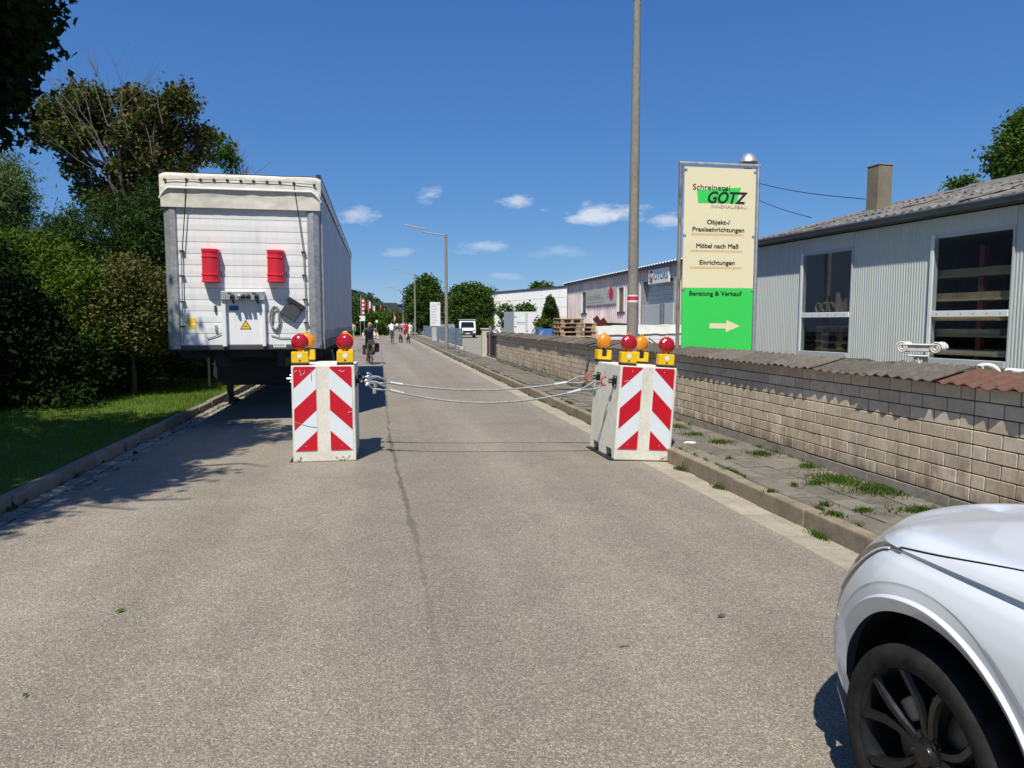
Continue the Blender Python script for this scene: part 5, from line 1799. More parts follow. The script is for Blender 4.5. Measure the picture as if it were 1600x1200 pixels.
# wheels
def make_wheel(x, y, sgn):
    w = empty('wheel', (x, y, ZHUB)); w.parent = car
    mx = Matrix.Rotation(PI / 2 * (-1 if sgn < 0 else 1), 4, 'Y')
    prof = [(.258, -.105), (.266, -.112), (.296, -.119), (.320, -.115), (.333, -.098), (.337, -.07), (.337, .07), (.333, .098), (.320, .115), (.296, .119), (.266, .112), (.258, .105)]
    t = MB(); t.lathe(prof, 64, mx, cap=False)
    ty = t.build('tyre', 'tyre', w, smooth=True, angle=50)
    rm = MB(); rm.lathe([(.259, .108), (.263, .100), (.252, .088), (.247, .04), (.242, -.09)], 48, mx, cap=False)
    rim = rm.build('rim', 'rim_black', w, smooth=True, angle=50)
    out = sgn
    for k in range(5):
        for s_ in (-1, 1):
            m = MB()
            a0 = k * 2 * PI / 5
            def pt(r, ang, d): return (out * d, r * math.sin(a0 + ang), r * math.cos(a0 + ang))
            prf = [(.055, s_ * .20, .062, .020), (.12, s_ * .16, .072, .017), (.17, s_ * .20, .082, .019), (.215, s_ * .27, .094, .018), (.258, s_ * .33, .100, .020)]
            vs, fs = [], []
            for (r, an, d, hw_) in prf:
                da = hw_ / r
                vs += [pt(r, an - da, d - .012), pt(r, an - da * .55, d), pt(r, an + da * .55, d), pt(r, an + da, d - .012), pt(r, an + da, d - .045), pt(r, an - da, d - .045)]
            for i in range(len(prf) - 1):
                for q in range(6):
                    fs.append((i * 6 + q, i * 6 + (q + 1) % 6, (i + 1) * 6 + (q + 1) % 6, (i + 1) * 6 + q))
            fs.append(tuple(range(6))); fs.append(tuple(range(len(prf) * 6 - 1, len(prf) * 6 - 7, -1)))
            m.add(vs, fs); m.build('spoke', 'rim_black', rim, smooth=True, angle=30)
    MB().lathe([(.075, .03), (.072, .058), (.045, .064), (.036, .074), (.0345, .078), (.002, .078)], 28, mx).build('hub', 'rim_black', rim, smooth=True, angle=30)
    for k in range(5):
        a = (k + .5) * 2 * PI / 5
        MB().lathe([(.010, .05), (.010, .068), (.006, .070)], 8, Matrix.Translation((0, .056 * math.sin(a), .056 * math.cos(a))) @ mx).build('wheel_bolt', 'black_steel', rim)
    MB().lathe([(.17, .0), (.17, .02), (.09, .022)], 36, mx).build('brake_disc', 'brake_disc', w)
    m = MB(); m.prism([(.10 * math.sin(a), .10 * math.cos(a)) for a in (.55, .9, 1.25)] + [(.175 * math.sin(a), .175 * math.cos(a)) for a in (1.25, .9, .55)], out * .022, out * .05, 'x'); m.build('brake_caliper', 'brake', w, bevel=.005)
    MB().tube([pt_ for pt_ in ((out * .075, -.19, -.135), (out * .10, -.18, -.13))], .006, 6).build('valve', 'black_rubber', w)
for (y, s) in ((0, -1), (0, 1), (-2.75, -1), (-2.75, 1)): make_wheel(s * (HWd - .140), y, s)
# ------------------------------------------------------------------ things in the yard behind the wall
# the near end of the old hall with its leaning pallets
grp = 'pallets stacked in the yard'
def yard_pallet(u, v, y, old, rot, label):
    p = at(u, v, y=y); return put_pallet(old, p, rot, label, grp)
# two pallets standing on edge, seen flat on, in front; loose stack behind
PY = 22.0
p0 = at(903, 529, y=PY)
ORD = ['topmost','second from the top','third from the top','fourth from the top','fifth from the top','sixth from the top','seventh from the top','eighth from the top','ninth from the top','tenth from the top','eleventh from the top','lowest']
for k in range(11):
    put_pallet(k < 6 and k % 2 == 0, (p0.x + random.uniform(-.03, .03), PY + .4 + random.uniform(-.02, .02), .10 + k * .1445), (0, 0, math.radians(random.uniform(-1.5, 2.5))), ORD[10 - k] + ' pale pallet of the front yard stack', grp)
for k in range(12):
    put_pallet(k != 11, (p0.x + .22 + random.uniform(-.05, .05), PY + 2.0, .10 + k * .1455), (0, random.uniform(-.02, .02) * (k > 8), math.radians(90 + random.uniform(-5, 5))), ORD[11 - k] + ' dark pallet of the crosswise stack behind the front yard stack', grp)
for k in range(10):
    put_pallet(True, (p0.x + .75, PY + 3.9, .10 + k * .147), (0, .02 * (k > 7), math.radians(60 + 5 * random.random())), ORD[9 - k] + ' weathered pallet of the stack left of the crosswise one', grp)
q = at(945, 505, y=PY + .9)
for k in range(2):
    d = 0.28 * k
    tag(MB().box(-.10, .10, -.02, .02, -.75, .60).build('red_brown_board', 'wood_red', bevel=.006, loc=(q.x - .05 + d, PY + .9 + .1 * k, 1.38 + .05 * (1 - k)), rot=(math.radians(18), math.radians(-38 - 3 * k), 0)),
        ('left', 'right')[k] + ' one of two red brown boards leaning against the pallets', 'board', 'red brown boards')
# hand truck and blue sheet left of the pallets
q = at(834, 528, y=26.5)
ht = empty('hand_truck', (q.x, 26.5, .1), (0, 0, .5), 'steel hand truck whose handle rises above the wall', 'hand truck')
zt2 = at(834, 513, y=26.5).z - .1
MB().tube([(-.14, 0, .2), (-.14, -.1, zt2 - .1), (-.10, -.13, zt2), (.10, -.13, zt2), (.14, -.1, zt2 - .1), (.14, 0, .2)], .018, 8).build('handle', 'galv_light', ht, smooth=True)
MB().box(-.2, .2, -.02, .3, .05, .07).build('toe_plate', 'galv_light', ht)
for sx in (-1, 1): MB().lathe([(.05, -.03), (.12, -.03), (.12, .03), (.05, .03)], 18, Matrix.Translation((sx * .2, -.1, .12)) @ Matrix.Rotation(PI / 2, 4, 'Y')).build('wheel', 'black_rubber', ht, smooth=True)
MB().tube([(.3, .1, zt2 - .35), (.55, .1, zt2 - .12), (.9, .1, zt2 - .5)], .022, 8).build('rail', 'galv_light', ht, smooth=True)
q = at(842, 523, y=27.0); q2 = at(862, 511, y=27.0)
bt = MB(); bt.grid(lambda a, b: (q.x + (q2.x - q.x) * 1.15 * a, 27 + .7 * b, q2.z - .03 + .05 * math.sin(3 * a) - .12 * a * b), 12, 6)
bt.box(q.x, q2.x + .05, 27.02, 27.65, .1, q2.z - .06)
tag(bt.build('covered_crate', 'blue_tarp', smooth=True), 'crate under a bright blue tarpaulin left of the pallets', 'crate')
# dark tyre on the flatbed's left end and the white flatbed body under a tarp
q0 = at(985, 545, y=16.0); q1 = at(1056, 507, y=16.0)
fb = empty('flatbed_body', (q0.x, 16.0, .1), (0, 0, math.radians(-3)), 'white flatbed trailer body with rolled pale tarp between lamp post and sign', 'trailer')
W2 = q1.x - q0.x + .25; H2 = q1.z - .1
zA = at(1020, 521, y=16).z - .1 - .16; 
for k, (z0, z1) in enumerate(((.85, zA - .20), (zA - .19, zA + .0), (zA + .01, zA + .16))):
    MB().box(-.75, W2, -.02 + .0, .03, z0, z1).build('drop_side_board', 'white_paint', fb, bevel=.008)
MB().box(-.75, W2, .05, 2.0, .80, .86).build('bed', 'dark_grey', fb)
MB().box(-.7, W2 - .1, .2, 1.8, .55, .79).build('chassis', 'black_steel', fb)
for x in (-.2, .9):
    MB().lathe([(.12, -.1), (.30, -.1), (.30, .1), (.12, .1)], 20, Matrix.Translation((x, .25, .31)) @ Matrix.Rotation(PI / 2, 4, 'X')).build('wheel', 'tyre', fb, smooth=True)
m = MB(); m.grid(lambda a, b: (-.78 + (W2 + .8) * a, -.05 + .5 * b - .02 * math.sin(PI * b), zA + .17 + (H2 - zA - .17) * math.sin(PI * min(1, b * 1.2) * .5) + .03 * mnoise.noise((a * 9, b * 4, 2)) - .04 * (1 - a)), 50, 10)
m.build('tarp', 'banner', fb, smooth=True)
m = MB(); m.tube([(.42, -.07, zA + .05), (.80, -.07, zA - .22)], .013, 6); m.build('tension_bar', 'black_steel', fb)
MB().box(.74, .80, -.06, -.022, zA - .26, zA - .14).build('buckle', 'black_steel', fb, bevel=.004)
MB().box(.9, 1.0, -.024, -.0205, zA - .17, zA - .08).build('blue_sticker', 'blue_print', fb)
q = at(973, 510, y=17.0)
tag(MB().lathe([(.18, -.09), (.34, -.09), (.36, -.05), (.36, .05), (.34, .09), (.18, .09)], 24).build('worn_tyre', 'tyre', smooth=True, loc=(q.x - .05, 17.0, q.z - .02), rot=(.05, .04, 0)), 'old black tyre lying on stacked goods left of the lamp post', 'tyre')
q = at(957, 546, y=16.6); q2 = at(983, 516, y=16.6)
ct_ = empty('storage_crate', (q.x, 16.6, .1), (0, 0, 0), 'dark blue grey steel crate behind the wall left of the lamp post', 'crate')
for k in range(5):
    z0 = .0 + k * (q2.z - .1) / 5
    MB().box(-.05, q2.x - q.x + .4, 0, .8, z0 + .006, z0 + (q2.z - .1) / 5 - .006).build('side_rib', 'fence_dark' if k % 2 else 'dark_grey', ct_, bevel=.008)

# ------------------------------------------------------------------ old hall with faded pink cladding
HX = 12.0
hy0, hy1, hz = 24.5, 44.6, 4.12
hall = empty('old_hall', (HX, hy1, .1), (0, 0, -PI / 2), 'long old hall in faded pink corrugated cladding with a banner and roller door', 'building')
# local x runs towards the camera, local y into the hall
def hp_(u, v):
    p = at(u, v, x=HX); return (hy1 - p.y, p.z - .1)
d0, dt = hp_(1005, 441); d1, _ = hp_(1053, 437)
d1 = max(d1, d0 + 3.6)
L_ = hy1 - hy0
ww0, wt0 = hp_(910, 457); ww1, wb0 = hp_(917, 489)
vw0, vt0 = hp_(967, 450); vw1, vb0 = hp_(976, 487)
segs = [(0.0, ww0), (ww1, vw0), (vw1, d0), (d1, L_)]
for a, b in segs: ribs(a, b, 0, hz - .12, hall, 'pink_cladding', pitch=.30, depth=.05)
for a, b, t in ((ww0, ww1, wt0), (vw0, vw1, vt0), (d0, d1, dt)): ribs(a, b, t, hz - .12, hall, 'pink_cladding', .30, .05)
ribs(ww0, ww1, 0, wb0, hall, 'pink_cladding', .30, .05); ribs(vw0, vw1, 0, vb0, hall, 'pink_cladding', .30, .05)
for a, b, t, bo, mt in ((ww0, ww1, wt0, wb0, 'gutter_pipe'), (vw0, vw1, vt0, vb0, 'wood_old')):
    w = MB().box(a, b, .02, .06, bo, t).build('window', mt, hall)
    MB().box(a - .05, a + .02, -.07, .03, bo, t).build('frame', 'frame_white', w); MB().box(b - .02, b + .05, -.07, .03, bo, t).build('frame', 'frame_white', w)
    MB().box(a - .05, b + .05, -.08, .03, bo - .06, bo).build('sill', 'dark_grey', w)
rd = empty('roller_door', (0, 0, 0)); rd.parent = hall
nsl = 16
for k in range(nsl):
    z0 = k * dt / nsl
    MB().prism([(.20, z0 + .004), (.185, z0 + dt / nsl * .5), (.20, z0 + dt / nsl - .004), (.23, z0 + dt / nsl - .004), (.23, z0 + .004)], d0 + .05, d1 - .05, 'x').build('door_slat', 'white_panel' if k < 11 else 'galv_light', rd)
MB().box(d0 - .06, d0 + .05, -.06, .23, 0, dt + .05).build('door_jamb', 'galv_light', hall); MB().box(d1 - .05, d1 + .06, -.06, .23, 0, dt + .05).build('door_jamb', 'galv_light', hall)
MB().box(0, L_, .25, 8, 0, hz - .15).build('hall_core', 'interior', hall)
MB().box(-.05, .24, -.05, 8, 0, hz - .1).build('end_wall', 'pink_cladding', hall)
m = MB(); m.grid(lambda a, b: (-.4 + (L_ + .6) * b, -.20 + 8.2 * a, hz + .0 + .55 * a + .03 * math.cos(b * 2 * PI * 66)), 1, 264); m.build('roof', 'hall_white', hall, smooth=True, fixn=False)
MB().box(-.4, L_ + .2, -.17, -.13, hz - .17, hz - .04).build('fascia', 'dark_grey', hall)
MB().box(-.4, L_ + .2, -.13, .0, hz - .12, hz - .10).build('soffit', 'dark_grey', hall)
b0, bt0 = hp_(917.5, 455); b1, bt1 = hp_(965, 447); _, bb = hp_(940, 476)
bt0 = (bt0 + bt1) / 2 - .05
bn = MB().box(b0, b1, -.085, -.06, bb, bt0).build('banner', 'banner', hall)
s_ = MB(); s_.lathe([(.34, 0), (.34, .004)], 24, Matrix.Translation((b1 - .75, -.0865, (bb + bt0) / 2 + .1)) @ Matrix.Rotation(PI / 2, 4, 'X')); s_.build('red_sun', 'banner_red', bn)
for k in range(5):
    a = PI * .62 + k * .36
    MB().tube([(b1 - .75 + r * math.cos(a), -.088, (bb + bt0) / 2 + .1 + r * math.sin(a)) for r in (.42, .56)], .022, 4).build('sun_ray', 'banner_red', bn)
text('holzsysteme', .5, 'ink_grey', bn, (b0 + .35, -.0875, bb + .3), width=(b1 - b0) * .45, bold=.004)
text('gmbh', .24, 'ink_grey', bn, (b0 + .35 + (b1 - b0) * .48, -.0875, bb + .3))
MB().box(b0 + .35, b1 - 1.9, -.0875, -.0855, bb + .12, bb + .16).build('print_line', 'ink_grey', bn)
m0, mt0 = hp_(1017, 428); m1, mb0 = hp_(1040, 441)
mt0 = hz - .2; mb0 = mt0 - .62
ms_ = MB().box(m0, m0 + 2.3, -.12, -.065, mb0, mt0).build('motors_sign', 'hall_white', hall)
MB().lathe([(.27, 0), (.27, .004)], 22, Matrix.Translation((m0 + .36, -.1215, (mb0 + mt0) / 2)) @ Matrix.Rotation(PI / 2, 4, 'X')).build('red_disc', 'banner_red', ms_)
text('M', .5, 'hall_white', ms_, (m0 + .18, -.128, mb0 + .13), bold=.01)
text('OTORS', .44, 'blue_print', ms_, (m0 + .68, -.1225, mb0 + .15), width=1.5, bold=.008)
# pale slabs leaning at the roller door, sheets of notices
q = hp_(1006, 515); 
for k, (u0, u1, v0, mt) in enumerate(((1006, 1034, 477, 'dark_grey'), (1033, 1040, 474, 'frame_grey'), (1039, 1054, 474, 'frame_grey'))):
    pA, pB = at(u0, v0, x=HX - .9), at(u1, v0, x=HX - .9)
    tag(MB().box(HX - .95, HX - .9, pB.y, pA.y, .1, pA.z).build('leaning_sheet', ('grey_cladding', 'galv_light', 'grey_cladding')[k], bevel=.006, rot=(0, 0, 0)),
        ('wide grey sheet leaning left in front of the roller door', 'narrow bright sheet between the two grey ones at the roller door', 'grey sheet leaning right in front of the roller door')[k], 'sheet', 'sheets leaning at the roller door')
pA = at(981, 486, x=HX - .12)
for k, mt in enumerate(('blue_print', 'white_paint', 'orange', 'white_paint', 'ink_grey')):
    z = 2.5 - k * .42
    MB().box(d0 - 1.6, d0 - .75, -.075, -.062, z - .36, z - .02).build('notice_board', mt, hall)

# ------------------------------------------------------------------ white flat-roofed hall far behind
A, B = at(742, 459.5, z=5.4), at(905, 445, z=6.0)
dA = (B - A); Lh = dA.length; ang = math.atan2(dA.y, dA.x)
wh = empty('white_hall', (A.x, A.y, .1), (0, 0, ang), 'long white flat roofed hall with a dark roof edge far behind the yard', 'building')
for r in range(5):
    for c_ in range(6):
        w = Lh / 6; h = 5.75 / 5
        x0, x1 = c_ * w + .02, (c_ + 1) * w - .02
        q_ = lambda x, z: (x, z * (5.15 + .6 * x / Lh) / 5.75)
        MB().prism([q_(x0, r * h + .02), q_(x1, r * h + .02), q_(x1, (r + 1) * h - .015), q_(x0, (r + 1) * h - .015)], 0, .1).build('wall_panel', 'hall_white', wh)
MB().prism([(0, 0), (Lh, 0), (Lh, 5.74), (0, 5.14)], .06, 20).build('hall_core', 'frame_grey', wh)
MB().prism([(-.1, 5.15), (Lh + .1, 5.75), (Lh + .1, 5.95), (-.1, 5.35)], -.1, 20).build('roof_edge', 'hall_edge', wh)

# ------------------------------------------------------------------ gate, fence, notice board, vehicles in the far yard
q = at(749, 559, z=.1)
gp_ = empty('gate_pillar', (4.86, 32.75, .08), label='cream rendered gate pillar with a flat cap at the drive', cat='pillar')
MB().box(-.17, .17, -.2, .2, 0, 1.30).build('shaft', 'pillar', gp_, bevel=.01); MB().box(-.21, .26, -.24, .24, 1.30, 1.36).build('cap', 'pillar', gp_, bevel=.01)
gt = empty('yard_gate', (4.9, 29.4, .1), label='dark steel sliding gate between the wall end and the cream pillar', cat='gate')
for z0, z1 in ((.10, .18), (1.02, 1.16)): MB().box(-.03, .03, .02, 3.1, z0, z1).build('rail', 'dark_grey', gt)
for k in range(14):
    MB().box(-.015, .015, .1 + k * .22, .13 + k * .22, .18, 1.02).build('bar', 'black_steel', gt)
MB().box(-.024, -.016, 1.6, 2.3, .2, 1.0).build('rust_panel', 'wood_red', gt)
MB().box(-.02, -.016, .3, .9, .2, .95).build('dark_panel', 'black_steel', gt)
for y_p in (2.2, .1): MB().box(-.05, .05, y_p - .05, y_p + .05, 0, 1.45 if y_p > 1 else 1.25).build('gate_post', 'galv', gt)
MB().box(-.15, .1, .0, 3.2, 0, .06).build('sill', 'gutter', gt)
MB().box(5.2, 5.7, 29.9, 33.0, .1, 1.0).build('x', 'dark_grey')
tag(bpy.data.objects['x'], 'dark stack of goods seen behind the yard gate', 'goods').name = 'goods_stack'

fn = empty('board_fence', (4.82, 42.4, .1), label='blue grey horizontal board fence on a low kerb beyond the drive', cat='fence')
pl0 = MB().box(-.015, .015, .02, 3.02, .006, .205).build('plank', 'fence_blue', fn, bevel=.006)
first = True
FL = 12
for k in range(FL):
    if 6 <= k <= 6: continue
    for r in range(5):
        o = pl0 if first else mesh_copy(pl0, parent=fn, name='plank')
        first = False
        o.location = (random.uniform(-.004, .004), k * 3.05, .20 + r * .212)
for k in range(FL + 1):
    MB().box(.016, .07, k * 3.05 - .03, k * 3.05 + .03, 0, 1.32).build('fence_post', 'fence_dark', fn)
MB().box(-.08, .12, -.25, FL * 3.05, 0, .17).build('fence_base', 'pillar', fn, bevel=.01)
q = at(680, 490, y=57.5)
nb_ = empty('notice_board', (q.x, 57.5, .1), (0, 0, .0), 'tall white notice board covered in small print behind the fence', 'sign')
wv = at(688, 490, y=57.5).x - at(672, 490, y=57.5).x; zT = at(680, 472, y=57.5).z - .1; zB_ = at(680, 509.5, y=57.5).z - .1
bd_ = MB().box(-wv / 2, wv / 2, -.03, .03, zB_, zT).build('board', 'white_paint', nb_)
for k in range(13):
    z = zT - .22 - k * (zT - zB_ - .3) / 13
    MB().box(-wv * .40, -wv * .40 + wv * (.8 if k == 0 else random.uniform(.4, .68)), -.033, -.0305, z - .03, z).build('print_line', 'ink_grey', bd_)
MB().box(wv * .28, wv * .4, -.033, -.0305, zT - .2, zT - .08).build('emblem', 'ink_grey', bd_)
for sx in (-1, 1): MB().box(sx * wv * .35 - .03, sx * wv * .35 + .03, -.02, .02, 0, zB_ + .1).build('post', 'galv', nb_)
# boxes at the fence gap
q = at(672, 521, y=61.0)
cb_ = empty('street_cabinet', (4.75, 61.4, .1), label='pale grey street cabinet in the gap of the blue fence', cat='cabinet')
MB().box(-.3, .3, -.25, .25, 0, 1.25).build('case', 'frame_grey', cb_, bevel=.02); MB().box(-.33, .33, -.28, .28, 1.25, 1.3).build('cap', 'dark_grey', cb_, bevel=.01)

def vehicle_wheel(par, x, y, r=.33, w=.22):
    a = MB().lathe([(.18, -w / 2), (r - .02, -w / 2), (r, -w / 2 + .03), (r, w / 2 - .03), (r - .02, w / 2), (.18, w / 2)], 22, Matrix.Rotation(PI / 2, 4, 'Y')).build('wheel', 'tyre', par, smooth=True)
    a.location = (x, y, r)
    MB().lathe([(.18, -w / 2 + .0), (.16, w / 2 + .004), (.02, w / 2 - .01)], 18, Matrix.Rotation(PI / 2 * (1 if x > 0 else -1), 4, 'Y')).build('rim', 'galv', a)
# white delivery van facing the street
q = at(731, 528, z=.1)
vs_ = q.length
van = empty('delivery_van', (q.x, q.y, .1), (0, 0, math.radians(-5)), 'white delivery van with a roof rack, facing out of the yard', 'van')
vw = .98
van.scale = (.86, .86, .90)
side = [(-.05, .35), (-.08, .75), (.10, 1.02), (.62, 1.14), (1.35, 1.86), (1.75, 1.96), (4.6, 1.96), (4.75, 1.7), (4.75, .35)]
m = MB(); m.prism(side, -vw, vw, 'x'); m.build('body', 'white_paint', van, bevel=.06, seg=2)
m = MB(); m.grid(lambda a, b: ((-vw + .14) * (1 - .12 * b) + 2 * (vw - .14) * (1 - .12 * b) * a, .615 + .70 * b, 1.165 + .67 * b + .012), 2, 2); m.build('windscreen', 'car_glass', van)
m = MB(); m.prism([(-.085, .60), (-.10, .62), (-.10, .84), (-.085, .86)], -.62, .62, 'x'); m.build('grille', 'black_plastic', van)
MB().box(-vw + .02, vw - .02, -.13, .06, .32, .56).build('bumper', 'black_plastic', van, bevel=.03)
MB().box(-.27, .27, -.145, -.132, .46, .57).build('number_plate', 'white_paint', van)
for sx in (-1, 1):
    MB().box(sx * .78 - .15, sx * .78 + .15, -.075, .05, .76, .98).build('headlight', 'chrome', van, bevel=.04)
    MB().box(sx * (vw + .12) - .07, sx * (vw + .12) + .07, .9, .98, 1.12, 1.4).build('mirror', 'black_plastic', van, bevel=.02)
    MB().prism([(.95, 1.2), (1.45, 1.72), (2.1, 1.76), (2.1, 1.2)], sx * vw - .005, sx * vw + .008, 'x').build('side_window', 'car_glass', van)
    vehicle_wheel(van, sx * .84, .75); vehicle_wheel(van, sx * .84, 3.85)
for y_ in (1.8, 3.0, 4.2): MB().box(-vw - .1, vw + .15, y_ - .03, y_ + .03, 2.06, 2.12).build('roof_rack', 'galv_light', van)
MB().box(-vw - .1, vw + .1, 1.7, 4.4, 2.121, 2.17).build('rack_load', 'frame_grey', van)
# box truck seen from behind
q0, q1 = at(803, 524, y=52), at(842, 487, y=52)
bxw = q1.x - q0.x
bt_ = empty('box_truck', (q0.x, 52, .1), (0, 0, math.radians(2)), 'white box truck with double rear doors parked in the yard', 'truck')
bh = q1.z - .1
for k in range(2):
    d_ = MB().box(k * bxw / 2 + .012, (k + 1) * bxw / 2 - .012, -.04, 0, .78, bh - .06).build('rear_door', 'white_paint', bt_, bevel=.008)
    for z in (.3, .75):
        MB().box((.02 if k == 0 else bxw - .22), (.2 if k == 0 else bxw - .04), -.05, -.041, .78 + (bh - .8) * z, .84 + (bh - .8) * z).build('hinge', 'dark_grey', d_)
    MB().tube([(bxw / 2 + (-.06 if k == 0 else .06), -.05, .8), (bxw / 2 + (-.06 if k == 0 else .06), -.05, bh - .1)], .012, 5).build('lock_rod', 'galv', d_)
text('holzsysteme', .2, 'ink_grey', bt_, (.14, -.043, .78 + (bh - .8) * .48), width=bxw * .36, bold=.004)
MB().lathe([(.12, 0), (.12, .003)], 16, Matrix.Translation((bxw * .86, -.0415, .78 + (bh - .8) * .62)) @ Matrix.Rotation(PI / 2, 4, 'X')).build('red_sun', 'banner_red', bt_)
MB().box(.14, bxw * .48, -.043, -.041, .78 + (bh - .8) * .42, .78 + (bh - .8) * .435).build('print_line', 'ink_grey', bt_)
MB().box(0, bxw, .005, 3.6, .75, bh).build('cargo_box', 'frame_grey', bt_, bevel=.02)
m = MB(); m.prism([(3.65, .5), (3.65, 2.0), (4.4, 2.0), (5.0, 1.4), (5.1, .5)], .05, bxw - .05, 'x'); m.build('cab', 'frame_grey', bt_, bevel=.04)
MB().prism([(3.9, 1.2), (3.9, 1.8), (4.35, 1.8), (4.75, 1.35), (4.75, 1.2)], .035, .049, 'x').build('side_window', 'car_glass', bt_)
MB().box(.1, bxw - .1, -.06, .1, .4, .52).build('bumper', 'dark_grey', bt_)
for x in (.22, bxw - .22):
    for y in (.9, 4.2): vehicle_wheel(bt_, x, y, .38)
# dark car roofs further left behind the notice board
q = at(692, 510, y=72)
sv = empty('parked_car', (q.x + .55, 74, .1), (0, 0, PI / 2 - .08), 'grey car half hidden behind the white notice board', 'car')
MB().prism([(-2.1, .35), (-2.15, .7), (-1.2, .85), (-.6, 1.42), (1.0, 1.45), (1.7, .9), (2.1, .8), (2.1, .35)], -.85, .85, 'y').build('body', 'grey_cloth', sv, bevel=.06)
MB().prism([(-1.08, .9), (-.55, 1.36), (.95, 1.38), (1.5, .92)], -.865, .865, 'y').build('side_window', 'car_glass', sv)
for x in (-1.3, 1.3):
    for y in (-.76, .76):
        a = MB().lathe([(.15, -.1), (.31, -.1), (.31, .1), (.15, .1)], 18, Matrix.Rotation(PI / 2, 4, 'X')).build('wheel', 'tyre', sv, smooth=True); a.location = (x, y, .31)

# ------------------------------------------------------------------ far left: flags, board, round sign, house
lab_f = ['tall red flag with white marks, leftmost beside the white board', 'red flag second from the left, in front of dark trees', 'red flag third from the left, thin and straight', 'red flag fourth from the left, blown to one side', 'small red flag fifth from the left, hanging limp', 'faded yellowish flag farthest right by the road bend']
for k, (u, v0, v1, w, y) in enumerate(((563.5, 462, 498, .62, 92), (575, 469, 499, .42, 98), (582, 476, 501, .36, 104), (594.5, 477, 503, .40, 108), (601, 482, 500, .30, 112), (615.5, 487, 500, .22, 118))):
    a, b = at(u, v0, y=y), at(u, v1, y=y)
    fl = empty('flag', (a.x, y, .1), label=lab_f[k], cat='flag', group='red flags at the road bend')
    MB().tube([(0, 0, 0), (0, 0, a.z - .0)], .045, 8).build('pole', 'galv_light', fl)
    m = MB(); hL = a.z - b.z
    ln = .35 if k == 3 else .05
    m.grid(lambda p, t: (.05 + w * p * (.72 + .28 * math.sin(t * 5 + k)) * (1 if k != 3 else .8) - (ln * 1.6 * t if k == 3 else 0), .12 * math.sin(p * 5 + t * 4 + k) , a.z - .15 - hL * t - .5 * p * (1 - t * .6)), 8, 14)
    cl = m.build('flag_cloth', 'flag_red' if k < 5 else 'yellow_cloth', fl, smooth=True)
    if k == 0:
        for j in range(5):
            MB().box(.16, .42, -.2, -.17, a.z - .9 - j * .5, a.z - .62 - j * .5).build('white_mark', 'white_paint', cl)
    if k in (1, 2): MB().box(.12, .34, -.18, -.16, a.z - 1.2, a.z - .3).build('white_mark', 'white_paint', cl)
a, b = at(561.5, 493.5, y=88.8), at(570.5, 501.5, y=88.8)
wb = empty('info_board', ((a.x + b.x) / 2, 88.8, .1), label='small white board on two posts below the leftmost flag', cat='sign')
MB().box(-(b.x - a.x) / 2, (b.x - a.x) / 2, -.03, .03, b.z - .1, a.z - .1).build('board', 'white_paint', wb)
MB().box(-(b.x - a.x) / 2 - .04, -(b.x - a.x) / 2 + .14, -.045, -.031, a.z - .55, a.z - .3).build('dark_mark', 'ink', wb)
for sx in (-.25, .25): MB().box(sx - .03, sx + .03, .031, .08, 0, b.z + .1).build('post', 'galv', wb)
q = at(588.6, 502, y=90)
rs_ = empty('round_sign', (q.x, 90, .1), label='small round white sign on a thin post near the bend', cat='sign')
MB().tube([(0, 0, 0), (0, 0, q.z - .1)], .03, 8).build('post', 'galv', rs_)
MB().lathe([(.16, 0), (.16, .02)], 18, Matrix.Translation((0, -.03, q.z - .1)) @ Matrix.Rotation(PI / 2, 4, 'X')).build('disc', 'white_paint', rs_)
tag(MB().box(-.18, .18, -.15, .15, 0, .9).build('white_bin', 'white_paint', bevel=.03, loc=(at(585, 509, y=89).x, 89, .1)), 'white waste bin standing at the bend behind the cyclist', 'bin')
# house and dark block beyond the bend
q = at(611, 492, y=190); 
hs = empty('far_house', (q.x, 190, .1), (0, 0, .1), 'pale house with a grey roof among trees beyond the bend', 'building')
hh = at(611, 484, y=190).z; 
MB().box(-5.0, 1.8, 0, 8, 0, hh - .1).build('wall', 'pillar', hs); MB().prism([(-5.4, hh - .1), (2.2, hh - .1), (1.5, hh + 1.7), (-4.8, hh + 1.7)], -.5, 8.5, 'y').build('roof', 'dark_grey', hs)
for x in (-3.6, -1.6): MB().box(x, x + 1.0, -.03, .0, hh - 2.2, hh - .8).build('window', 'gutter_pipe', hs)
q = at(628, 484, y=210); q2 = at(641, 480, y=210)
db_ = empty('dark_block', (q.x, 210, .1), (0, 0, 0), 'dark flat roofed block rising behind trees at the end of the road', 'building')
hb2 = at(630, 477, y=210).z
MB().box(-3.4, 4.5, 0, 10, 0, hb2 - .1).build('wall', 'fence_dark', db_); MB().box(-3.7, 4.8, -.3, 10, hb2 - .1, hb2 + .25).build('roof_edge', 'hall_edge', db_)
for k in range(3): MB().box(-2.8 + k * 2.4, -1.4 + k * 2.4, -.05, 0, hb2 - 4.5, hb2 - 2.4).build('window', 'gutter_pipe', db_)
# worn white stop line at the side street
tag(MB().box(-3.0, -.9, 64.5, 64.75, .004, .008).build('stop_line', 'line_white'), kind='structure')
tag(MB().box(-1.0, 1.2, 88.0, 88.22, .004, .008).build('stop_line', 'line_white'), kind='structure')
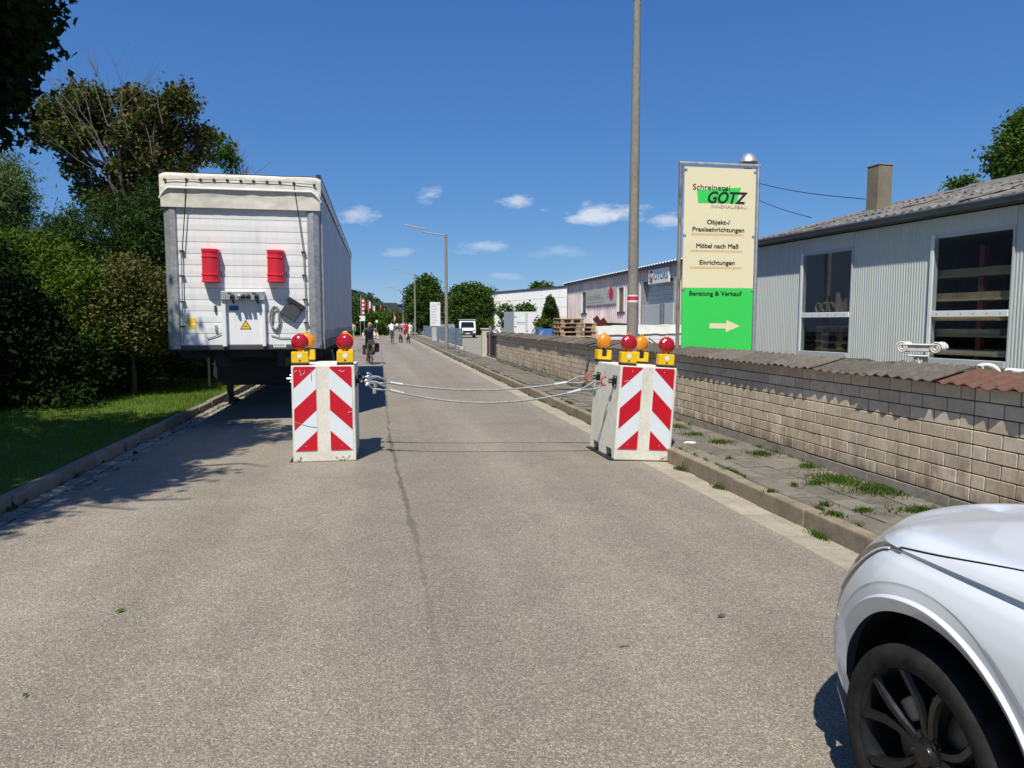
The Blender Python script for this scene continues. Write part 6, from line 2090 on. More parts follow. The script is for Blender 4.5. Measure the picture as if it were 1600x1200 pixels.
# ------------------------------------------------------------------ people, bicycles, dogs
def skin_mesh(name, joints, edges, radii, root=0, sub=1):
    me = bpy.data.meshes.new(name)
    me.from_pydata(joints, edges, [])
    o = bpy.data.objects.new(name, me); C.objects.link(o)
    md = o.modifiers.new('skin', 'SKIN'); md.use_smooth_shade = True
    for i, r in enumerate(radii):
        sv_ = me.skin_vertices[0].data[i]
        sv_.radius = r if isinstance(r, tuple) else (r, r)
        sv_.use_root = (i == root)
    sb = o.modifiers.new('sub', 'SUBSURF'); sb.levels = sub; sb.render_levels = sub
    bpy.context.view_layer.update()
    nm = bpy.data.meshes.new_from_object(o.evaluated_get(bpy.context.evaluated_depsgraph_get()))
    bpy.data.objects.remove(o)
    return nm
def seg_dist(p, a, b):
    ab = b - a; t = max(0, min(1, (p - a).dot(ab) / max(1e-9, ab.length_squared)))
    return (p - a - ab * t).length
def person(loc, rot, label, J, cols, hair='hair_dark', H=1.75, group=None, shirt=True, detail=False, short_sleeve=True, shorts=True, sub=1):
    """J: joint dictionary for a figure 1.75 m tall facing +y; cols: top, bottom, shoes"""
    root = empty('person', loc, (0, 0, rot), label, 'person', group)
    k = H / 1.75
    names = ['pel', 'spi', 'che', 'nec', 'hea', 'top', 'shL', 'elL', 'wrL', 'haL', 'shR', 'elR', 'wrR', 'haR', 'hiL', 'knL', 'anL', 'toL', 'hiR', 'knR', 'anR', 'toR']
    rad = {'pel': (.155, .115), 'spi': (.14, .10), 'che': (.165, .115), 'nec': .058, 'hea': (.078, .098), 'top': (.062, .075), 'sh': .066, 'el': .046, 'wr': .033, 'ha': .036, 'hi': .092, 'kn': .062, 'an': .043, 'to': .036}
    pts = [tuple(x * k for x in J[n]) for n in names]
    ed = [(0, 1), (1, 2), (2, 3), (3, 4), (4, 5), (2, 6), (6, 7), (7, 8), (8, 9), (2, 10), (10, 11), (11, 12), (12, 13), (0, 14), (14, 15), (15, 16), (16, 17), (0, 18), (18, 19), (19, 20), (20, 21)]
    rr = []
    for n in names:
        r = rad.get(n, rad.get(n[:2]))
        rr.append(tuple(q * k for q in r) if isinstance(r, tuple) else r * k)
    me = skin_mesh('body', pts, ed, rr, 0, sub)
    V = {n: Vector(p) for n, p in zip(names, pts)}
    mats = ['skin'] + list(cols)
    for m_ in mats: me.materials.append(M[m_])
    SK, TOP, BOT, SHO = 0, 1, 2, 3
    bones = []
    L = lambda a, b, t: V[a].lerp(V[b], t)
    bones += [(V['spi'], V['che'], TOP if shirt else SK), (L('pel', 'spi', .55), V['spi'], TOP if shirt else SK), (V['che'], V['nec'], TOP if shirt else SK), (L('nec', 'hea', .3), V['top'], SK), (V['pel'], L('pel', 'spi', .4), BOT)]
    for s in 'LR':
        bones += [(V['che'], V['sh' + s], TOP if shirt else SK), (V['sh' + s], L('sh' + s, 'el' + s, .75), TOP if shirt else SK), (L('sh' + s, 'el' + s, .85), V['el' + s], TOP if (shirt and not short_sleeve) else SK),
                  (V['el' + s], V['wr' + s], TOP if (shirt and not short_sleeve) else SK), (V['wr' + s], V['ha' + s], SK),
                  (V['pel'], V['hi' + s], BOT), (V['hi' + s], L('hi' + s, 'kn' + s, .85), BOT), (L('hi' + s, 'kn' + s, .95), L('kn' + s, 'an' + s, .85), SK if shorts else BOT), (V['an' + s], V['to' + s], SHO)]
    for p in me.polygons:
        c = p.center
        p.material_index = min(bones, key=lambda b: seg_dist(c, b[0], b[1]))[2]
        p.use_smooth = True
    o = bpy.data.objects.new('body', me); C.objects.link(o); o.parent = root
    # hair: a cap over the back and top of the head
    hd = V['hea'].lerp(V['top'], .45); ax = (V['top'] - V['nec']).normalized()
    if hair:
        m = MB()
        def hf(a, b):
            t = a * 2 * PI; ph = b * PI * .58
            d = Vector((math.sin(ph) * math.cos(t) * .092, math.sin(ph) * math.sin(t) * .108 - .016, math.cos(ph) * .125))
            return tuple((hd + d * k).to_tuple())
        m.grid(hf, 14, 7); m.build('hair', hair, o, smooth=True)
    fw = Vector((0, 1, 0))
    m = MB(); c = V['hea'] + fw * .098 * k
    m.add([tuple(c + Vector(q) * k) for q in ((-.015, -.005, -.02), (.015, -.005, -.02), (0, .022, -.018), (0, -.004, .03))], [(0, 1, 2), (0, 2, 3), (1, 3, 2), (0, 3, 1)])
    m.build('nose', 'skin', o)
    if detail:
        for sx in (-1, 1):
            MB().lathe([(.010, -.006), (.013, 0), (.006, .005)], 8, Matrix.Translation(V['hea'] + Vector((sx * .034, .088, .032)) * k) @ Matrix.Rotation(-PI / 2, 4, 'X')).build('eye', 'hair_dark', o)
            e = MB(); e.lathe([(.012, -.012), (.030, 0), (.012, .012)], 10, Matrix.Translation(V['hea'] + Vector((sx * .085, .0, .01)) * k) @ Matrix.Rotation(PI / 2, 4, 'Y')); e.build('ear', 'skin', o, smooth=True)
        MB().box(-.022, .022, .085, .096, -.003, .003, 0, Matrix.Translation(V['hea'] + Vector((0, 0, -.05)))).build('mouth', 'dark_red_cloth', o)
        for s in 'LR':
            h0 = V['ha' + s]
            for f in range(4):
                dx = (f - 1.5) * .019
                MB().tube([h0 + Vector((dx, .01, .012)), h0 + Vector((dx, .05, .012 - .003 * abs(f - 1))), h0 + Vector((dx, .065, -.02)), h0 + Vector((dx, .045, -.045))], [.010, .0095, .009, .0075], 6).build('finger', 'skin', o, smooth=True)
            sg = 1 if s == 'L' else -1
            MB().tube([h0 + Vector((sg * .03, -.01, .0)), h0 + Vector((sg * .05, .02, -.01)), h0 + Vector((sg * .045, .045, -.03))], [.011, .010, .008], 6).build('thumb', 'skin', o, smooth=True)
    return root
def walk_pose(ph=0.0, lean=.0, arm=.5):
    s = math.sin(ph)
    J = dict(pel=(0, 0, .94), spi=(0, .01, 1.13), che=(0, .01 + lean, 1.33), nec=(0, .015 + lean, 1.50), hea=(0, .035 + lean, 1.60), top=(0, .035 + lean, 1.70))
    for n, sg, q in (('L', -1, s), ('R', 1, -s)):
        J['sh' + n] = (sg * .185, lean, 1.42)
        J['el' + n] = (sg * .235, -.18 * q * arm, 1.14)
        J['wr' + n] = (sg * .25, .02 - .38 * q * arm + .06, .91)
        J['ha' + n] = (sg * .245, .03 - .42 * q * arm + .08, .83)
        J['hi' + n] = (sg * .095, 0, .87)
        J['kn' + n] = (sg * .10, .17 * q + .05, .49)
        J['an' + n] = (sg * .10, .30 * q - (.08 if q < 0 else 0), .09 + (.06 if q < 0 else 0))
        J['to' + n] = (sg * .11, .30 * q + .15 - (.08 if q < 0 else 0), .035 + (.02 if q < 0 else 0))
    return J
def cycle_pose(crank=.6):
    J = dict(pel=(0, -.22, 1.0), spi=(0, -.12, 1.18), che=(0, .0, 1.37), nec=(0, .08, 1.53), hea=(0, .125, 1.63), top=(0, .125, 1.73))
    for n, sg, q in (('L', -1, 1), ('R', 1, -1)):
        J['sh' + n] = (sg * .195, .03, 1.44)
        J['el' + n] = (sg * .30, .22, 1.22)
        J['wr' + n] = (sg * .285, .42, 1.08)
        J['ha' + n] = (sg * .28, .48, 1.065)
        J['hi' + n] = (sg * .10, -.2, .94)
        ky = .14 + .05 * q; kz = .70 + .12 * q
        J['kn' + n] = (sg * .13, ky + .06, kz)
        fz = .34 + .16 * q; fy = .08 + .1 * math.cos(crank) * q
        J['an' + n] = (sg * .13, fy - .05, fz)
        J['to' + n] = (sg * .135, fy + .10, fz - .06)
    return J
def bicycle(loc, rot, label, bags=True, frame='black_steel'):
    root = empty('bicycle', loc, (0, 0, rot), label, 'bicycle')
    for y in (-.52, .56):
        w = MB().tube([(0, y + .335 * math.cos(t), .355 + .335 * math.sin(t)) for t in [j * 2 * PI / 28 for j in range(28)]], .022, 6, closed=True).build('wheel', 'black_rubber', root, smooth=True)
        MB().tube([(0, y + .31 * math.cos(t), .355 + .31 * math.sin(t)) for t in [j * 2 * PI / 28 for j in range(28)]], .010, 5, closed=True).build('rim', 'chrome', w, smooth=True)
        m = MB()
        for k in range(14):
            a = k * 2 * PI / 14; m.tube([(0, y, .355), (0, y + .3 * math.cos(a), .355 + .3 * math.sin(a))], .002, 3)
        m.tube([(-.05, y, .355), (.05, y, .355)], .018, 8)
        m.build('spokes', 'chrome', w)
        MB().tube([(0, y + .365 * math.cos(t), .355 + .365 * math.sin(t)) for t in [(.1 if y > 0 else .2) * PI + j * PI * .75 / 10 for j in range(11)]], .02, 5).build('mudguard', frame, root)
    bb, st_, hd0, hd1 = (0, .0, .29), (0, -.2, .86), (0, .40, .78), (0, .36, .95)
    m = MB()
    for a, b, r in ((bb, st_, .018), (bb, hd0, .02), (st_, (0, .385, .86), .016), (hd0, hd1, .02), (bb, (.05, -.52, .355), .011), (bb, (-.05, -.52, .355), .011), (st_, (.05, -.52, .355), .010), (st_, (-.05, -.52, .355), .010)):
        m.tube([a, b], r, 8)
    for sx in (-1, 1): m.tube([(sx * .03, .41, .74), (sx * .05, .56, .355)], .014, 6)
    m.tube([st_, (0, -.225, .95)], .013, 6)
    m.build('frame', frame, root, smooth=True)
    m = MB(); m.prism([(-.07, -.36), (.07, -.36), (.09, -.30), (.03, -.1), (-.03, -.1), (-.09, -.30)], .95, 1.0, 'z'); m.build('saddle', 'black_plastic', root, bevel=.015)
    hb = MB().tube([(-.31, .44, 1.05), (-.18, .43, 1.06), (0, .36, 1.04), (.18, .43, 1.06), (.31, .44, 1.05)], .013, 8).build('handlebar', 'black_steel', root, smooth=True)
    for sx in (-1, 1): MB().tube([(sx * .2, .435, 1.06), (sx * .32, .44, 1.05)], .018, 8).build('grip', 'black_rubber', hb)
    MB().lathe([(.01, 0), (.045, .05), (.045, .07)], 12, Matrix.Translation((0, .42, .93)) @ Matrix.Rotation(-PI / 2, 4, 'X')).build('front_lamp', 'chrome', root, smooth=True)
    m = MB()
    for q in (1, -1):
        m.tube([(q * .03, 0, .29), (q * .07, .1 * q, .29 + .12 * q)], .010, 6); m.box(q * .12 - .05, q * .12 + .05, .1 * q - .04, .1 * q + .04, .29 + .12 * q - .012, .29 + .12 * q + .012)
    m.lathe([(.09, .03), (.09, .04)], 20, Matrix.Rotation(PI / 2, 4, 'Y') @ Matrix.Translation((-.29, 0, 0)))
    m.build('cranks', 'black_steel', root)
    MB().box(-.06, .06, -.80, -.28, .74, .755).build('carrier', 'black_steel', root)
    if bags:
        for sx in (-1, 1):
            b_ = MB().box(sx * .075, sx * .25, -.76, -.40, .36, .76).build('pannier', 'black_plastic', root, bevel=.04, seg=2)
            MB().box(sx * .255 - .004, sx * .255 + .004, -.66, -.5, .50, .56).build('reflector', 'white_sheeting', b_)
        MB().box(-.42, -.22, -.62, -.30, .46, .84).build('side_bag', 'black_plastic', root, bevel=.06, seg=2)
        MB().box(-.14, .14, .46, .66, .80, 1.0).build('front_bag', 'dark_cloth', root, bevel=.04, seg=2)
    return root
def dog(loc, rot, label, s=1.0):
    root = empty('dog', loc, (0, 0, rot), label, 'dog', 'black dogs walked on leads')
    J = [(0, 0, .50), (0, .22, .48), (0, .36, .58), (0, .45, .70), (0, .58, .67), (0, -.25, .50), (0, -.36, .46), (0, -.48, .30)]
    E_ = [(0, 1), (1, 2), (2, 3), (3, 4), (0, 5), (5, 6), (6, 7)]
    R_ = [.115, .13, .085, .075, .04, .10, .035, .018]
    for sx in (-1, 1):
        b = len(J); J += [(sx * .09, .22, .40), (sx * .09, .19 + sx * .05, .22), (sx * .09, .22 + sx * .09, .03)]
        E_ += [(1, b), (b, b + 1), (b + 1, b + 2)]; R_ += [.06, .034, .03]
        b = len(J); J += [(sx * .085, -.24, .40), (sx * .09, -.17 - sx * .03, .30), (sx * .09, -.33 - sx * .04, .17), (sx * .09, -.29 - sx * .06, .03)]
        E_ += [(5, b), (b, b + 1), (b + 1, b + 2), (b + 2, b + 3)]; R_ += [.075, .055, .03, .03]
    me = skin_mesh('body', [tuple(x * s for x in p) for p in J], E_, [r * s for r in R_], 0)
    me.materials.append(M['fur_black'])
    for p in me.polygons: p.use_smooth = True
    o = bpy.data.objects.new('body', me); C.objects.link(o); o.parent = root
    for sx in (-1, 1):
        MB().add([tuple(v * s for v in q) for q in ((sx * .05, .43, .76), (sx * .085, .45, .72), (sx * .09, .47, .63), (sx * .06, .41, .70))], [(0, 1, 2, 3), (3, 2, 1, 0)]).build('ear', 'fur_black', o, fixn=False)
    MB().tube([(0, .33 * s, .55 * s), (0, .40 * s, .62 * s)], .09 * s, 10).build('collar', 'red_cloth', o)
    return root

q = at(578.5, 568.5, z=0)
bicycle((q.x, q.y, .004), PI + .10, 'dark bicycle with full panniers ridden by the man in the grey shirt')
person((q.x, q.y, .0), PI + .10, 'bald man in a charcoal polo shirt cycling towards the camera', cycle_pose(), ('dark_cloth', 'dark_cloth', 'black_plastic'), None, 1.74, detail=True, sub=2)
q = at(612, 536.5, z=0)
bicycle((q.x, q.y, .004), -.03, 'dark bicycle seen from behind under the rider in white', bags=False)
person((q.x, q.y, .0), -.03, 'person in a white T-shirt cycling away down the road', cycle_pose(.2), ('white_cloth', 'grey_cloth', 'black_plastic'), 'hair_dark', 1.80)
q = at(626.5, 536, z=0); dog((q.x, q.y + .3, 0), .05, 'left one of the two black dogs, walking mid lane')
q = at(638, 536.2, z=0); dog((q.x, q.y + .2, 0), -.1, 'right one of the two black dogs, beside the kerb')
q = at(634, 530.5, z=0)
person((q.x, q.y, 0), .0, 'walker in a red T-shirt and dark red shorts behind the dogs', walk_pose(.9), ('red_cloth', 'dark_red_cloth', 'white_paint'), 'hair_dark', 1.72)
q2 = at(641, 527, z=.1)
person((q2.x, q2.y, .0), .1, 'walker in a pale yellow top at the kerb', walk_pose(-.7), ('yellow_cloth', 'white_cloth', 'black_plastic'), 'hair_fair', 1.70)
q = at(552, 530.5, z=0)
person((q.x, q.y, 0), PI - .3, 'bare chested person in bright green shorts walking on the left', walk_pose(.5), ('skin', 'green_cloth', 'black_plastic'), 'hair_dark', 1.74, shirt=False)
q = at(647.5, 525, z=.1)
person((q.x, q.y, .1), .1, 'person in dark blue clothes on the pavement by the lamp post', walk_pose(.4), ('blue_cloth', 'dark_cloth', 'black_plastic'), 'hair_dark', 1.82, shorts=False, short_sleeve=False)
q = at(654.5, 522, z=.1)
person((q.x, q.y, .1), PI, 'person in dull brown clothes standing right of the lamp post shadow', walk_pose(.1), ('dark_red_cloth', 'grey_cloth', 'black_plastic'), 'hair_dark', 1.78, shorts=False)
crowd = [(620.5, 519.5, 'white_cloth', 'dark_cloth', 'walker in a white shirt, leftmost of the distant group'), (624, 518.5, 'blue_cloth', 'grey_cloth', 'walker in dark blue, second from left in the distant group'),
         (626.5, 519.2, 'pink_cloth', 'dark_cloth', 'walker in a pink shirt near the middle of the distant group'), (629, 518, 'white_cloth', 'blue_cloth', 'walker in white with dark trousers behind the pink shirted one'),
         (631.2, 520.5, 'pink_cloth', 'white_cloth', 'walker in pink top and white trousers left of the red walker'), (637.5, 518.5, 'white_cloth', 'grey_cloth', 'walker in white just right of the red walker'),
         (644.5, 519.0, 'white_cloth', 'dark_cloth', 'walker in white in the rear, right side of the road'), (622, 517.2, 'grey_cloth', 'dark_cloth', 'grey clothed walker farthest back on the left'), (616, 518.6, 'red_cloth', 'white_cloth', 'walker in red and white, far left of the distant group'), (633.5, 517.6, 'white_cloth', 'grey_cloth', 'small walker in white behind the red shirted walker'), (646, 517.8, 'pink_cloth', 'grey_cloth', 'walker in pink far back beside the white tent'), (640, 517.2, 'yellow_cloth', 'blue_cloth', 'walker in a yellow shirt far back at the kerb')]
for k, (u, v, a, b, lab) in enumerate(crowd):
    q = at(u, v, z=0)
    if q.y > 240: q = at(u, v + 1.2, z=0)
    person((q.x, q.y, 0), random.choice((0, PI)) + random.uniform(-.4, .4), lab, walk_pose(random.uniform(-1, 1)), (a, b, 'black_plastic'), random.choice(('hair_dark', 'hair_fair')), random.uniform(1.65, 1.82), 'distant group of walkers on the road', shorts=k % 2 == 0)
q = at(590, 521.5, z=0)
person((q.x, q.y, 0), PI, 'small distant person in pale clothes standing by the round sign', walk_pose(.2), ('pink_cloth', 'dark_red_cloth', 'black_plastic'), 'hair_dark', 1.72)
# white parasols over the dark stall beside the lamp
q = at(648, 506, y=98)
stl = empty('market_tent', (q.x + .2, 98, .1), label='white tent top over the pavement behind the far lamp post', cat='tent')
MB().lathe([(1.1, 2.15), (.55, 2.6), (.02, 2.95)], 4).build('canopy', 'white_cloth', stl)
for sx in (-.7, .7): MB().box(sx - .03, sx + .03, -.03, .03, 0, 2.2).build('pole', 'galv', stl)

# ------------------------------------------------------------------ trees and shrubs
def rand_dirs(n):
    d = rng.normal(size=(n, 3)); return d / np.linalg.norm(d, axis=1, keepdims=True)
def leaf_cloud(name, cent, size, mat, parent=None, shape='quad', up=.3, kind=None):
    n = len(cent)
    cent = np.asarray(cent, float)
    nrm = rand_dirs(n); nrm[:, 2] = np.abs(nrm[:, 2]) * (1 - up) + up; nrm /= np.linalg.norm(nrm, axis=1, keepdims=True)
    a = np.cross(nrm, rand_dirs(n)); a /= np.linalg.norm(a, axis=1, keepdims=True) + 1e-9
    b = np.cross(nrm, a)
    s = (size * rng.uniform(.65, 1.3, n))[:, None]
    if shape == 'maple':
        ang = np.array([-90, -50, -15, 15, 45, 72, 90, 108, 135, 165, 195, 230]) * PI / 180
        rad = np.array([.35, .48, .95, .55, 1.0, .62, 1.1, .62, 1.0, .55, .95, .48])
        P = len(ang)
    elif shape == 'needle':
        ang = np.array([-90, 0, 90, 180]) * PI / 180; rad = np.array([1.5, .28, 1.5, .28]); P = 4
    else:
        ang = np.array([-90, 15, 90, 165]) * PI / 180; rad = np.array([1.0, .6, 1.15, .6]); P = 4
    V = np.zeros((n, P, 3))
    for k in range(P):
        bend = -.25 * rad[k] ** 2
        V[:, k] = cent + (a * math.cos(ang[k]) + b * math.sin(ang[k])) * s * rad[k] + nrm * s * bend * (.5 if P > 4 else .3)
    me = bpy.data.meshes.new(name)
    me.vertices.add(n * P); me.vertices.foreach_set('co', V.reshape(-1))
    me.loops.add(n * P); me.loops.foreach_set('vertex_index', np.arange(n * P, dtype=np.int32))
    me.polygons.add(n); me.polygons.foreach_set('loop_start', np.arange(n, dtype=np.int32) * P)
    me.materials.append(M[mat]); me.update(calc_edges=True)
    o = bpy.data.objects.new(name, me); C.objects.link(o)
    if parent is not None: o.parent = parent
    return o
def clumps(blobs, nc, per, spread, shell=.55, flat=.8):
    """leaf positions gathered in clumps spread through ellipsoids (cx,cy,cz,rx,ry,rz)"""
    vol = np.array([b[3] * b[4] * b[5] for b in blobs]) ** .62; vol /= vol.sum()
    out, cc = [], []
    for b, v in zip(blobs, vol):
        k = max(3, int(nc * v))
        d = rand_dirs(k); r = (shell + (1 - shell) * rng.random(k) ** .6)[:, None]
        c = np.array(b[:3]) + d * r * np.array(b[3:])
        cc.append(c)
        q = np.repeat(c, per, 0) + rng.normal(size=(k * per, 3)) * np.array([spread, spread, spread * flat])
        out.append(q)
    return np.concatenate(out), np.concatenate(cc)
def limb(m, a, b, r0, r1, n=5, wig=.12):
    a, b = Vector(a), Vector(b); L = (b - a).length
    pts = [a.lerp(b, i / n) + (Vector((random.uniform(-1, 1), random.uniform(-1, 1), random.uniform(-.4, .4))) * wig * L * .5 * math.sin(PI * i / n) if 0 < i < n else Vector()) + Vector((0, 0, .08 * L * math.sin(PI * i / n))) for i in range(n + 1)]
    m.tube(pts, [r0 + (r1 - r0) * i / n for i in range(n + 1)], 6)
    return pts
def tree(name, label, cat, base, blobs, nc, per, spread, leaf, mat, trunk_r=.18, fork=.4, limbs=10, shape='quad', shell=.55, group=None, keep=None, bark='bark', flat=.8, up=.3, clump_keep=False):
    root = empty(name, base, (0, 0, 0), label, cat, group)
    B = Vector(base)
    lb_ = [(b[0] - B.x, b[1] - B.y, b[2] - B.z) + tuple(b[3:]) for b in blobs]
    pts, cc = clumps(lb_, nc, per, spread, shell, flat)
    if keep is not None:
        if clump_keep:
            pts = pts.reshape(len(cc), per, 3)[keep(cc + np.array(base))].reshape(-1, 3)
        else:
            pts = pts[keep(pts + np.array(base))]
    leaf_cloud('crown', pts, leaf, mat, root, shape, up)
    m = MB()
    zc = np.mean([b[2] for b in lb_])
    top = Vector((np.mean([b[0] for b in lb_]), np.mean([b[1] for b in lb_]), zc))
    fk = Vector((top.x * .3, top.y * .3, max(.3, zc * fork)))
    limb(m, (0, 0, -.1), fk, trunk_r, trunk_r * .75, 5, .06)
    limb(m, fk, top + Vector((0, 0, .2)), trunk_r * .7, trunk_r * .15, 6, .1)
    idx = rng.choice(len(cc), min(limbs, len(cc)), replace=False)
    for i in idx:
        s = fk.lerp(top, random.uniform(0, .7))
        limb(m, s, cc[i], trunk_r * .35, trunk_r * .06, 5, .14)
    m.build('trunk', bark, root, smooth=True)
    return root

def T(u, v, y): return tuple(at(u, v, y=y))
def blob(u, v, y, ru, rv, ry=None):
    c = at(u, v, y=y); d = (c - Vector((0, 0, CAM_Z))).length / FOC
    return (c.x, c.y, c.z, ru * d, ry if ry else max(ru, rv) * d * .9, rv * d)
# the near maple: stands left of the frame, its branches hang into the upper left corner and shade road and lawn
sh_y = np.array([-9, 4.0, 5.6, 6.4, 6.8, 7.3, 7.75, 8.0, 8.4, 8.9, 9.3, 10.0, 10.5, 10.9, 11.6, 12.6, 13.2, 14.0])
sh_x = np.array([-4.6, -4.4, -3.9, -3.5, -3.25, -3.0, -2.65, -2.4, -2.15, -2.6, -2.75, -2.5, -1.85, -1.35, -1.2, -1.3, -1.5, -2.2])
fr_v = np.array([-400, 0, 55, 80, 100, 150, 170, 200, 232, 300])
fr_u = np.array([130, 108, 112, 80, 72, 64, 60, 46, 20, -60])
def near_keep(w):
    z = w[:, 2]
    gx = w[:, 0] + .20 * z; gy = w[:, 1] + .57 * z
    n1 = np.array([mnoise.noise((a * 1.3, b * 1.3, 0)) for a, b in zip(gx, gy)])
    n2 = np.array([mnoise.noise((a * 4, b * 4, 5)) for a, b in zip(gx, gy)])
    ok = gx < np.interp(gy, sh_y, sh_x) + n1 * .34 + n2 * .26 - .05
    ymax = np.interp(gx, [-12, -7.2, -5.5, -4.8, -4.1, -3.7, -3.4, -3.0], [19.0, 18.4, 16.6, 15.8, 15.0, 14.3, 13.4, 13.0])
    ok &= gy < ymax + n1 * .5
    # keep the trailer front in the sun, except its lower left corner
    t = (12.4 - w[:, 1]) / .57
    hx = w[:, 0] + .20 * t; hzz = z - t
    corner = 1.27 + np.clip(.85 * (1 - (hx + 3.38) / .95), 0, 1)
    ok &= ~((t > 0) & (hx > -3.5) & (hx < -.85) & (hzz > corner + .15 * n2) & (hzz < 4.3))
    # branches in the frame
    n3 = np.array([mnoise.noise((a[1] * 2.6, a[2] * 2.6, a[0])) + .6 * mnoise.noise((a[1] * 7, a[2] * 7, a[0])) for a in w])
    uv = np.array([proj(p) for p in w])
    inside = (uv[:, 0] > -30) & (uv[:, 1] < 1230) & (uv[:, 1] > -60) & (w[:, 1] > .2)
    okf = (uv[:, 1] < 245) & (uv[:, 0] < np.interp(uv[:, 1], fr_v, fr_u) + 26 * n3 - 4)
    ok &= ~inside | okf
    return ok
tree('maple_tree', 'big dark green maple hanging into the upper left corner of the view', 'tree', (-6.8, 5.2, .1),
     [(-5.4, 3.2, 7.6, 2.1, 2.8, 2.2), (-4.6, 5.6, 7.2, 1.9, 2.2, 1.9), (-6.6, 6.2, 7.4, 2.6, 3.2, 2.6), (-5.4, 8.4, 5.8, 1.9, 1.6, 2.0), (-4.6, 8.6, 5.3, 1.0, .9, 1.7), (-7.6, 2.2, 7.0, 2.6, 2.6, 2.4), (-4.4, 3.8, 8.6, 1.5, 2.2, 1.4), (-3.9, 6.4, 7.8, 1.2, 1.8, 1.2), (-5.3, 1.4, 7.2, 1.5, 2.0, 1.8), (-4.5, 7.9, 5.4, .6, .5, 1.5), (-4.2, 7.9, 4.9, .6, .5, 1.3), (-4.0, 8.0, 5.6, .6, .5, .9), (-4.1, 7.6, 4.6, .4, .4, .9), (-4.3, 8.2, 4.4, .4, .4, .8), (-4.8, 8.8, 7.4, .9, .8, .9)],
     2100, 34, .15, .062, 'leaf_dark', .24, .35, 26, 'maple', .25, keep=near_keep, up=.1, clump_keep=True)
mp_ = bpy.data.objects['maple_tree']
mb_ = Vector(mp_.location)
vb = [blob(25, 45, 8.6, 70, 75, .8), blob(10, 150, 8.5, 52, 70, .7), blob(75, 25, 8.3, 38, 45, .6), blob(8, 205, 8.3, 26, 32, .5), blob(50, 95, 8.7, 34, 50, .6)]
q_, qc = clumps([(b[0] - mb_.x, b[1] - mb_.y, b[2] - mb_.z) + tuple(b[3:]) for b in vb], 250, 30, .13, .15, 1.1)
q_ = q_.reshape(len(qc), 30, 3)[near_keep(qc + np.array(mb_) + np.array((.27, 0, 0)))].reshape(-1, 3)
leaf_cloud('hanging_foliage', q_, .058, 'leaf_dark', mp_, 'maple', .1)
m = MB()
for k in range(14): limb(m, Vector((-6.2, 7.2, 5.6)) - mb_, qc[k * 7 % len(qc)], .05, .008, 6, .1)
m.build('branch', 'bark', mp_, smooth=True)
# second shade tree, out of view, wholly on the lawn side
def shade_keep(w):
    uv = np.array([proj(p) for p in w])
    inside = (uv[:, 0] > -20) & (uv[:, 1] < 1230) & (uv[:, 1] > -60) & (w[:, 1] > .2)
    z = w[:, 2]; gx = w[:, 0] + .2 * z; gy = w[:, 1] + .57 * z
    ymax = np.interp(gx, [-12, -7.2, -5.5, -4.8, -4.1, -3.7, -3.4, -3.0], [19.0, 18.4, 16.6, 15.8, 15.0, 14.3, 13.4, 13.0])
    return (~inside) & (gx < -3.6) & (gy < ymax)
t2 = tree('maple_tree', 'second maple out of view, shading the lawn', 'tree', (-10.2, 8.6, .1),
     [(-9.6, 8.2, 6.0, 2.6, 2.8, 2.8), (-8.6, 10.2, 4.6, 1.5, 1.6, 1.8), (-11, 6.5, 5.5, 2.6, 2.6, 2.6)], 360, 40, .28, .12, 'leaf_dark', .22, .35, 14, 'quad', .3, keep=shade_keep)
for ch in list(t2.children):          # unseen shade tree's stem and crown, parented to the near maple
    ch.parent = mp_; ch.location = Vector(t2.location) - mb_
bpy.data.objects.remove(t2)

# browning maple behind the trailer, with bare upright twigs
bm_ = tree('browning_maple', 'tall maple turning brown behind the trailer, with bare grey branches', 'tree', (at(205, 560, y=20).x, 20, .1),
     [blob(u, v, 20 + dy, ru, rv) for (u, v, ru, rv, dy) in ((150, 160, 26, 20, 0), (128, 150, 16, 14, .3), (95, 178, 28, 20, .2), (70, 205, 22, 18, 0), (110, 215, 26, 20, -.3), (200, 165, 20, 22, .4), (222, 152, 14, 14, 0), (245, 178, 26, 24, 0), (285, 160, 20, 22, -.2), (278, 148, 12, 12, .1), (262, 212, 30, 26, .3),
      (205, 205, 26, 24, -.3), (160, 205, 22, 18, .4), (232, 250, 34, 28, 0), (275, 255, 26, 26, .3), (200, 270, 26, 30, .3), (255, 300, 30, 30, .2), (312, 212, 12, 16, .4), (328, 215, 14, 9, .4), (318, 240, 14, 14, .4), (120, 262, 16, 12, 0), (145, 300, 20, 16, .2), (185, 320, 34, 24, .3))],
     620, 44, .13, .06, 'leaf_brown', .20, .45, 34, 'quad', .35, bark='bark_pale')
m = MB()
for k in range(18):
    a = at(random.uniform(95, 260), random.uniform(190, 310), y=19.4 + random.uniform(-.9, .3))
    ang = random.gauss(0, .45); ln = random.uniform(.9, 2.2)
    b = a + Vector((math.sin(ang) * ln - .35, random.uniform(-.3, .3), math.cos(ang) * ln))
    p_ = limb(m, a, b, .011, .003, 4, .12)
    for j in range(4):
        s = p_[random.choice((2, 3))]; an2 = ang + random.uniform(-.6, .6); l2 = ln * .35
        m.tube([s, s + Vector((math.sin(an2) * l2, random.uniform(-.1, .1), math.cos(an2) * l2))], [.004, .0015], 4)
for (u, v) in ((160, 125), (190, 112), (205, 128), (150, 135), (100, 150), (235, 140)):
    b = at(u, v, y=20); a = at(190 + (u - 190) * .5, 240, y=20); limb(m, a, b, .014, .003, 5, .06)
o = m.build('bare_branches', 'bark_pale', bm_, smooth=True); o.location = -Vector(bm_.location)
tw = empty('bare_tree', (at(370, 520, y=30).x, 30, .1), label='nearly bare thin tree showing above the trailer roof', cat='tree')
m = MB()
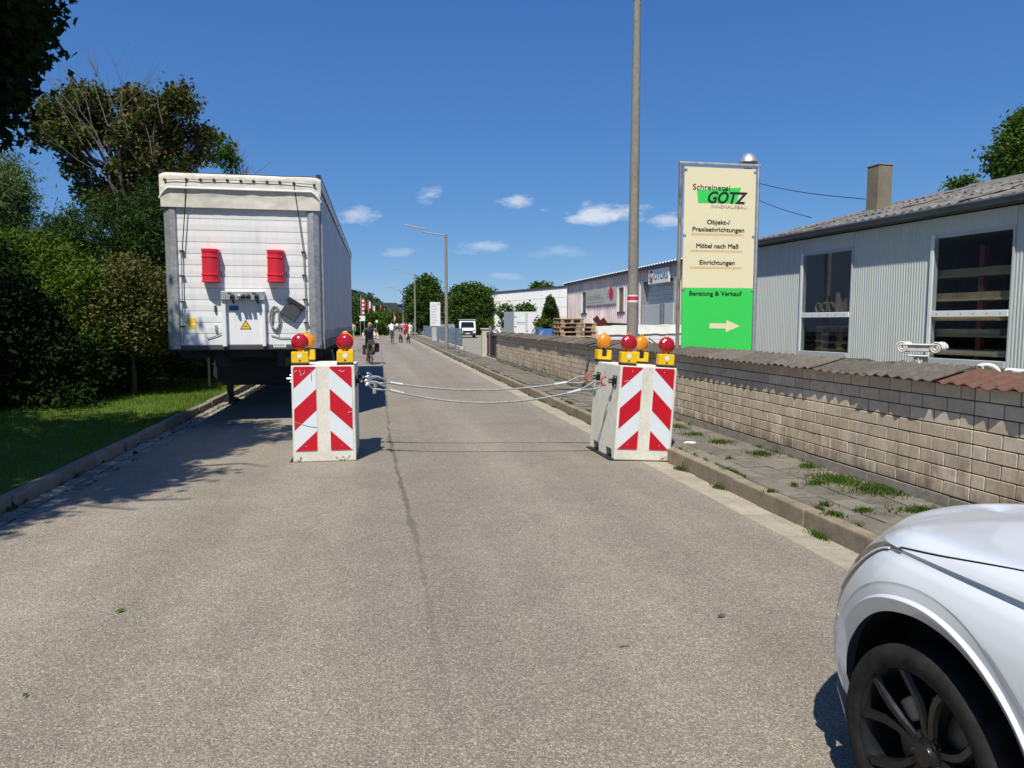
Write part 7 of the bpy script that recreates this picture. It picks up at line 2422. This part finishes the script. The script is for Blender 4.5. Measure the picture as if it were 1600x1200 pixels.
limb(m, (0, 0, 0), tuple(at(366, 300, y=30) - Vector(tw.location)), .09, .05)
for k in range(16):
    u = random.uniform(345, 400); v = 262 + abs(u - 362) * .9 - random.uniform(0, 85) * max(.15, 1 - abs(u - 364) / 45)
    a = at(368 + random.uniform(-8, 8), random.uniform(275, 320), y=30) - Vector(tw.location); b = at(u, max(172, v), y=30) - Vector(tw.location)
    p_ = limb(m, a, b, .025, .006, 5, .08)
    for j in range(4):
        s = p_[random.choice((2, 3, 4))]; m.tube([s, s + Vector((random.uniform(-.35, .35), 0, random.uniform(.2, .6)))], [.008, .003], 4)
b = at(428, 250, y=30) - Vector(tw.location); limb(m, at(380, 290, y=30) - Vector(tw.location), b, .02, .005)
m.build('trunk', 'bark_pale', tw, smooth=True)
pts, _c = clumps([tuple(Vector(blob(358, 262, 30, 9, 30)[:3]) - Vector(tw.location)) + blob(358, 262, 30, 9, 30)[3:], tuple(Vector(blob(345, 235, 30, 12, 26)[:3]) - Vector(tw.location)) + blob(345, 235, 30, 12, 26)[3:]], 24, 26, .12, .3)
leaf_cloud('crown', pts, .10, 'leaf_mid', tw)
# pale drooping willow at the left edge
tree('willow_tree', 'pale green drooping tree at the left edge beyond the bushes', 'tree', (at(15, 540, y=30).x, 30, .1),
     [blob(8, 300, 30, 30, 42), blob(-20, 320, 30, 46, 60), blob(14, 350, 30, 28, 36), blob(6, 272, 30, 18, 16)], 150, 80, .22, .08, 'leaf_willow', .2, .5, 12, 'needle', .4, flat=1.5, up=0)
# hedge of single shrubs along the lawn
def shrub(name, label, blobs, nc, per, spread, leaf, mat, shape='quad', up=.3):
    x = np.mean([b[0] for b in blobs]); y = np.mean([b[1] for b in blobs])
    return tree(name, label, 'shrub', (x, y, .1), blobs, nc, per, spread, leaf, mat, .07, .3, 14, shape, .45, up=up)
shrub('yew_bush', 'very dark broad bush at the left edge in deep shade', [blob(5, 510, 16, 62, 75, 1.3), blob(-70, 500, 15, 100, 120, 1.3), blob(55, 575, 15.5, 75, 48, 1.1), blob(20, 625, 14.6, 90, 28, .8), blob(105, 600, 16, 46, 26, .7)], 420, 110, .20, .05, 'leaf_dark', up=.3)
shrub('conifer_shrub', 'tall dark yew like shrub rising behind the other bushes', [blob(170, 380, 18.5, 90, 58, 1.2), blob(88, 392, 19, 42, 30, 1), blob(225, 420, 18.6, 45, 60, 1), blob(135, 430, 18.2, 80, 50, 1.1), blob(240, 350, 19, 25, 60, .8)], 420, 90, .16, .05, 'leaf_conifer', 'needle', .1)
shrub('lime_bush', 'lime green bush in front of the dark yew', [blob(85, 432, 17, 50, 40, .9), blob(125, 470, 16.6, 48, 48, .8), blob(40, 400, 17.4, 42, 34, .8), blob(150, 520, 16.6, 30, 36, .6)], 260, 90, .15, .04, 'leaf_lime')
shrub('olive_bush', 'olive brown leaved bush left of the trailer', [blob(205, 460, 17.2, 55, 50, .9), blob(235, 490, 17.0, 38, 50, .8), blob(170, 500, 16.8, 36, 40, .8)], 260, 90, .15, .038, 'leaf_olive')
shrub('laurel_bush', 'dark green bush in shade beside the trailer legs', [blob(230, 560, 19.5, 80, 34, .9), blob(300, 560, 22, 60, 40, .9), blob(150, 570, 17.5, 70, 40, .9), blob(290, 500, 22, 70, 60, 1), blob(330, 520, 25, 60, 60, 1)], 320, 80, .2, .055, 'leaf_conifer', 'quad')
shrub('ground_juniper', 'low yellow green spreading shrub at the lawn edge', [blob(190, 582, 18.4, 30, 16, .45), blob(165, 590, 18, 22, 13, .4), blob(212, 590, 18.6, 18, 10, .4)], 70, 50, .10, .05, 'leaf_lime', 'needle', .1)
shrub('weedy_shrub', 'small loose shrub with pale leaves at the foot of the dark bush', [blob(118, 600, 17, 22, 18, .4), blob(140, 585, 17.4, 18, 16, .4), blob(100, 612, 16.4, 14, 9, .3)], 50, 24, .09, .055, 'leaf_lime')
tree('dark_tree', 'dark tree in shade between the laurel bush and the trailer', 'tree', (at(300, 540, y=30).x - 1, 30, .1), [blob(300, 420, 30, 70, 90, 2.5), blob(260, 460, 30, 70, 60, 2.5)], 200, 60, .4, .10, 'leaf_conifer', .2, .4, 8, 'quad', .4)
tree('dark_tree', 'dark tree whose foot shows beneath the trailer', 'tree', (at(430, 540, y=42).x - 1, 42, .1), [blob(430, 480, 42, 90, 60, 2.5), blob(380, 500, 42, 70, 40, 2.5)], 150, 40, .45, .17, 'leaf_conifer', .2, .4, 8, 'quad', .4)
# trees on the right behind the workshop
tree('walnut_tree', 'green tree behind the workshop at the right edge', 'tree', (at(1610, 560, y=24).x, 24, .1),
     [blob(1600, 240, 24, 32, 40), blob(1578, 262, 24, 16, 18), blob(1645, 230, 24, 55, 58), blob(1585, 222, 24, 14, 18), blob(1570, 246, 24, 9, 8)], 220, 60, .22, .085, 'leaf_mid', .2, .5, 10)
tree('walnut_tree', 'sprig of green just above the workshop ridge', 'tree', (at(1505, 560, y=24).x, 24, .1), [blob(1503, 290, 24, 14, 8, .5)], 12, 34, .16, .10, 'leaf_mid', .06, .8, 4)
# trees by the street beyond the drive
tree('lime_tree', 'dark broad tree behind the white notice board', 'tree', (at(664, 520, y=96).x, 96, .1),
     [blob(664, 470, 96, 28, 34, 2.6), blob(655, 490, 96, 20, 26, 2.2), blob(680, 485, 96, 18, 30, 2.2), blob(668, 448, 96, 14, 16, 1.4), blob(648, 470, 97, 12, 26, 1.5)], 420, 50, .36, .17, 'leaf_mid', .22, .4, 10)
tree('maple_tree', 'broad green tree behind the white delivery van', 'tree', (at(742, 520, y=92).x, 92, .1),
     [blob(720, 480, 92, 24, 32, 2.6), blob(750, 478, 92, 30, 32, 2.6), blob(735, 462, 92, 26, 18, 2), blob(775, 500, 92, 18, 22, 2), blob(705, 500, 92, 14, 24, 2), blob(768, 478, 91, 16, 14, 1.4), blob(745, 505, 91, 30, 20, 2)], 520, 50, .36, .17, 'leaf_mid', .22, .4, 10)
for k, (u, v, ru, rv, y, lab) in enumerate(((790, 490, 12, 16, 84, 'small round tree left of the box truck'), (822, 488, 14, 12, 80, 'thin small tree behind the box truck'))):
    tree('small_tree', lab, 'tree', (at(u, 520, y=y).x, y, .1), [blob(u, v, y, ru, rv, 1.2), blob(u + 5, v + 14, y, ru, rv, 1.2)], 60, 30, .28, .18, 'leaf_mid', .1, .4, 6)
def cone_keep(u0, vt, vb, hw, y):
    def f(w):
        uv = np.array([proj(p) for p in w]); t = np.clip((uv[:, 1] - vt) / (vb - vt), 0, 1)
        return np.abs(uv[:, 0] - u0) < hw * t ** .62 + 1
    return f
tree('cypress_tree', 'dark pointed conifer between the box truck and the pallets', 'tree', (at(860, 530, y=44).x, 44, .1), [blob(860, 492, 44, 20, 34, .8), blob(860, 512, 44, 20, 24, .8)], 200, 50, .14, .10, 'leaf_conifer', .1, .4, 4, 'needle', .2, keep=cone_keep(860, 459, 512, 16, 44))
shrub('yard_shrub', 'pale green shrub left of the pointed conifer', [blob(848, 512, 43, 9, 14, .5), blob(872, 515, 42, 8, 8, .5)], 50, 36, .16, .10, 'leaf_lime')
tree('hall_tree', 'round treetop showing over the white hall roof', 'tree', (at(846, 520, y=130).x, 130, .1), [blob(846, 449, 130, 13, 5, 2)], 26, 30, .5, .3, 'leaf_mid', .2, .6, 4)
# planting round the bend and the far wood
far_sp = [(543, 508, 22, 22, 92, 'leaf_conifer', 'dark shrub mass behind the green-shorted walker'), (575, 506, 24, 16, 96, 'leaf_mid', 'shrub below the red flags'), (594, 505, 14, 15, 100, 'leaf_mid', 'green shrub right of the flags'),
          (592, 490, 13, 13, 130, 'leaf_mid', 'round tree behind the fourth flag'), (612, 500, 14, 12, 178, 'leaf_rust', 'rusty brown shrub at the bend'), (640, 499, 16, 14, 190, 'leaf_lime', 'pale green shrub left of the dark street tree'),
          (628, 505, 12, 8, 200, 'leaf_rust', 'rusty shrub behind the distant walkers'), (556, 490, 18, 14, 120, 'leaf_conifer', 'dark tree behind the leftmost flag'), (545, 486, 16, 16, 140, 'leaf_conifer', 'tall dark tree behind the trailer rear'), (620, 500, 10, 14, 186, 'leaf_mid', 'green tree in front of the pale house'), (652, 492, 12, 20, 168, 'leaf_mid', 'green tree left of the far lamp')]
for k, (u, v, ru, rv, y, mt, lab) in enumerate(far_sp):
    tree('bend_tree', lab, 'tree', (at(u, 520, y=y).x, y, .1), [blob(u, v, y, ru, rv, 2.2), blob(u - ru * .5, v + rv * .4, y, ru * .7, rv * .7, 2), blob(u + ru * .5, v + rv * .3, y, ru * .6, rv * .6, 2)], 130, 44, .38, .18, mt, .12, .4, 5, group='trees and shrubs round the road bend')
# wooded hill
m = MB()
def hillf(a, b):
    x = -420 + 640 * a; y = 300 + 220 * b
    u0 = x + (y - 350) * .0
    h = np.interp(x, [-420, -120, -40, -15, -5, 3, 9, 20, 60, 220], [26, 30, 22, 17.6, 15.6, 9.6, 5.0, 1.5, .5, .5]) * math.sin(PI * min(1, b * 1.6 + .12) * .5)
    return (x, y, h - .2)
m.grid(hillf, 80, 20)
tag(m.build('hill', 'lawn', smooth=True), kind='structure')
pts = []
for _ in range(5600):
    a, b = random.random(), random.random() ** 1.4
    a = .10 + .62 * a
    p = hillf(a, b * .75)
    if p[2] < .6: continue
    R = random.uniform(1.2, 2.4)
    n = 9
    d = rand_dirs(n) * R * np.array([1, 1, .8]); d[:, 2] += R * .7
    pts.append(np.array(p) + d)
leaf_cloud('far_wood', np.concatenate(pts), .75, 'leaf_far')
tag(bpy.data.objects['far_wood'], kind='stuff')
# fallen leaf, twig and spots on the asphalt
for (u, v, sz, mt, lab, nm) in ((188, 955, .035, 'leaf_lime', 'small green leaf lying on the asphalt', 'fallen_leaf'), (1127, 963, .03, 'bark', 'dark dry leaf lying on the asphalt in front of the car', 'fallen_leaf'), (40, 1087, .02, 'leaf_lime', 'tiny green leaf on the asphalt at the lower left', 'fallen_leaf')):
    p = at(u, v, z=.006)
    mb = MB(); mb.add([(-sz, 0, .004), (0, -sz * .4, .0), (sz, 0, .006), (0, sz * .4, .010)], [(0, 1, 2, 3)])
    tag(mb.build(nm, mt, loc=(p.x, p.y, .008), rot=(0, 0, random.uniform(0, 3)), fixn=False), lab, 'leaf')
p = at(975, 1012, z=0)
tag(MB().tube([(-.03, 0, .006), (0, .006, .008), (.035, .002, .006)], .0022, 5).build('twig', 'bark', loc=(p.x, p.y, 0)), 'short dark twig lying on the asphalt', 'twig')
